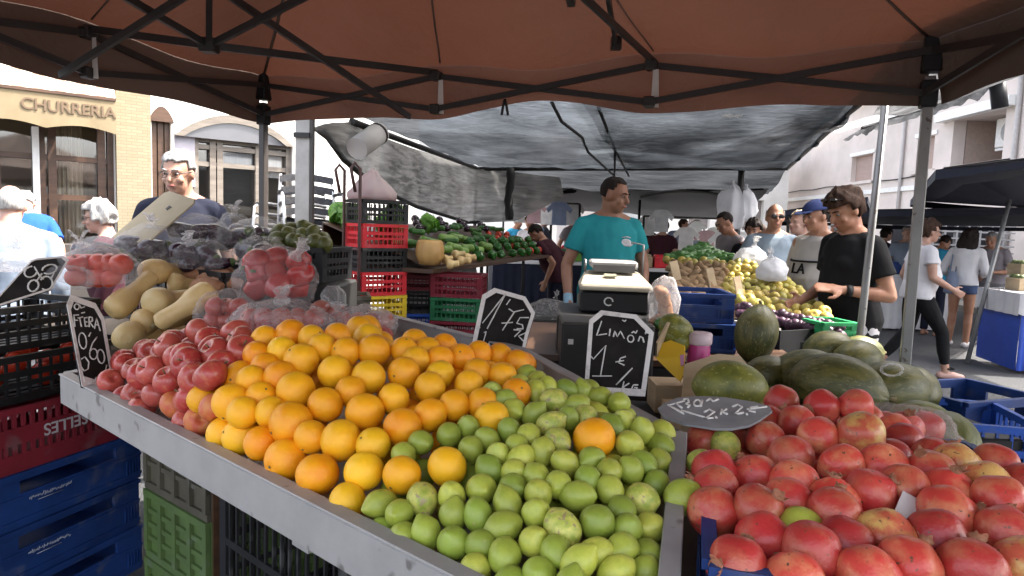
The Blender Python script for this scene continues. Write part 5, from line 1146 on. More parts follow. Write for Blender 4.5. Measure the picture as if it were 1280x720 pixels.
# ================================================================== beyond the tray: melons, crates, scale
BT = thing('produce_table', 'low trestle table under the pomegranate crates and melons', 'table', (1.1, 1.75, 0))
mb = MB(); mb.box((0, .02, .705), (1.5, 1.9, .03), Matrix.Rotation(R(-8), 3, 'Z')); mb.build('table_top', mat('table_board', (.14, .11, .08), .8, vs=3), BT)
for sx in (-1, 1):
    for sy in (-1, 1): mb = MB(); mb.box((sx * .62 + sy * .1, sy * .82, .345), (.05, .05, .69)); mb.build('leg', M['wood'], BT)
gp = 'blue crates holding the pomegranates'
crate('c_blue', V((.615, .98, .765)), R(-15), 'blue crate of pomegranates whose corner shows beside the divider rim', .60, .40, .22, 'slot', gp)
crate('c_blue', V((1.215, .93, .722)), R(-4), 'blue crate of pomegranates at the outer end of the heap', .60, .40, .22, 'slot', gp)
crate('c_blue', V((.78, 1.46, .722)), R(-10), 'blue crate of pomegranates under the lying slate board', .60, .40, .22, 'slot', gp)
mb = MB(); c = at(877, 655, 1.02)
# scrap of paper on the fruit
pl = Plane(at(1125, 640, 1.05), at(1150, 615, 1.09), at(1172, 640, 1.07)); pts = [pl.hit(x, y, .02) for x, y in ((1115, 645), (1128, 614), (1175, 640), (1170, 655), (1128, 652))]; b0 = pts[0].copy(); mb = MB(); mb.prism([p - b0 for p in pts], pl.n * .002); o = mb.build('paper_scrap', M['paper'], None); o.location = b0; tag(o, 'torn white paper scrap lying on the pomegranates', 'paper scrap')
def melon_me(k, mt):
    mb = MB(); mb.ell((0, 0, 0), (1, 1, 1.38), None, 32, 24, fn=lambda p, d: p * (1 + .012 * math.cos(math.atan2(d.y, d.x) * 10) + .035 * N3((d.x + k * 3, d.y, d.z), 1.3)) + V((0, 0, .05 * math.exp(-(1 - abs(d.z)) * 30) * (1 if d.z > 0 else -1)))); return mb.mesh('melon', mt, recalc=False)
MLM = [melon_me(k, M['melon']) for k in range(3)]; MLP = [melon_me(k, M['melon_pale']) for k in range(2)]; PAM = melon_me(7, M['papaya']); MST = stem_me(.07, 1.3, 1.6, .1)
for i, (x, y, Y, r, dv, ms, lab) in enumerate([
    (945, 415, 2.76, .092, (.15, .1, 1), MLM, 'olive melon standing upright beside the blue crates'), (960, 461, 2.35, .075, (1, .3, .1), MLM, 'dark melon lying below the upright melon'),
    (1010, 462, 2.32, .1, (1, -.5, .1), MLM, 'dark green melon behind the biggest one'), (1046, 476, 2.14, .112, (1, -.62, -.12), MLM, 'biggest dark green melon lying next to the pomegranates'), (1112, 480, 2.22, .105, (1, .25, 0), MLM, 'melon with a pale sticker ring beside the biggest one'),
    (1072, 444, 2.55, .088, (1, .6, 0), MLM, 'smaller melon between the big ones and the canopy leg'), (1036, 430, 2.65, .082, (1, .2, .1), MLM, 'melon half hidden in front of the dark fruit boxes'), (1140, 482, 2.42, .1, (.5, 1, 0), MLM, 'melon with a dark outline at the end of the row by the poles'), (985, 480, 2.42, .085, (1, .4, 0), MLM, 'dark melon low behind the cardboard flap'),
    (1146, 520, 1.98, .07, (1, -.3, .2), MLP, 'pale green melon behind the bag of pomegranates'), (1185, 545, 1.86, .085, (.3, 1, .3), MLP, 'larger pale melon beside the blue crate grid'), (1075, 432, 2.85, .075, (1, 0, 0), MLM, 'small melon under the leaning pole'),
    (1095, 505, 2.35, .09, (1, 0, 0), MLM, 'melon wedged low between the biggest and the pale ones')]):
    r *= .93; o = mk('melon', ms[i % len(ms)], None, at(x, y + (8 if i else 2), Y), aimq(dv), r); tag(o, lab, 'melon', 'melons behind the pomegranates'); mk('stem', MST, o)
mb = MB(); c = at(1115, 462, 2.14); mb.tube([c + V((.035 * math.cos(a * .55), 0, .02 * math.sin(a * .55))) for a in range(12)], .004, 6); o = mb.build('sticker_ring', M['film2'], None, org=c); tag(o, 'pale ring of clear film lying on a melon', 'film ring')
bag('torn clear bag of pomegranates behind the heap', at(1130, 548, 1.72), (.13, .1, .08), 'film', None, 21)
for k in range(6): put('pomegranate', POM[k % 3], at(1105 + (k % 3) * 26, 535 + (k // 3) * 24, 1.72 + rnd(-.02, .02)), .045, 'pomegranate inside the torn clear bag', 'pomegranate', 'pomegranates in the torn bag', CAL, 'calyx')
gr = 'blue crates at the outer table end'
c = at(1222, 560, 1.98); crate('c_bright_blue', V((c.x + .03, c.y + .2, .665)), R(-12), 'blue slatted crate at the outer end of the table', .42, .34, .21, 'lattice', gr)
c = at(1185, 505, 2.35); crate('c_blue', V((c.x + .14, c.y + .12, .68)), R(20), 'blue crate with a raised corner behind the slatted one', .4, .3, .2, 'slot', gr)
mb = MB(); mb.box((1.78, 2.25, .33), (.7, .7, .66)); o = mb.build('crate_stand', plain('stand_dark', (.03, .03, .033), .7), None, org=(1.78, 2.25, 0)); tag(o, 'dark box stand under the outer blue crates', 'stand')
# papaya in its cardboard box
o = mk('papaya', PAM, None, at(912, 484, 1.98), aimq((1, -.1, 0)), .078); tag(o, 'long yellow green papaya lying in the cardboard box', 'papaya'); mk('stem', MST, o)
CB = thing('cardboard_box', 'open cardboard box with a raised flap behind the lying slate board', 'cardboard box', at(900, 500, 2.0))
pl = Plane(at(860, 460, 2.15), at(940, 470, 2.15), at(880, 400, 2.22)); b0 = CB.location.copy()
mb = MB(); mb.prism([pl.hit(x, y) - b0 for x, y in ((852, 500), (856, 455), (898, 442), (925, 445), (965, 490), (958, 500))], -pl.n * .006); mb.build('flap', M['card'], CB)
mb = MB(); mb.box((.03, .02, -.09), (.34, .26, .1)); mb.build('tray', M['card'], CB)
# yellow carton, fruit on it, magenta tube
YC = thing('yellow_carton', 'open carton with a bright yellow front holding fruit, behind the lemon board', 'carton', at(842, 470, 2.25)); b0 = YC.location.copy()
pl = Plane(at(820, 450, 2.25), at(855, 455, 2.2), at(838, 420, 2.26)); mb = MB(); mb.prism([pl.hit(x, y) - b0 for x, y in ((819, 447), (821, 432), (838, 425), (856, 432), (855, 466), (850, 477), (838, 466))], -pl.n * .006); mb.build('yellow_front', plain('yellow_print', (.72, .45, .02), .5, vs=5), YC)
mb = MB(); q = [pl.hit(x, y, .001) - b0 for x, y in ((850, 444), (855, 443), (855, 456), (851, 458))]; mb.prism(q, pl.n * .001); mb.build('pink_label', plain('pink_label', (.5, .22, .35), .6), YC)
pl2 = Plane(at(820, 445, 2.25), at(838, 402, 2.32), at(828, 440, 2.42)); mb = MB(); mb.prism([pl2.hit(x, y) - b0 for x, y in ((819, 446), (820, 428), (834, 402), (840, 404), (838, 430))], pl2.n * .005); mb.build('side_wall', M['card'], YC)
for i, (x, y, r, mt) in enumerate(((845, 412, .05, 0), (850, 426, .04, 1), (838, 422, .04, 1))):
    put('mango', AVM if 0 else PAM, at(x, y, 2.32), r, ('green mango resting on top of the yellow carton', 'small mango by the magenta tub on the yellow carton', 'small mango in the back corner of the yellow carton')[i], 'mango', 'mangoes in the yellow carton', MST)
TB_ = thing('magenta_tub', 'magenta plastic tub with a white lid beside the yellow carton', 'tub', at(872, 466, 2.3))
mb = MB(); mb.lathe([(.038, -.143), (.04, -.135), (.037, .1), (.033, .115)], 24); mb.build('tub_body', plain('magenta_plastic', (.5, .05, .22), .35), TB_)
mb = MB(); mb.lathe([(.04, .1), (.042, .104), (.042, .135), (.038, .14), (.001, .14)], 24); mb.build('lid', plain('pale_lid', (.62, .48, .52), .4), TB_)
TB_.location += V((0, 0, .0))
bag('clear bag holding green and brown vegetables next to the scale', at(830, 382, 2.75), (.06, .06, .115), 'film2', None, 22)
mb = MB()
for k, (x, y) in enumerate(((826, 400), (832, 385), (828, 370))): put('potato', TBM[k % 2], at(x, y, 2.75), .028, 'brown tuber inside the clear bag next to the scale', 'tuber', 'tubers in the clear bag')
o = mk('green_pepper', PPM[0].copy(), None, at(829, 405, 2.72), rquat(), .03); o.data.materials.clear(); o.data.materials.append(plain('green_pepper_skin', (.05, .16, .03), .3)); tag(o, 'green pepper at the bottom of the clear bag by the scale', 'pepper'); mk('stem', PST, o)
c = at(880, 432, 2.95); ST2 = thing('black_counter', 'black covered counter under the scale, the blue crates and melons', 'counter', (.62, 3.15, 0), R(-6))
mb = MB(); mb.box((0, 0, .44), (1.2, .9, .88)); mb.build('counter_body', plain('counter_black', (.018, .017, .016), .65), ST2, bevel=.01)
mb = MB(); mb.box((0, 0, .895), (1.24, .94, .025)); mb.build('counter_top', M['wood'], ST2)
cc = at(880, 430, 2.9)
crate('c_blue', V((cc.x - .01, 3.06, .91)), R(-4), 'lower blue crate beside the scale, under the tilted blue one', .30, .36, .125, 'slot', 'blue crates beside the scale')
crate('c_blue', V((cc.x - .01, 3.07, 1.037)), R(-4), 'upper blue crate with a hand slot beside the scale', .28, .34, .125, 'slot', 'blue crates beside the scale')
BX = thing('black_box', 'tall black box standing behind the lemon price board', 'box', at(738, 470, 2.62)); bz = BX.location.z
BX.location.z = 0
mb = MB(); mb.box((.06, .15, .53), (.36, .34, 1.06)); mb.build('box_body', plain('box_black', (.016, .014, .013), .55), BX, bevel=.008)
mb = MB(); mb.box((-.085, -.024, .985), (.02, .006, .02)); mb.build('catch', M['white'], BX)
# low supports that carry the scale, the boxes and the melons
def support(label, c, size, rz=0, m='black_plastic'):
    mb = MB(); mb.box((0, 0, size[2] / 2), size); o = mb.build('support_box', M[m], None, bevel=.006); o.location = c; o.rotation_euler = (0, 0, rz); return tag(o, label, 'box')
support('low black box lifting the scale above the counter', (.43, 3.04, .909), (.44, .5, .15), R(-4))
support('dark box under the cardboard box and the magenta tub', (.62, 2.16, .722), (.62, .56, .078), R(-6))
support('dark box carrying the melons behind the pomegranates', (1.2, 2.3, .722), (.66, .66, .115), R(4))
mb = MB(); mb.box((.03, .1, .85 - YC.location.z), (.16, .14, .095)); mb.build('carton_base', M['card'], YC)
# scale
sc0 = at(769, 392, 2.95); SCL = thing('weighing_scale', 'cream shop scale with a grey metal pan on a black base', 'scale', (sc0.x, sc0.y + .1, 1.062), R(-4)); SCL.scale = (.93, .93, .86)
mb = MB(); mb.box((0, 0, .055), (.32, .32, .11)); mb.build('base', M['black_plastic'], SCL, bevel=.012)
mb = MB(); n = 0
vs = [(-.17, -.2, .115), (.17, -.2, .115), (.17, .17, .115), (-.17, .17, .115), (-.165, -.195, .15), (.165, -.195, .15), (.13, .12, .20), (-.13, .12, .20)]
mb.add(vs, [(0, 3, 2, 1), (4, 5, 6, 7), (0, 1, 5, 4), (1, 2, 6, 5), (2, 3, 7, 6), (3, 0, 4, 7)]); mb.build('housing', M['cream_plastic'], SCL, bevel=.014, seg=2)
mb = MB(); mb.box((-.02, -.06, .184), (.06, .05, .006), Matrix.Rotation(R(9), 3, 'X')); mb.build('display', plain('lcd_grey', (.25, .24, .18), .3), SCL)
mb = MB(); mb.box((0, .1, .235), (.23, .2, .04)); mb.build('pan', M['steel'], SCL, bevel=.01)
mb = MB(); mb.box((0, .02, .215), (.2, .05, .035)); mb.build('pan_front', plain('pan_dark', (.08, .08, .085), .4), SCL)
mb = MB(); mb.tube([(-.135, .06, .19), (-.135, .06, .25), (-.135, .18, .25), (-.135, .18, .19)], .006, 6); mb.build('handle', M['pole_grey'], SCL); mb = MB(); mb.tube([(.16, .2, .16), (.16, .2, .34), (.1, .22, .35)], .006, 6); mb.build('display_post', M['pole_grey'], SCL)
mb = MB(); mb.tube(arc_ := [V((-.03 + .02 * math.cos(a), -.163, .06 + .02 * math.sin(a))) for a in [i * .6 for i in range(10)]], .004, 5); mb.build('knob', M['white'], SCL)
# ================================================================== people
def skinmat(n, c): return mat('skin_' + n, c, .5, col2=(c[0] * .82, c[1] * .7, c[2] * .66), vs=9, sss=.08, bump=.04, bs=60)
M['skin_tan'] = skinmat('tan', (.40, .21, .13)); M['skin_fair'] = skinmat('fair', (.42, .25, .18)); M['skin_pale'] = skinmat('pale', (.42, .26, .20)); M['skin_brown'] = skinmat('brown', (.30, .15, .09))
def hairmat(n, c): return mat('hair_' + n, c, .7, spec=.2, col2=tuple(x * .55 for x in c), vs=5, sc=(14, 14, 2), bump=.5, bs=18)
M['h_white'] = hairmat('white', (.42, .41, .39)); M['h_grey'] = hairmat('grey', (.36, .34, .33)); M['h_dark'] = hairmat('dark', (.022, .014, .011)); M['h_brown'] = hairmat('brown', (.05, .024, .014)); M['h_blond'] = hairmat('blond', (.45, .36, .25))
def cloth(n, c, c2=None): return mat('cloth_' + n, c, .85, col2=c2 or tuple(x * .8 for x in c), vs=5, bump=.25, bs=16, spec=.2)
M['eye_white'] = plain('eye_white', (.26, .23, .21), .25); M['dark_lens'] = plain('dark_iris', (.015, .012, .01), .2); M['lips'] = plain('lips', (.35, .12, .1), .5)
def remesh(mb, name, m, voxel, it=5, fold=0.0, ff=8.0):
    me = mb.mesh(name, m, recalc=True); o = mk('tmp', me)
    md = o.modifiers.new('r', 'REMESH'); md.mode = 'VOXEL'; md.voxel_size = voxel; md.use_smooth_shade = True
    s = o.modifiers.new('s', 'SMOOTH'); s.iterations = it; s.factor = .5
    dg = bpy.context.evaluated_depsgraph_get(); out = bpy.data.meshes.new_from_object(o.evaluated_get(dg)); bpy.data.objects.remove(o)
    if fold:
        sd = random.uniform(0, 50); nn = [(v.normal * (fold * (N3((v.co.x * ff + sd, v.co.y * ff, v.co.z * ff * .45)) + .5 * N3((v.co.x * ff * 2, v.co.y * ff * 2 + sd, v.co.z * ff * 1.1))))) for v in out.vertices]
        for v, d in zip(out.vertices, nn): v.co += d
    out.name = name; out.materials.clear(); out.materials.append(m)
    for p in out.polygons: p.use_smooth = True
    return out
def fit(o, me): return o
def person(label, loc, face, H=1.68, wide=1.0, belly=0.0, lean=0.0, bend=(0, 0), yaw=0, pitch=0, skin='skin_fair', hair=('short', 'h_dark'), top=('c', .55, .86), pants=('p', 'long'), shoes=None, arms=None, legs=None, hands=(0.3, 0.3), fem=False, glasses=None, cap=None, vox=.011, group=None, extras=None, sides=None):
    """a figure in local metres for a height of 1.70, facing +Y; arms are (elbow, wrist, palm facing) for its own right (+X) and left (-X) side"""
    k = H / 1.70; P = thing('person', label, 'person', loc, math.atan2(-face[0], face[1]), group); P.scale = (k, k, k)
    piv = V((0, 0, .95)); RL_ = Matrix.Rotation(-R(lean), 3, 'X') @ Matrix.Rotation(R(bend[0]), 3, 'Y')
    def X(p): p = V(p); return piv + RL_ @ (p - piv) if p.z > .95 else p
    sw = .172 * wide; sh = [X((s * sw, -.005, 1.368)) for s in (1, -1)]
    hip = [V((s * .088 * wide, 0, .90)) for s in (1, -1)]
    legs = legs or [((.10, .02, .49), (.105, -.02, .085), 0), ((-.10, .02, .49), (-.105, -.02, .085), 0)]
    arms = arms or [((.255, -.03, 1.10), (.265, .06, .86), None), ((-.255, -.03, 1.10), (-.265, .06, .86), None)]
    hc = X((0, .015, 1.585)); HR = RL_ @ Matrix.Rotation(R(yaw), 3, 'Z') @ Matrix.Rotation(-R(pitch), 3, 'X')
    hc = hc + RL_ @ Matrix.Rotation(R(yaw), 3, 'Z') @ V((0, .02 + .03 * math.sin(R(pitch)), -.025 * math.sin(R(abs(pitch)))))
    h = lambda x, y, z: hc + HR @ V((x, y, z))
    w_ = wide; rings = [(0, .0, .80, .10 * w_, .085), (0, -.005, .86, .165 * w_, .118), (0, -.008, .93, .172 * w_, .122 + belly * .3), (0, .005 + belly * .35, 1.04, .15 * w_, .108 + belly * .8), (0, .01 + belly * .4, 1.12, .15 * w_, .112 + belly * .9), (0, .004, 1.24, .165 * w_, .118 + belly * .4), (0, -.005, 1.33, .172 * w_, .11), (0, -.012, 1.40, .14 * w_, .085), (0, -.014, 1.44, .08, .065)]
    # -- body
    mb = MB(); mb.loft(rings, 22, X=X)
    for i, s in enumerate((1, -1)): mb.cap(X((s * .035, -.02, 1.435)), .05, sh[i], .05)
    neck = X((0, -.018, 1.42)); mb.cap(neck, .06, h(0, -.025, -.05), .056)
    mb.ell(h(0, -.012, .018), (.074, .094, .1), HR); mb.ell(h(0, .02, -.05), (.057, .07, .068), HR); mb.ell(h(0, .062, -.092), (.026, .022, .02), HR)
    mb.ell(h(0, .072, .022), (.05, .018, .014), HR); mb.cap(h(0, .082, .014), .010, h(0, .106, -.026), .014); mb.ell(h(0, .08, -.062), (.024, .014, .012), HR)
    for s in (-1, 1): mb.ell(h(s * .076, -.008, -.012), (.010, .021, .031), HR); mb.ell(h(s * .04, .062, -.03), (.022, .02, .02), HR)
    for i, s in enumerate((1, -1)):
        el, wr = V(arms[i][0]), V(arms[i][1])
        mb.cap(sh[i], .058, sh[i].lerp(el, .5), .05); mb.cap(sh[i].lerp(el, .45), .05, el, .04); mb.cap(el, .04, el.lerp(wr, .35), .041); mb.cap(el.lerp(wr, .3), .041, wr, .027)
        kn, an = V(legs[i][0]), V(legs[i][1])
        mb.cap(hip[i], .088 * w_, hip[i].lerp(kn, .5), .075 * w_); mb.cap(hip[i].lerp(kn, .45), .076 * w_, kn, .056); mb.cap(kn, .055, kn.lerp(an, .35), .057); mb.cap(kn.lerp(an, .3), .057, an, .038)
        td = R(legs[i][2]); fdir = V((math.sin(td) * s * 0 + .12 * s, 1, 0)).normalized(); toe = an + fdir * .155 + V((0, 0, -.055 + .0)); heel = an - fdir * .035 + V((0, 0, -.05))
        mb.cap(heel, .034, an + fdir * .07 + V((0, 0, -.05)), .036); mb.cap(an + fdir * .05 + V((0, 0, -.05)), .038, toe, .026); mb.cap(an, .036, heel, .032)
        # hand: palm, four fingers, thumb
        fwd = (wr - el).normalized(); pn = V(arms[i][2]) if arms[i][2] else V((-s, 0, 0)); pn = (pn - fwd * pn.dot(fwd)).normalized(); sd = fwd.cross(pn).normalized()
        if arms[i][2] is None and sd.y < 0: sd = -sd
        curl = hands[i]; pc = wr + fwd * .052
        rot = Matrix((sd, fwd, pn)).transposed(); mb.ell(pc, (.041, .056, .019), rot); mb.cap(wr, .025, pc, .024)
        for f_, (o_, L) in enumerate(((.030, .068), (.010, .076), (-.010, .072), (-.029, .058))):
            b0 = wr + fwd * .085 + sd * o_; d1 = (fwd + pn * curl * .5 + sd * o_ * 3).normalized(); d2 = (fwd + pn * curl * 1.6 + sd * o_ * 2).normalized()
            m1 = b0 + d1 * L * .5; mb.cap(b0, .0105, m1, .0100); mb.cap(m1, .0100, m1 + d2 * L * .5, .0088)
        t0 = wr + fwd * .025 + sd * .032; t1 = t0 + (fwd * .7 + sd * .75 + pn * .25).normalized() * .042; mb.cap(t0, .0145, t1, .012); mb.cap(t1, .012, t1 + (fwd + sd * .25 + pn * .2).normalized() * .034, .0098)
    body = remesh(mb, 'body', M[skin], vox, 3); mk('body', body, P)
    # -- face
    for s in (-1, 1):
        m_ = MB(); m_.ell(h(s * .031, .076, .006), (.0105, .010, .0062), HR, 12, 8); e = m_.build('eye', M['eye_white'], P)
        m_ = MB(); m_.ell(h(s * .031 , .0845, .005), (.0058, .003, .0058), HR, 10, 6); m_.build('iris', M['dark_lens'], e)
        m_ = MB(); m_.tube([h(s * .014, .092, .025), h(s * .032, .09, .031), h(s * .05, .076, .026)], [.004, .005, .003], 6); m_.build('eyebrow', M[hair[1]] if hair[1] != 'h_white' else M['h_grey'], P)
    m_ = MB(); m_.ell(h(0, .093, -.058), (.022, .006, .007), HR, 12, 8); m_.build('mouth', M['lips'], P)
    if glasses:
        m_ = MB()
        for s in (-1, 1):
            ring = [h(s * .033 + .024 * math.cos(a), .102 - .006 * abs(math.cos(a)), .004 + .017 * math.sin(a)) for a in [i * .5236 for i in range(13)]]; m_.tube(ring, .0014, 5)
            m_.tube([h(s * .056, .098, .008), h(s * .08, .0, .008), h(s * .078, -.03, -.004)], .0022, 5)
        m_.tube([h(-.01, .106, .008), h(.01, .106, .008)], .0022, 5); m_.build('glasses_frame', M['dark_steel'], P)
        if glasses == 'sun':
            m_ = MB()
            for s in (-1, 1): m_.ell(h(s * .033, .1, .004), (.025, .003, .018), HR, 12, 6)
            m_.build('lens', M['dark_lens'], P)
    # -- hair
    hs, hm = hair[0], M[hair[1]]; sd_ = random.uniform(0, 30)
    def hairshape(keep, r, inf=1.0, cen=(0, -.014, .024), rag=.012):
        m_ = MB(); m_.ell((0, 0, 0), r, None, 40, 26); vs, fs = m_.v, m_.f; outv = [v.copy() for v in vs]; kf = []
        for f in fs:
            c = sum((vs[i] for i in f), V()) / len(f); q = V((c.x / r[0], c.y / r[1], c.z / r[2]))
            if keep(q): kf.append(f)
        for i, v in enumerate(outv):
            n = v.normalized(); v += n * (rag * N3((v.x * 40 + sd_, v.y * 40, v.z * 14)) + rag * .7 * N3((v.x * 16, v.y * 16 + sd_, v.z * 8)))
        m2 = MB(); m2.add([h(cen[0] + v.x, cen[1] + v.y, cen[2] + v.z) for v in outv], kf, 0, True)
        me = m2.mesh('hair', hm, recalc=False); bm = bmesh.new(); bm.from_mesh(me)
        bmesh.ops.delete(bm, geom=[v for v in bm.verts if not v.link_faces], context='VERTS'); bmesh.ops.recalc_face_normals(bm, faces=bm.faces)
        bmesh.ops.solidify(bm, geom=bm.faces[:], thickness=.012); bm.to_mesh(me); bm.free()
        for p in me.polygons: p.use_smooth = True
        return mk('hair', me, P)
    if hs == 'short': hairshape(lambda q: (q.z > .42 + .12 * q.y) if q.y > .25 else (q.z > -.62 if q.y < -.25 else q.z > .02), (.084, .106, .104))
    elif hs == 'crop': hairshape(lambda q: (q.z > .62) if q.y > .35 else (q.z > -.5 if q.y < -.2 else q.z > .12), (.079, .101, .1), rag=.006)
    elif hs == 'full': hairshape(lambda q: (q.z > .30 + .1 * q.x) if q.y > .3 else (q.z > -.72 if q.y < -.15 else q.z > -.15), (.094, .118, .118), rag=.02)
    elif hs == 'ring': hairshape(lambda q: q.y < .15 and -.6 < q.z < .38, (.081, .102, .1), rag=.006)
    elif hs == 'curly': hairshape(lambda q: (q.z > .35) if q.y > .3 else (q.z > -.7 if q.y < -.1 else q.z > -.3), (.1, .122, .12), rag=.03)
    elif hs == 'long':
        hairshape(lambda q: (q.z > .3) if q.y > .35 else (q.z > -.95 if q.y < .05 else q.z > -.2), (.105, .128, .125), rag=.03)
        m_ = MB(); m_.loft([(0, -.05, z, rx, ry) for z, rx, ry in ((.06, .095, .075), (-.05, .125, .085), (-.14, .135, .08), (-.22, .12, .06), (-.25, .08, .04))], 18, X=lambda p: h(p.x, p.y, p.z)); me = remesh(m_, 'hair', hm, .014, 2, .014, 16); mk('hair_length', me, P)
    if cap:
        m_ = MB(); m_.ell((0, 0, 0), (.09, .11, .1), None, 28, 18); m2 = MB(); kf = [f for f in m_.f if sum(m_.v[i].z for i in f) / len(f) > .012]
        m2.add([h(v.x, v.y - .01, v.z * .95 + .032) for v in m_.v], kf, 0, True)
        me = m2.mesh('cap_crown', M[cap], recalc=False); bm = bmesh.new(); bm.from_mesh(me); bmesh.ops.delete(bm, geom=[v for v in bm.verts if not v.link_faces], context='VERTS'); bmesh.ops.solidify(bm, geom=bm.faces[:], thickness=.006); bm.to_mesh(me); bm.free(); cp_ = mk('cap', me, P)
        m_ = MB(); pts = [h(.075 * math.cos(a), .085 + .085 * math.sin(a), .045 - .012 * math.sin(a)) for a in [math.pi * i / 12 for i in range(13)]]; m_.prism(pts, HR @ V((0, 0, .007))); m_.build('peak', M[cap], cp_)
    # -- clothes
    tm, sl_, hem = top; m_ = MB(); g_ = .017
    rr = [(r[0], r[1], r[2], r[3] + g_ + .004, r[4] + g_ + .004) for r in rings if r[2] > hem + .02]; r0 = rr[0]
    rr = [(r0[0], r0[1], hem, r0[3] * 1.02, r0[4] * 1.04)] + rr; rr[-1] = (0, -.012, 1.435, .088, .074)
    m_.loft(rr, 22, X=X)
    if fem:
        for s in (-1, 1): m_.ell(X((s * .075, .085, 1.255)), (.075, .065, .07))
    for i in range(2):
        el, wr = V(arms[i][0]), V(arms[i][1])
        m_.cap(X(((1, -1)[i] * .05, -.018, 1.405)), .058, sh[i], .062)
        if sl_ <= 1: e = sh[i].lerp(el, sl_); m_.tube([sh[i], sh[i].lerp(el, sl_ * .4), sh[i].lerp(el, sl_ * .75), e], [.062, .066, .067, .07], 14)
        else: m_.tube([sh[i], sh[i].lerp(el, .5), el], [.062, .062, .056], 14); m_.cap(el, .055, el, .055); m_.tube([el, el.lerp(wr, sl_ - 1)], [.056, .046], 14)
    top_o = mk('shirt', remesh(m_, 'shirt', M[tm] if isinstance(tm, str) else tm, vox, 3, .009), P)
    if pants:
        pm, pl_len = pants; m_ = MB(); rp = [(r[0], r[1], r[2], r[3] + .012, r[4] + .012) for r in rings if r[2] < 1.0]; rp.append((0, 0, 1.0, .16 * w_, .125 + belly * .4)); m_.loft(rp, 22)
        for i in range(2):
            kn, an = V(legs[i][0]), V(legs[i][1])
            if pl_len == 'long': m_.cap(hip[i], .1 * w_, hip[i].lerp(kn, .5), .088 * w_); m_.cap(hip[i].lerp(kn, .5), .088 * w_, kn, .07); m_.tube([kn, kn.lerp(an, .5), kn.lerp(an, .98)], [.071, .066, .058], 14)
            elif pl_len == 'crop': m_.cap(hip[i], .1 * w_, hip[i].lerp(kn, .5), .085 * w_); m_.cap(hip[i].lerp(kn, .5), .085 * w_, kn, .066); m_.tube([kn, kn.lerp(an, .5), kn.lerp(an, .82)], [.067, .062, .05], 14)
            elif pl_len == 'knee': m_.cap(hip[i], .102 * w_, hip[i].lerp(kn, .5), .092 * w_); m_.tube([hip[i].lerp(kn, .5), hip[i].lerp(kn, .95)], [.092 * w_, .085], 14)
            else: m_.tube([hip[i], hip[i].lerp(kn, .3)], [.106 * w_, .1 * w_], 14)
        mk('trousers' if pl_len in ('long', 'crop') else 'shorts', remesh(m_, 'trousers', M[pm], vox, 3, .008), P)
    if shoes:
        for i, s in enumerate((1, -1)):
            an = V(legs[i][1]); fdir = V((.12 * s, 1, 0)).normalized(); sd2 = fdir.cross(V((0, 0, 1)))
            m_ = MB(); m_.cap(an - fdir * .045 + V((0, 0, -.045)), .042, an + fdir * .08 + V((0, 0, -.045)), .044); m_.cap(an + fdir * .05 + V((0, 0, -.048)), .044, an + fdir * .16 + V((0, 0, -.055)), .034)
            mk('shoe', remesh(m_, 'shoe', M[shoes], .01, 2), P)
    if extras: extras(P, X, h, arms, sh)
    return P
def gp_(px, Y): p = at(px, 360, Y); return V((p.x, p.y, 0))
M['teal'] = cloth('teal', (.022, .25, .27), (.018, .2, .225)); M['beige'] = cloth('beige', (.45, .36, .26)); M['navy_c'] = cloth('navy', (.012, .014, .028)); M['blackc'] = cloth('black', (.009, .009, .010)); M['whitec'] = cloth('white', (.6, .58, .58), (.52, .5, .51)); M['greyc'] = cloth('grey_beige', (.46, .43, .40)); M['greyblue'] = cloth('grey_blue', (.27, .33, .39)); M['lightblue'] = cloth('light_blue', (.19, .23, .29)); M['cyan'] = cloth('cyan', (.04, .30, .48)); M['bluec'] = cloth('royal_blue', (.01, .06, .27)); M['maroonc'] = cloth('maroon', (.05, .014, .022)); M['greyp'] = cloth('grey', (.2, .2, .21)); M['mauve'] = cloth('grey_mauve', (.26, .23, .24)); M['denim'] = cloth('denim', (.07, .10, .19)); M['cap_blue'] = cloth('cap_blue', (.05, .07, .19)); M['glove'] = plain('blue_glove', (.20, .36, .46), .4); M['pinkshoe'] = plain('pink_sandal', (.5, .3, .25), .6); M['tanbag'] = cloth('slate_bag', (.15, .18, .25))
# stall holder in teal
def teal_x(P, X, h, arms, sh):
    el, wr = V(arms[0][0]), V(arms[0][1]); f = (wr - el).normalized(); m_ = MB(); pc = wr + f * .055
    m_.cap(wr - f * .03, .033, pc, .034); rot = Matrix((V((0, 1, 0)), f, V((-1, 0, 0)))).transposed(); m_.ell(pc + f * .01, (.05, .066, .028), rot)
    for o_, L in ((.03, .07), (.01, .078), (-.01, .074), (-.03, .06)): b = wr + f * .085 + V((0, o_, 0)); m_.cap(b, .0135, b + (f + V((-.2, .1, 0))).normalized() * L, .0115)
    t0 = wr + f * .025 + V((0, .035, 0)); m_.cap(t0, .017, t0 + (f * .8 + V((0, .6, 0))).normalized() * .07, .0125)
    mk('glove', remesh(m_, 'glove', M['glove'], .008, 2), P)
    m_ = MB()
    for cx, cz, rx, rz in ((-.075, 1.27, .034, .02), (-.095, 1.255, .03, .018), (-.055, 1.257, .03, .018), (-.075, 1.25, .05, .012)): m_.ell(X((cx, .137, cz)), (rx, .006, rz), None, 14, 8)
    m_.tube([X((-.045, .14, 1.298)), X((-.075, .142, 1.304)), X((-.105, .138, 1.297))], .004, 5); m_.build('shirt_emblem', M['whitec'], P)
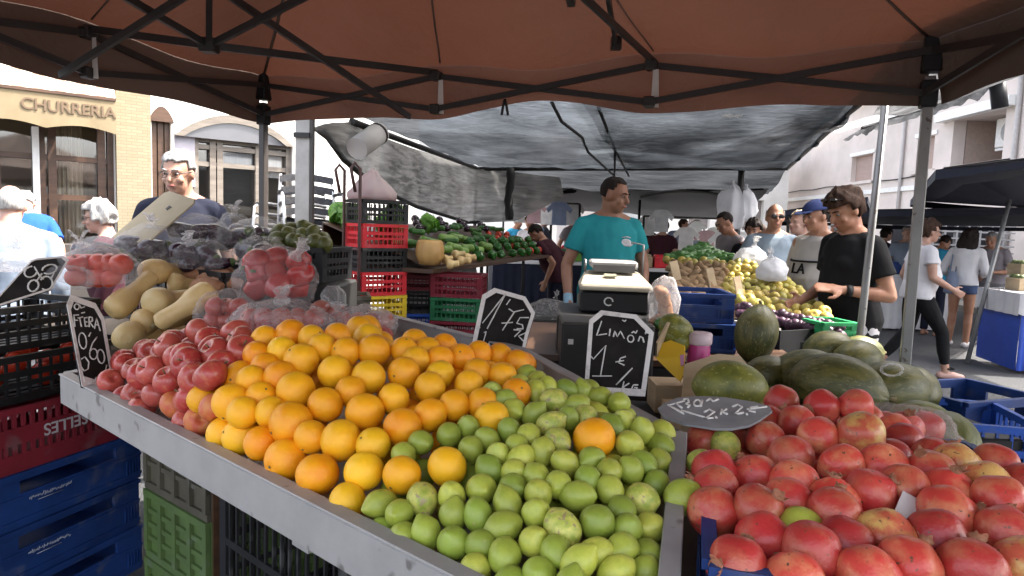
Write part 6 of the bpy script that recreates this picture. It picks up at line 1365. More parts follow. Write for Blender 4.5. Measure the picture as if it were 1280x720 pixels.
person('stall holder in a teal T-shirt with one blue glove, looking aside behind the scale', gp_(757, 5.0), (.22, -1), 1.80, 1.06, .02, 2, yaw=42, pitch=12, skin='skin_brown', hair=('crop', 'h_dark'), top=('teal', .62, .80), pants=('beige', 'knee'), shoes='black_plastic',
       arms=[((.285, -.02, 1.09), (.29, .07, .86), None), ((-.27, .0, 1.10), (-.2, .2, .95), None)], vox=.009, extras=teal_x)
# white haired man
person('white haired man with glasses in navy behind the eggplant bags', gp_(228, 4.05), (.12, -1), 1.79, 1.06, .04, yaw=-8, pitch=12, skin='skin_fair', hair=('short', 'h_white'), top=('navy_c', .6, .84), pants=('greyp', 'long'), glasses='clear', vox=.009)
# elderly woman in profile
person('old woman with curly grey hair and glasses seen in profile beside the cardboard sheet', gp_(143, 4.6), (-1, -.25), 1.49, 1.0, .03, 6, pitch=4, skin='skin_pale', hair=('curly', 'h_white'), top=('maroonc', 1.8, .84), pants=('greyp', 'long'), glasses='clear', fem=True, vox=.009)
# bald man from behind
person('balding man in a pale blue shirt seen from behind at the stall end', gp_(14, 3.75), (-.45, .9), 1.55, 1.12, .05, 4, skin='skin_pale', hair=('ring', 'h_white'), top=('lightblue', 1.7, .80), pants=('greyp', 'long'), vox=.009)
person('grey haired person in a royal blue shirt bending near the churro shop door', gp_(36, 6.2), (-.6, .8), 1.66, 1.0, .03, 22, pitch=25, skin='skin_fair', hair=('short', 'h_grey'), top=('bluec', .7, .84), pants=('greyp', 'long'))
# woman in black T-shirt
def bag_side(mname, cx, cy, cz, s=1, strap=True):
    def f(P, X, h, arms, sh):
        m_ = MB(); m_.loft([(cx, cy, cz - .17, .05, .13), (cx, cy, cz - .15, .075, .165), (cx, cy, cz + .02, .065, .16), (cx, cy, cz + .14, .03, .13)], 18, power=3); b_ = mk('handbag', remesh(m_, 'handbag', M[mname], .012, 2, .012, 9), P)
        if strap: m_ = MB(); m_.tube([V((cx, cy - .12, cz + .13)), X((s * .15, -.07, 1.33)), X((s * .12, -.02, 1.46)), X((s * .13, .06, 1.40)), V((cx, cy + .12, cz + .13))], .010, 8, sq=.5); m_.build('strap', M[mname], b_)
    return f
def black_x(P, X, h, arms, sh):
    bag_side('blackc', .20, -.10, .93)(P, X, h, arms, sh)
    el, wr = V(arms[1][0]), V(arms[1][1]); f = (wr - el).normalized(); m_ = MB(); m_.tube([wr - f * .045, wr - f * .012], [.036, .034], 14); m_.build('watch', M['black_plastic'], P)
    m_ = MB(); 
    for s in (-1, 1): m_.ell(h(s * .036, .075, .098), (.028, .02, .012), None, 12, 8)
    m_.tube([h(-.09, -.02, .06), h(-.06, .06, .095), h(.06, .06, .095), h(.09, -.02, .06)], .004, 6); m_.build('sunglasses', M['dark_lens'], P)
person('woman in black T-shirt and white trousers with sunglasses pushed up on her hair', gp_(1066, 4.1), (-1, -.22), 1.72, 1.04, .035, 5, yaw=4, pitch=24, skin='skin_tan', hair=('full', 'h_brown'), top=('blackc', .62, .83), pants=('whitec', 'long'), shoes='pinkshoe', fem=True, vox=.009,
       arms=[((.24, .0, 1.10), (.16, .22, 1.02), (-1, 0, .3)), ((-.25, -.04, 1.085), (-.17, .20, 1.11), (.6, 0, -.8))], hands=(.1, .05), extras=black_x)
# man in cap
def cap_x(P, X, h, arms, sh):
    for z in (1.245, 1.13):
        m_ = MB(); pts = [X((.20 * math.cos(a), .168 * math.sin(a) + .01, z)) for a in [R(-10 + 200 * i / 16) for i in range(17)]]; m_.tube(pts, .011, 6, sq=.7); m_.build('shirt_stripe', M['blackc'], P)
    tm = text_mesh('LA', .11, .004, .2); tm.materials.append(M['blackc']); mk('lettering', tm, P, X((.0, .205, 1.188)), (R(90), 0, R(180)))
person('man in a blue cap and grey T-shirt with two dark stripes facing the fruit', gp_(1022, 5.2), (-1, -.42), 1.70, 1.1, .06, 3, yaw=-6, pitch=8, skin='skin_tan', hair=('ring', 'h_dark'), cap='cap_blue', top=('greyc', .75, .78), pants=('greyp', 'long'), shoes='black_plastic', vox=.01, extras=cap_x, arms=[((.27, .0, 1.10), (.2, .2, .98), None), ((-.28, -.02, 1.10), (-.27, .1, .87), None)])
person('bare headed man in a grey blue T-shirt with dark glasses facing the stall', gp_(962, 6.2), (-.35, -1), 1.70, 1.05, .05, yaw=12, skin='skin_tan', hair=('ring', 'h_grey'), glasses='sun', top=('greyblue', .7, .84), pants=('greyp', 'long'), vox=.011)
person('fair haired old man half hidden behind the man in the cap', gp_(996, 6.5), (-.9, -.4), 1.66, 1.0, .03, skin='skin_pale', hair=('short', 'h_blond'), top=('lightblue', .7, .84), pants=('greyp', 'long'))
person('young man in a grey T-shirt leaning over the far end of the fruit', gp_(915, 7.6), (-1, -.3), 1.68, 1.0, .0, 10, pitch=20, skin='skin_tan', hair=('crop', 'h_dark'), top=('mauve', .65, .84), pants=('greyp', 'long'))
person('dark haired woman in black standing by the net post', gp_(938, 7.2), (-.5, -.8), 1.58, 1.0, .0, pitch=12, skin='skin_tan', hair=('full', 'h_dark'), top=('blackc', 1.6, .84), pants=('blackc', 'long'), fem=True)
# walking woman
def walk_x(P, X, h, arms, sh):
    m_ = MB(); m_.tube([X((-.12, .0, 1.45)), X((-.06, .13, 1.3)), X((.06, .14, 1.1)), V((.17, .06, .95))], .009, 6, sq=.5); m_.build('bag_strap', M['beige'], P)
    for i, s in enumerate((1, -1)): an = V(((.10, .34, .085), (-.1, -.30, .12))[i]); m_ = MB(); m_.tube([an + V((.045 * math.cos(a), .045 * math.sin(a), .03)) for a in [j * .628 for j in range(11)]], .010, 6); m_.build('sandal_strap', M['blackc'], P)
person('woman in a white top and cropped black trousers walking past in pink sandals', gp_(1148, 7.1), (1, -.12), 1.63, 1.08, .05, 3, skin='skin_fair', hair=('full', 'h_brown'), glasses='clear', top=('whitec', .5, .86), pants=('blackc', 'crop'), shoes='pinkshoe', fem=True, vox=.01,
       arms=[((.25, .02, 1.10), (.22, .24, .98), None), ((-.25, -.06, 1.10), (-.25, .08, .9), None)], legs=[((.09, .24, .50), (.10, .30, .085), 0), ((-.09, -.03, .50), (-.10, -.30, .13), 0)], extras=walk_x)
person('woman with long dark hair in a white blouse and shorts carrying a slate blue bag', gp_(1203, 9.2), (.75, .65), 1.60, 1.02, .0, 8, pitch=14, skin='skin_tan', hair=('long', 'h_dark'), top=('whitec', 1.75, .90), pants=('denim', 'brief'), shoes='whitec', fem=True, extras=bag_side('tanbag', -.06, -.27, .95, -1), arms=[((.26, .02, 1.10), (.16, .26, 1.02), None), ((-.28, .0, 1.10), (-.2, .2, 1.0), None)])
person('person in a cyan T-shirt with short dark hair bending behind the woman in white', gp_(1168, 10.2), (.8, .5), 1.55, .95, .0, 16, pitch=20, skin='skin_tan', hair=('short', 'h_dark'), top=('cyan', .6, .84), pants=('navy_c', 'long'))
person('stall keeper in grey reaching over the blue draped table', gp_(1240, 10.4), (-.8, -.6), 1.62, 1.05, .03, 18, skin='skin_tan', hair=('short', 'h_grey'), top=('mauve', .6, .84), pants=('greyp', 'long'), arms=[((.27, .12, 1.06), (.1, .38, 1.02), None), ((-.27, .1, 1.05), (-.12, .36, 1.04), None)])
person('grey haired person in a pale shirt far behind between the two poles', gp_(1128, 10.8), (-.2, -1), 1.64, 1.0, .02, skin='skin_pale', hair=('short', 'h_grey'), top=('lightblue', .6, .84), pants=('greyp', 'long'))
person('dark haired person in dark clothes stooping by the far vegetables', gp_(697, 8.3), (-.8, .4), 1.55, 1.05, .03, 30, pitch=20, skin='skin_tan', hair=('short', 'h_dark'), top=('maroonc', .7, .84), pants=('navy_c', 'long'))
FARP = [(662, 11.5, 'whitec', 'far shopper in white under the dark tarp, nearest to the side curtain'), (676, 13, 'lightblue', 'far shopper in pale blue under the dark tarp'), (712, 12.5, 'mauve', 'far shopper in mauve just behind the stooping person'), (824, 11, 'maroonc', 'far shopper in maroon to one side of the stall holder'), (846, 13.5, 'whitec', 'far shopper in white beyond the fruit heap'), (868, 12, 'greyblue', 'far shopper in grey blue behind the fruit heap'), (888, 14, 'blackc', 'far shopper in black below the hoop of the tarp'), (950, 10.5, 'beige', 'far shopper in beige behind the net post'), (1045, 9.5, 'whitec', 'far shopper in white behind the woman in black'), (1098, 12, 'navy_c', 'far shopper in navy between the two poles'), (640, 14, 'cyan', 'far shopper in cyan beyond the vegetable stall'), (804, 14, 'navy_c', 'far shopper in navy close beside the stall holder')]
for i, (x, Y, c, lab) in enumerate(FARP):
    a = rnd(0, 6.28); person(lab, gp_(x, Y), (math.cos(a), math.sin(a)), rnd(1.55, 1.74), rnd(.95, 1.1), rnd(0, .05), rnd(0, 10), skin=('skin_tan', 'skin_fair')[i % 2], hair=(('short', 'full')[i % 2], ('h_dark', 'h_brown', 'h_grey')[i % 3]), top=(c, .6, .84), pants=(('greyp', 'navy_c')[i % 2], 'long'), vox=.016, group='shoppers far under the tarps')
# ================================================================== stacked chairs
M['chair_tube'] = plain('silver_chair_tube', (.55, .55, .56), .3, metal=.7); M['chair_black'] = mat('black_woven_seat', (.02, .02, .024), .5, col2=(.04, .04, .045), vs=40, bump=.3, bs=60)
def chair0():
    t = thing('cafe_chair', 'x', 'chair', (0, 0, 0))
    mb = MB(); mb.grid(lambda u, v: V(((u - .5) * .44, (v - .5) * .44, .44 - .02 * math.sin(math.pi * u) + .015 * v)), 10, 8); mb.grid(lambda u, v: V(((u - .5) * .44, (v - .5) * .44, .42 - .02 * math.sin(math.pi * u) + .015 * v)), 10, 8); mb.build('seat', M['chair_black'], t)
    mb = MB()
    for o_ in (0, .022): mb.grid(lambda u, v: V(((u - .5) * .46, -.22 - .09 * math.cos((u - .5) * 2.6) + o_, .755 + .06 * v + .03 * math.cos((u - .5) * 3))), 14, 5)
    mb.build('backrest', M['chair_black'], t)
    for s in (-1, 1):
        mb = MB(); mb.tube([(s * .25, .26, 0), (s * .24, .2, .45), (s * .25, .16, .64), (s * .25, .1, .66)], .0125, 8); mb.build('leg', M['chair_tube'], t)
        mb = MB(); mb.tube([(s * .25, -.36, 0), (s * .24, -.22, .44), (s * .235, -.235, .66), (s * .22, -.27, .83)], .0125, 8); mb.build('leg', M['chair_tube'], t)
        mb = MB(); mb.tube([(s * .25, .12, .665), (s * .25, -.05, .67), (s * .24, -.24, .66)], .016, 8); mb.build('armrest', M['chair_black'], t)
    return t
ch = chair0(); first = True
for si, (px, Y, rz, nch, who) in enumerate(((404, 6.0, R(205), 11, 'stack clear of the grey post'), (357, 6.4, R(165), 10, 'stack behind the grey post'))):
    b = gp_(px, Y)
    for k in range(nch):
        loc = V((b.x + .022 * k * math.sin(rz), b.y - .022 * k * math.cos(rz) * -1 * .4, .098 * k)); lab = 'black cafe chair, %s from the ground in the %s' % (ORD[k], who)
        if first: ch.location = loc; ch.rotation_euler = (0, 0, rz); ch['label'] = lab; ch['group'] = 'stacked cafe chairs'; first = False
        else: dup(ch, loc, (0, 0, rz), lab, 'stacked cafe chairs')
# ================================================================== hand truck and crates
b = gp_(470, 5.0); HZ = R(38); cols = ['c_red', 'c_black', 'c_red', 'c_bright_blue', 'c_yellow', 'c_red', 'c_black', 'c_red', 'c_black']
nm = {'c_red': 'red', 'c_black': 'black', 'c_bright_blue': 'blue', 'c_yellow': 'yellow'}
for k, c in enumerate(cols): crate(c, V((b.x + rnd(-.006, .006), b.y + rnd(-.006, .006), .03 + .172 * k)), HZ + rnd(-.02, .02), '%s crate, %s from the ground in the stack on the hand truck' % (nm[c], ORD[k]), .36, .29, .17, 'lattice', 'crates on the hand truck')
HT = thing('hand_truck', 'rusty red hand truck with tall looped handles carrying the crate stack', 'hand truck', b, HZ - R(90)); rust = plain('rusty_tube', (.09, .045, .04), .5)
for s in (-1, 1):
    mb = MB(); mb.tube([(s * .13, -.2, .02), (s * .13, -.2, 1.6), (s * .13, -.2, 1.78), (s * .13, -.24, 1.82), (s * .13, -.27, 1.78), (s * .13, -.235, 1.62)], .012, 8); mb.build('upright', rust, HT)
    mb = MB(); mb.tube([(s * .17, -.26, .1), (s * .21, -.26, .1)], .1, 18); wv_ = mb.build('wheel', M['black_plastic'], HT); mb = MB(); mb.tube([(s * .165, -.26, .1), (s * .215, -.26, .1)], .045, 14); mb.build('hub', M['steel'], wv_)
for z in (.3, .75, 1.22): mb = MB(); mb.tube([(-.13, -.2, z), (.13, -.2, z)], .010, 8); mb.build('crossbar', rust, HT)
mb = MB(); mb.box((0, -.03, .014), (.34, .36, .012)); mb.build('toe_plate', M['steel'], HT)
mb = MB(); c = V((b.x - .04, b.y, .03 + .172 * 9)); mb.ell(c + V((0, 0, .05)), (.17, .14, .17), None, 40, 20, fn=lambda p, d: V((p.x * (1 - .62 * max(0, d.z)), p.y * (1 - .62 * max(0, d.z)), max(p.z, -.05))) * (1 + .07 * math.cos(math.atan2(d.y, d.x) * 9) * (1 - abs(d.z)) + .12 * N3((d.x * 3, d.y * 3, d.z * 2)))); o = mb.build('pink_sack', mat('pale_pink_sack', (.6, .46, .45), .7, col2=(.66, .6, .59), vs=3, trans=((.7, .5, .5), .4)), None, org=c); tag(o, 'pale pink paper sack on top of the hand truck crates', 'sack')
# crates propping the vegetable table
b = gp_(573, 5.05); hh = .176
for k, c in enumerate(('c_black', 'c_maroon', 'c_red', 'c_maroon', 'c_green', 'c_maroon')): crate(c, V((b.x, b.y + .1, hh * k)), R(-6), '%s crate, %s from the ground under the near table corner' % ({'c_black': 'black', 'c_maroon': 'dark red', 'c_red': 'red', 'c_green': 'green'}[c], ORD[k]), .38, .30, hh - .004, 'lattice', 'crates under the vegetable table')
b = gp_(520, 5.2)
for k, c in enumerate(('c_black', 'c_red', 'c_black', 'c_bright_blue', 'c_black', 'c_maroon')): crate(c, V((b.x, b.y + .1, hh * k + .03)), R(8), '%s crate, %s from the ground in the column next to the hand truck' % ({'c_black': 'black', 'c_red': 'red', 'c_bright_blue': 'blue', 'c_maroon': 'dark red'}[c], ORD[k]), .24, .30, hh - .004, 'lattice', 'crates next to the hand truck')
c = at(430, 375, 4.4); crate('c_dusty', V((c.x, c.y, c.z - .06)), R(15), 'low dusty crate behind the red onions', .32, .3, .1, 'lattice'); mb = MB(); mb.box((c.x, c.y, (c.z - .065) / 2), (.3, .28, c.z - .065)); o = mb.build('crate_stand', plain('stand_grey', (.05, .05, .045), .8), None, org=(c.x, c.y, 0)); tag(o, 'plain box stand beneath the low dusty crate', 'stand')
# ================================================================== vegetable table
E0, E1 = at(548, 336, 5.0), at(700, 317, 8.6); ed = (E1 - E0); el_ = ed.length; ed.normalize(); en = V((-ed.y, ed.x, 0)).normalized()
VT = thing('vegetable_table', 'long plank table of green vegetables reaching back under the net curtain', 'table', (0, 0, 0))
mb = MB(); mb.prism([E0 - ed * .1, E1, E1 + en * 1.0, E0 - ed * .1 + en * 1.0], (0, 0, -.03)); mb.build('table_top', M['wood'], VT)
for t, n in ((.28, .05), (.28, .9), (.95, .05), (.95, .9), (.62, .05)): p = E0.lerp(E1, t) + en * n; mb = MB(); mb.bar((p.x, p.y, 0), p + V((0, 0, -.03)), .03); mb.build('leg', M['dark_steel'], VT)
mb = MB(); mb.grid(lambda u, v: E0.lerp(E1, .15 + .4 * u) + en * (.55 + .05 * math.sin(u * 30) + .1 * N3((u * 9, v * 2, 0))) + V((0, 0, -.04 - .95 * v)), 50, 8); mb.build('cloth_skirt', mat('grey_white_cloth', (.42, .41, .4), .8, col2=(.33, .32, .32), vs=2), VT)
M['cuke'] = mat('cucumber_skin', (.035, .12, .025), .4, col2=(.08, .2, .035), vs=4, sc=(5, 5, 1), bump=.15, bs=20, rv=.2); M['zuc'] = mat('marrow_skin', (.2, .34, .06), .4, col2=(.1, .2, .03), vs=5, sc=(6, 6, 1), rv=.2); M['leaf'] = mat('cabbage_leaf', (.2, .42, .05), .5, col2=(.07, .2, .03), vs=4, bump=.4, bs=12, rv=.25, trans=((.15, .4, .05), .2)); M['pumpkin'] = mat('cut_pumpkin', (.55, .33, .11), .5, col2=(.42, .24, .08), vs=3, bump=.1)
def long_me(name, m, k, ratio=5.0):
    mb = MB(); pts = []; rs = []
    for i in range(15): t = i / 14; pts.append((.4 * math.sin(math.pi * t) * (k % 2), 0, ratio * (t - .5))); rs.append(max(.05, (1 - abs(2 * t - 1) ** 7) ** .5 * (1 + .05 * math.sin(t * 9 + k))))
    mb.tube(pts, rs, 14); return mb.mesh(name, m)
CUK = [long_me('cucumber', M['cuke'], k) for k in range(2)]; ZUK = [long_me('marrow', M['zuc'], k, 4.2) for k in range(2)]
def leafball(k):
    mb = MB(); 
    for j in range(16):
        a, e = rnd(0, 6.28), rnd(.05, 1.5); d = V((math.cos(a) * math.sin(e), math.sin(a) * math.sin(e), math.cos(e))); s = V((-math.sin(a), math.cos(a), 0)); t_ = d.cross(s)
        mb.grid(lambda u, v: d * (.55 + .5 * (1 - (2 * u - 1) ** 2) * .4 + .5 * v * .8) + s * ((u - .5) * 1.1 * (1 - .4 * v)) + t_ * ((v - .5) * 1.2) + V((.09 * N3((u * 5, v * 5, j + k)), .09 * N3((u * 5, v * 5, j + 9)), .09 * N3((u * 6, v * 6, j)))), 6, 6)
    mb.ell((0, 0, 0), .7, None, 14, 10); return mb.mesh('cabbage', M['leaf'], recalc=False)
LFB = [leafball(k) for k in range(3)]
def veg(px, py, Y): return at(px, py, Y)
SLP = .34
def onTable(t, n, z): p = E0.lerp(E1, t) + en * n; return V((p.x, p.y, E0.z + (E1.z - E0.z) * t + z + SLP * max(0, n - .1)))
mb = MB(); mb.prism([E0 + en * .1 + V((0, 0, .004)), E1 + en * .1 + V((0, 0, .004)), E1 + en * .99 + V((0, 0, SLP * .89)), E0 + en * .99 + V((0, 0, SLP * .89))], (0, 0, .012)); mb.build('sloped_board', M['wood'], VT)
mb = MB(); mb.prism([E0 + en * .98, E1 + en * .98, E1 + en * .98 + V((0, 0, SLP * .86)), E0 + en * .98 + V((0, 0, SLP * .86))], en * .012); mb.build('back_board', M['wood'], VT)
for i in range(5): o = mk('cabbage', LFB[i % 3], None, onTable((.02, .1, .22, .34, .05)[i], (.75, .62, .8, .7, .95)[i], (.14, .17, .15, .13, .1)[i]), rquat(), (.11, .12, .11, .1, .1)[i]); tag(o, ('bright leafy cabbage at the near end of the vegetable table', 'big dark leafy cabbage crowning the vegetable heap', 'leafy cabbage behind the big dark one', 'small leafy cabbage farther along the vegetables', 'half hidden leafy cabbage at the table end')[i], 'cabbage')
for i in range(34):
    t = .08 + .8 * (i % 17) / 17 + rnd(-.02, .02); n = .35 + .3 * (i // 17) + rnd(-.06, .06); o = mk('cucumber', CUK[i % 2], None, onTable(t, n, .05 + rnd(0, .07)), aimq(en + ed * rnd(-.5, .5) + V((0, 0, rnd(-.1, .2)))), .026); tag(o, 'dark green cucumber heaped on the vegetable table', 'cucumber', 'cucumbers on the vegetable table')
for i in range(16):
    t = .05 + .4 * (i % 8) / 8 + rnd(-.02, .02); n = .2 + .2 * (i // 8) + rnd(-.03, .03); o = mk('marrow', ZUK[i % 2], None, onTable(t, n, .06 + rnd(0, .05)), aimq(ed * .6 - en * .5 + V((0, 0, rnd(-.2, .0)))), .036); tag(o, 'striped green marrow at the edge of the vegetable heap', 'marrow', 'marrows on the vegetable table')
for i in range(14): o = mk('eggplant', EGM[i % 2], None, onTable(.12 + .05 * i, .62 + .12 * (i % 3), .11), aimq(ed + en * rnd(-.4, .4)), .04); tag(o, 'shiny eggplant along the top of the vegetable heap', 'eggplant', 'eggplants on the vegetable table'); mk('calyx', EGC, o)
for i in range(22): o = mk('green_pepper', PPM[i % 2].copy() if i < 2 else GPM[i % 2], None, onTable(.30 + .028 * i + rnd(-.01, .01), .1 + .09 * (i % 3), .05 + .03 * (i % 3)), rquat(), .042); GPM = globals().get('GPM') or []; GPM.append(o.data) if i < 2 else None; tag(o, 'green pepper near the table edge', 'pepper', 'green peppers on the vegetable table')
gpm = plain('green_pepper_dark', (.03, .13, .02), .25)
for m_ in GPM: m_.materials.clear(); m_.materials.append(gpm)
for i in range(18): put('tomato', TOM[i % 2], onTable(.66 + .018 * i + rnd(-.01, .01), .12 + .12 * (i % 5), .05), .04, 'pink tomato at the far end of the vegetable table', 'tomato', 'tomatoes on the vegetable table')
for i, (x, y, Y, a) in enumerate(((566, 330, 4.95, .2), (580, 326, 5.05, -.3), (560, 324, 5.1, .6), (588, 322, 5.2, 0), (574, 318, 5.2, .4))): me, L = SQM[i % 3]; o = mk('pale_squash', me, None, at(x, y, Y), aimq((1, a, .1)), (.038, .038, .032)); tag(o, ('pale knobbly squash lowest at the near table corner', 'pale squash beside the lowest one', 'pale squash next to the cut pumpkin', 'pale squash by the marrows', 'pale squash on top of its small heap')[i], 'squash', 'pale squashes at the table corner')
PK_ = thing('cut_pumpkin', 'ribbed tan pumpkin cut flat on top at the near table corner', 'pumpkin', at(537, 330, 5.0)); mb = MB(); pr = [(.04, -.01), (.075, 0), (.098, .06), (.10, .11), (.09, .16), (.08, .175)]
mb.lathe(pr, 40)
for v in mb.v: a = math.atan2(v.y, v.x); f = 1 + .06 * abs(math.cos(a * 5)); v.x *= f; v.y *= f
mb.build('rind', M['pumpkin'], PK_); mb = MB(); mb.lathe([(.076, .176), (.05, .168), (.001, .166)], 30); mb.build('cut_flesh', plain('pumpkin_flesh', (.6, .3, .05), .5), PK_)
o = mb = None
bw = [(680, 338, 7.4, (.16, .12, .09), 'white plastic bag bundle on the ground by the vegetable table end', 0)]
c = gp_(690, 7.3); DB = thing('dark_tub', 'dark tub with bagged goods beyond the stall holder', 'tub', c); mb = MB(); mb.lathe([(.22, 0), (.27, .42), (.28, .44), (.25, .43), (.2, .04), (.001, .03)], 24); mb.build('tub_wall', M['black_plastic'], DB); mb = MB(); mb.lathe([(.279, .4), (.295, .405), (.295, .44), (.28, .445)], 24); mb.build('rim', M['black_plastic'], DB)
bag('white plastic bag bundle in the dark tub beyond the stall holder', (c.x, c.y, .52), (.24, .2, .12), 'film2', (.05, 0, .18), 41)
# ================================================================== fruit display in the middle
M['pear'] = mat('yellow_green_fruit', (.42, .40, .08), .45, col2=(.33, .27, .05), vs=2, rnd_=.8, rcol=(.48, .33, .07), rv=.2, speck=(.2, .13, .05), spk=(6, .64, .74)); M['plum'] = mat('plum_skin', (.04, .015, .03), .35, col2=(.08, .035, .06), vs=2, rv=.3); M['potato'] = mat('potato_skin', (.33, .21, .11), .75, col2=(.25, .15, .07), vs=3, rv=.2)
PRM = [apple_me(k + 9, M['pear']) for k in range(3)]; PLM = [apple_me(k + 13, M['plum']) for k in range(2)]; PTM = [tuber_me(k + 4) for k in range(2)]
for m_ in PTM: m_.materials.clear(); m_.materials.append(M['potato'])
CTL = [(850, 378, 3.75), (925, 384, 3.5), (1046, 408, 3.3), (985, 352, 5.0), (900, 302, 7.4), (834, 318, 6.2), (930, 340, 5.4)]
def ydep(x, y):
    n = d_ = 0
    for a, b_, Y in CTL: w_ = 1 / ((x - a) ** 2 + (y - b_) ** 2 * 4 + 40) ** 1.2; n += w_ * Y; d_ += w_
    return n / d_
POLYF = [V(p) for p in ((846, 366), (832, 322), (880, 304), (930, 326), (985, 352), (1046, 398), (1030, 404), (925, 378))]
MT = thing('fruit_table', 'long dark trestle stand under the yellow green fruit', 'table', (0, 0, 0)); 
q = [at(852, 392, 3.7), at(1050, 425, 3.2), at(985, 360, 5.0), at(905, 310, 7.4), at(838, 328, 6.2)]; mb = MB(); mb.prism([p + V((0, 0, -.03)) for p in q], (0, 0, -.05)); mb.build('stand_top', M['wood'], MT)
mb = MB(); qq = [V((p.x, p.y, 0)) for p in q]; cc_ = sum(qq, V()) / 5; 
ring0 = [cc_ + (p - cc_) * .93 for p in qq]; ring1 = [V((a.x, a.y, p.z - .085)) for a, p in zip(ring0, q)]; n = 5; mb.add(ring0 + ring1, [(i, (i + 1) % n, n + (i + 1) % n, n + i) for i in range(n)]); mb.build('dark_skirt', M['blackc'], MT)
pts_ = []; tries = 0
while len(pts_) < 190 and tries < 9000:
    tries += 1; x, y = rnd(832, 1048), rnd(302, 406)
    if not inpoly(x, y, POLYF): continue
    Y = ydep(x, y); rp_ = .036 * FPX / Y
    if all((x - a) ** 2 + ((y - b_) * 1.5) ** 2 > (rp_ * 1.25) ** 2 for a, b_, _ in pts_): pts_.append((x, y, Y))
for x, y, Y in sorted(pts_, key=lambda q: q[2]):
    if x < 905 and y > 330: put('potato', random.choice(PTM), at(x, y, Y), .034, 'brown potato on the middle display', 'potato', 'potatoes on the middle display')
    elif y < 325: o = mk('cucumber', CUK[0], None, at(x, y, Y), aimq((1, rnd(-1, 1), rnd(-.2, .3))), .028); tag(o, 'green cucumber at the back of the middle display', 'cucumber', 'cucumbers on the middle display')
    else: put('pear', random.choice(PRM), at(x, y, Y), rnd(.034, .044), 'yellow green pear heaped on the middle display', 'pear', 'pears on the middle display', STM)
for i in range(56):
    t = (i % 28) / 27; x = 925 + 125 * t + rnd(-2, 2); y = 383 + 27 * t + (i // 28) * 8 + rnd(-2, 2); put('plum', PLM[i % 2], at(x, y, 3.45 - .3 * t - .05 * (i // 28)), .026, 'dark plum along the front edge of the middle display', 'plum', 'plums along the middle display')
for i, (x0, y0, x1, y1, Y) in enumerate(((926, 394, 1012, 424, 3.1), )):
    a, b_ = at(x0, y0, Y + .25), at(x1, y1, Y - .1); FB = thing('fruit_box', 'black fruit box with a white label holding plums behind the melons', 'fruit box', V((a.x + b_.x, a.y + b_.y, 0)) / 2 + V((0, .1, (a.z + b_.z) / 2 - .14)), math.atan2(b_.y - a.y, b_.x - a.x)); L = (b_ - a).length
    for s in (-1, 1): mb = MB(); mb.box((0, s * .13, .07), (L, .012, .14)); mb.build('side_panel', M['black_plastic'], FB)
    for s in (-1, 1): mb = MB(); mb.box((s * (L / 2 - .006), 0, .07), (.012, .247, .138)); mb.build('end_panel', M['black_plastic'], FB)
    mb = MB(); mb.box((0, 0, .006), (L - .03, .24, .01)); mb.build('floor_panel', M['black_plastic'], FB); mb = MB(); mb.box((0, -.1375, .05), (.09, .002, .04)); mb.build('label_sticker', M['paper'], FB)
    mb = MB(); mb.box((0, -.01, .146), (L, .3, .008)) if 0 else mb.bar((-L / 2, -.14, .147), (L / 2, -.14, .147), .012, .01); mb.build('rim', plain('card_rim', (.5, .47, .42), .7), FB)
c = at(1040, 412, 3.15); crate('c_bright_green', V((c.x, c.y + .05, c.z - .05)), R(10), 'small bright green crate at the corner of the middle display', .18, .2, .09, 'slot'); mb = MB(); mb.box((c.x - .06, c.y + .1, (c.z - .055) / 2), (.5, .3, c.z - .056)); o = mb.build('display_stand', plain('stand_black2', (.015, .015, .016), .7), None, org=(c.x, c.y, 0)); tag(o, 'black stand beneath the bright green crate and plums', 'stand')
# upright card flaps between the fruit boxes
for i, (x, y, Y, h_, lab) in enumerate(((888, 350, 4.3, 28, 'pale card divider standing between potatoes and pears'), (922, 362, 3.7, 30, 'brown card divider at the end of the blue crates'), (842, 340, 4.6, 26, 'card divider at the near end of the potatoes'))):
    a = at(x, y + h_ / 2, Y); c_ = at(x - 6, y - h_ / 2, Y); mb = MB(); d_ = V((.1, .2, 0)); mb.prism([a, a + d_, c_ + d_, c_], (.006, 0, 0)); o = mb.build('card_divider', M['card'], None, org=a); tag(o, lab, 'card divider')
def carrier(name, label, c, w_, h_, group=None, rz=0):
    t = thing('carrier_bag', label, 'carrier bag', c, rz, group); mb = MB(); sd = rnd(0, 40)
    Pz = ((-.98, .25, .2), (-.93, .38, .26), (-.8, .46, .3), (-.65, .5, .32), (-.5, .48, .3), (-.38, .44, .26), (-.26, .38, .2), (-.16, .3, .15), (-.08, .22, .11), (0, .1, .06))
    mb.loft([(.0, 0, z * h_, w_ * rx * (1 + .12 * N3((z * 6, sd, 0))), w_ * ry) for z, rx, ry in Pz], 36)
    for v in mb.v: v += V((.16 * w_ * N3(V((v.x * 9 + sd, v.y * 9, v.z * 5))), .2 * w_ * N3(V((v.x * 11, v.y * 9 + sd, v.z * 6))), .05 * N3(v * 11)))
    mb.build('bag_body', M['bag_white'], t)
    mb = MB(); mb.tube([(0, 0, -.02), (.004, .004, .03), (0, 0, .06)], [.028, .014, .02], 8); mb.build('bag_handle', M['bag_white'], t)
    return t
carrier('carrier_bag', 'long bunch of white carrier bags hung on the net post, front one', at(916, 232, 8.3), .36, .52); carrier('carrier_bag', 'white carrier bags hung behind the net post', at(933, 236, 8.7), .3, .42)
bag('crumpled white carrier bag standing among the pears beside the man in grey blue', at(938, 328, 5.6), (.13, .1, .12), 'bag_white', (.03, 0, .17), 51, 'white carrier bags')
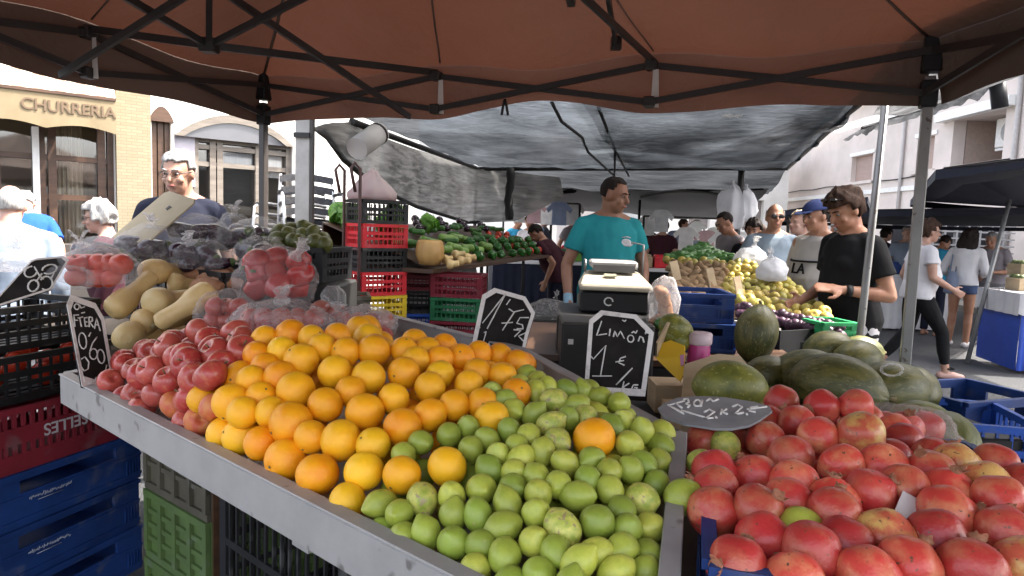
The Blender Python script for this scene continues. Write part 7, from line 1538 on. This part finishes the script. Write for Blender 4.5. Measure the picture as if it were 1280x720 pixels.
bag('crinkled white carrier bag standing on the pears in front of the man in the cap', at(965, 340, 4.9), (.10, .09, .095), 'bag_white', (-.02, 0, .13), 52, 'white carrier bags')
# far stalls: small tables with goods and garments on rails
gm = [cloth('far_white', (.7, .69, .68)), cloth('far_pink', (.5, .33, .35)), cloth('far_blue', (.25, .3, .45)), cloth('far_grey', (.4, .4, .4))]
def garment(me_i):
    mb = MB(); mb.prism([V((x, 0, z)) for x, z in ((-.2, -.62), (.2, -.62), (.19, -.2), (.3, -.3), (.36, -.2), (.18, -.02), (.07, 0), (-.07, 0), (-.18, -.02), (-.36, -.2), (-.3, -.3), (-.19, -.2))], (0, .05, 0)); return mb.mesh('garment', gm[me_i])
GRM = [garment(i) for i in range(4)]
GL = [(640, 252, 11.2), (652, 250, 11.6), (668, 252, 11.0), (684, 253, 12.2), (700, 252, 11.4), (716, 254, 12), (858, 284, 10), (872, 276, 11), (884, 288, 10.4), (896, 284, 11), (846, 288, 11.5), (828, 262, 10.2), (905, 290, 9.6), (812, 268, 11.6)]
for i, (x, y, Y) in enumerate(GL): o = mk('hanging_garment', GRM[(0, 0, 1, 0, 2, 3)[i % 6]], None, at(x, y, Y), (0, 0, rnd(-.6, .6)), rnd(.5, .65)); tag(o, 'pale garment hanging under the far dark tarp', 'garment', 'garments hanging under the far tarp')
for i, (x0, x1, y, Y, lab) in enumerate(((630, 725, 251, 11.5, 'rail of garments behind the vegetable stall'), (805, 915, 270, 10.8, 'rail of garments behind the fruit heap'))):
    a, b_ = at(x0, y, Y), at(x1, y + 4, Y); t = thing('garment_rail', 'dark steel ' + lab, 'garment rail', (0, 0, 0)); mb = MB(); mb.tube([a, b_], .015, 8); mb.build('rail', M['dark_steel'], t)
    for p in (a, b_): mb = MB(); mb.tube([(p.x, p.y, 0), p], .018, 8); mb.build('post', M['dark_steel'], t)
def far_table(px, Y, w_, label, skirt, goods, rz=0):
    c = gp_(px, Y); t = thing('market_table', label, 'table', c, rz); mb = MB(); mb.box((0, 0, .86), (w_, .9, .04)); mb.build('table_top', M['whitec'], t)
    mb = MB(); n = 60; mb.grid(lambda u, v: V(((u - .5) * w_ * .99, -.45 - .02 * math.sin(u * 70) * v, .838 - .8 * v)), n, 3); mb.build('skirt_front', skirt, t)
    for s in (-1, 1): mb = MB(); mb.grid(lambda u, v: V((s * w_ * .495, (u - .5) * .88, .838 - .8 * v)), 12, 2); mb.build('skirt_side', skirt, t)
    return t, c
blue_t = plain('blue_tarp', (.015, .06, .38), .5, bump=.2, bs=8)
t, c = far_table(1322, 7.7, 1.15, 'stall table draped in blue tarp under a white cloth', blue_t, None, R(-10))
mb = MB(); mb.grid(lambda u, v: V(((u - .5) * 1.22, -.47 - .012 * math.sin(u * 40), .885 - (.22 + .05 * math.sin(u * 9)) * v)), 50, 4); mb.grid(lambda u, v: V(((u - .5) * 1.22, -.47 + .95 * v, .886)), 20, 8); mb.grid(lambda u, v: V((-.61 - .01 * math.sin(u * 30), -.47 + .95 * u, .885 - .24 * v)), 30, 4); mb.build('white_cloth', M['whitec'], t)
for i, (dx, dy, z, lab) in enumerate(((-.3, .1, .89, 'cardboard fruit box on the white cloth, near its end'), (-.05, .12, .89, 'cardboard fruit box in the middle of the white cloth'), (-.2, .3, 1.05, 'cardboard fruit box stacked behind on the white cloth'), (.2, .1, .89, 'cardboard fruit box at the outer end of the white cloth'))):
    ca, sa = math.cos(R(-10)), math.sin(R(-10)); bx = thing('fruit_box', lab, 'fruit box', (c.x + dx * ca - dy * sa, c.y + dx * sa + dy * ca, z + .0), R(-10), 'fruit boxes on the blue draped table')
    mb = MB(); mb.box((0, 0, .07), (.23, .3, .14)); mb.build('box_body', M['card'], bx); mb = MB(); mb.box((0, -.1515, .09), (.1, .002, .03)); mb.build('hand_slot', M['black_plastic'], bx)
    mb = MB(); 
    for k in range(9): mb.ell(((k % 3 - 1) * .07, (k // 3 - 1) * .09, .145), .04, None, 10, 7)
    o = mb.build('fruit_filling', plain('green_filling', (.10, .13, .04), .5), bx); o['kind'] = 'stuff'
for i, (px, Y, w_, sk, lab, rz) in enumerate(((672, 11.2, 1.6, 'navy_c', 'far market table with a navy cover behind the vegetables', .1), (860, 10.2, 1.6, 'blackc', 'far market table with a black cover behind the fruit heap', -.1), (1105, 11, 1.6, 'whitec', 'far market table with a white cover between the poles', 0), (745, 14, 2.4, 'maroonc', 'far market table with a maroon cover straight behind the stall holder', 0))):
    t, c = far_table(px, Y, w_, lab, M[sk], None, rz)
    for k in range(7):
        bx = MB(); bx.box((0, 0, .08), (.2, .28, .16)); bx.box((0, -.02, .17), (.16, .2, .05)); o = bx.build('goods_box', M[('card', 'c_red', 'whitec', 'c_blue', 'pear', 'c_green', 'leaf')[k]], None, bevel=.01); o.location = (c.x - w_ * .42 + w_ * .14 * k, c.y + rnd(-.2, .2), .882); tag(o, 'small box of goods on a far market table', 'box', 'boxes on the far market tables')
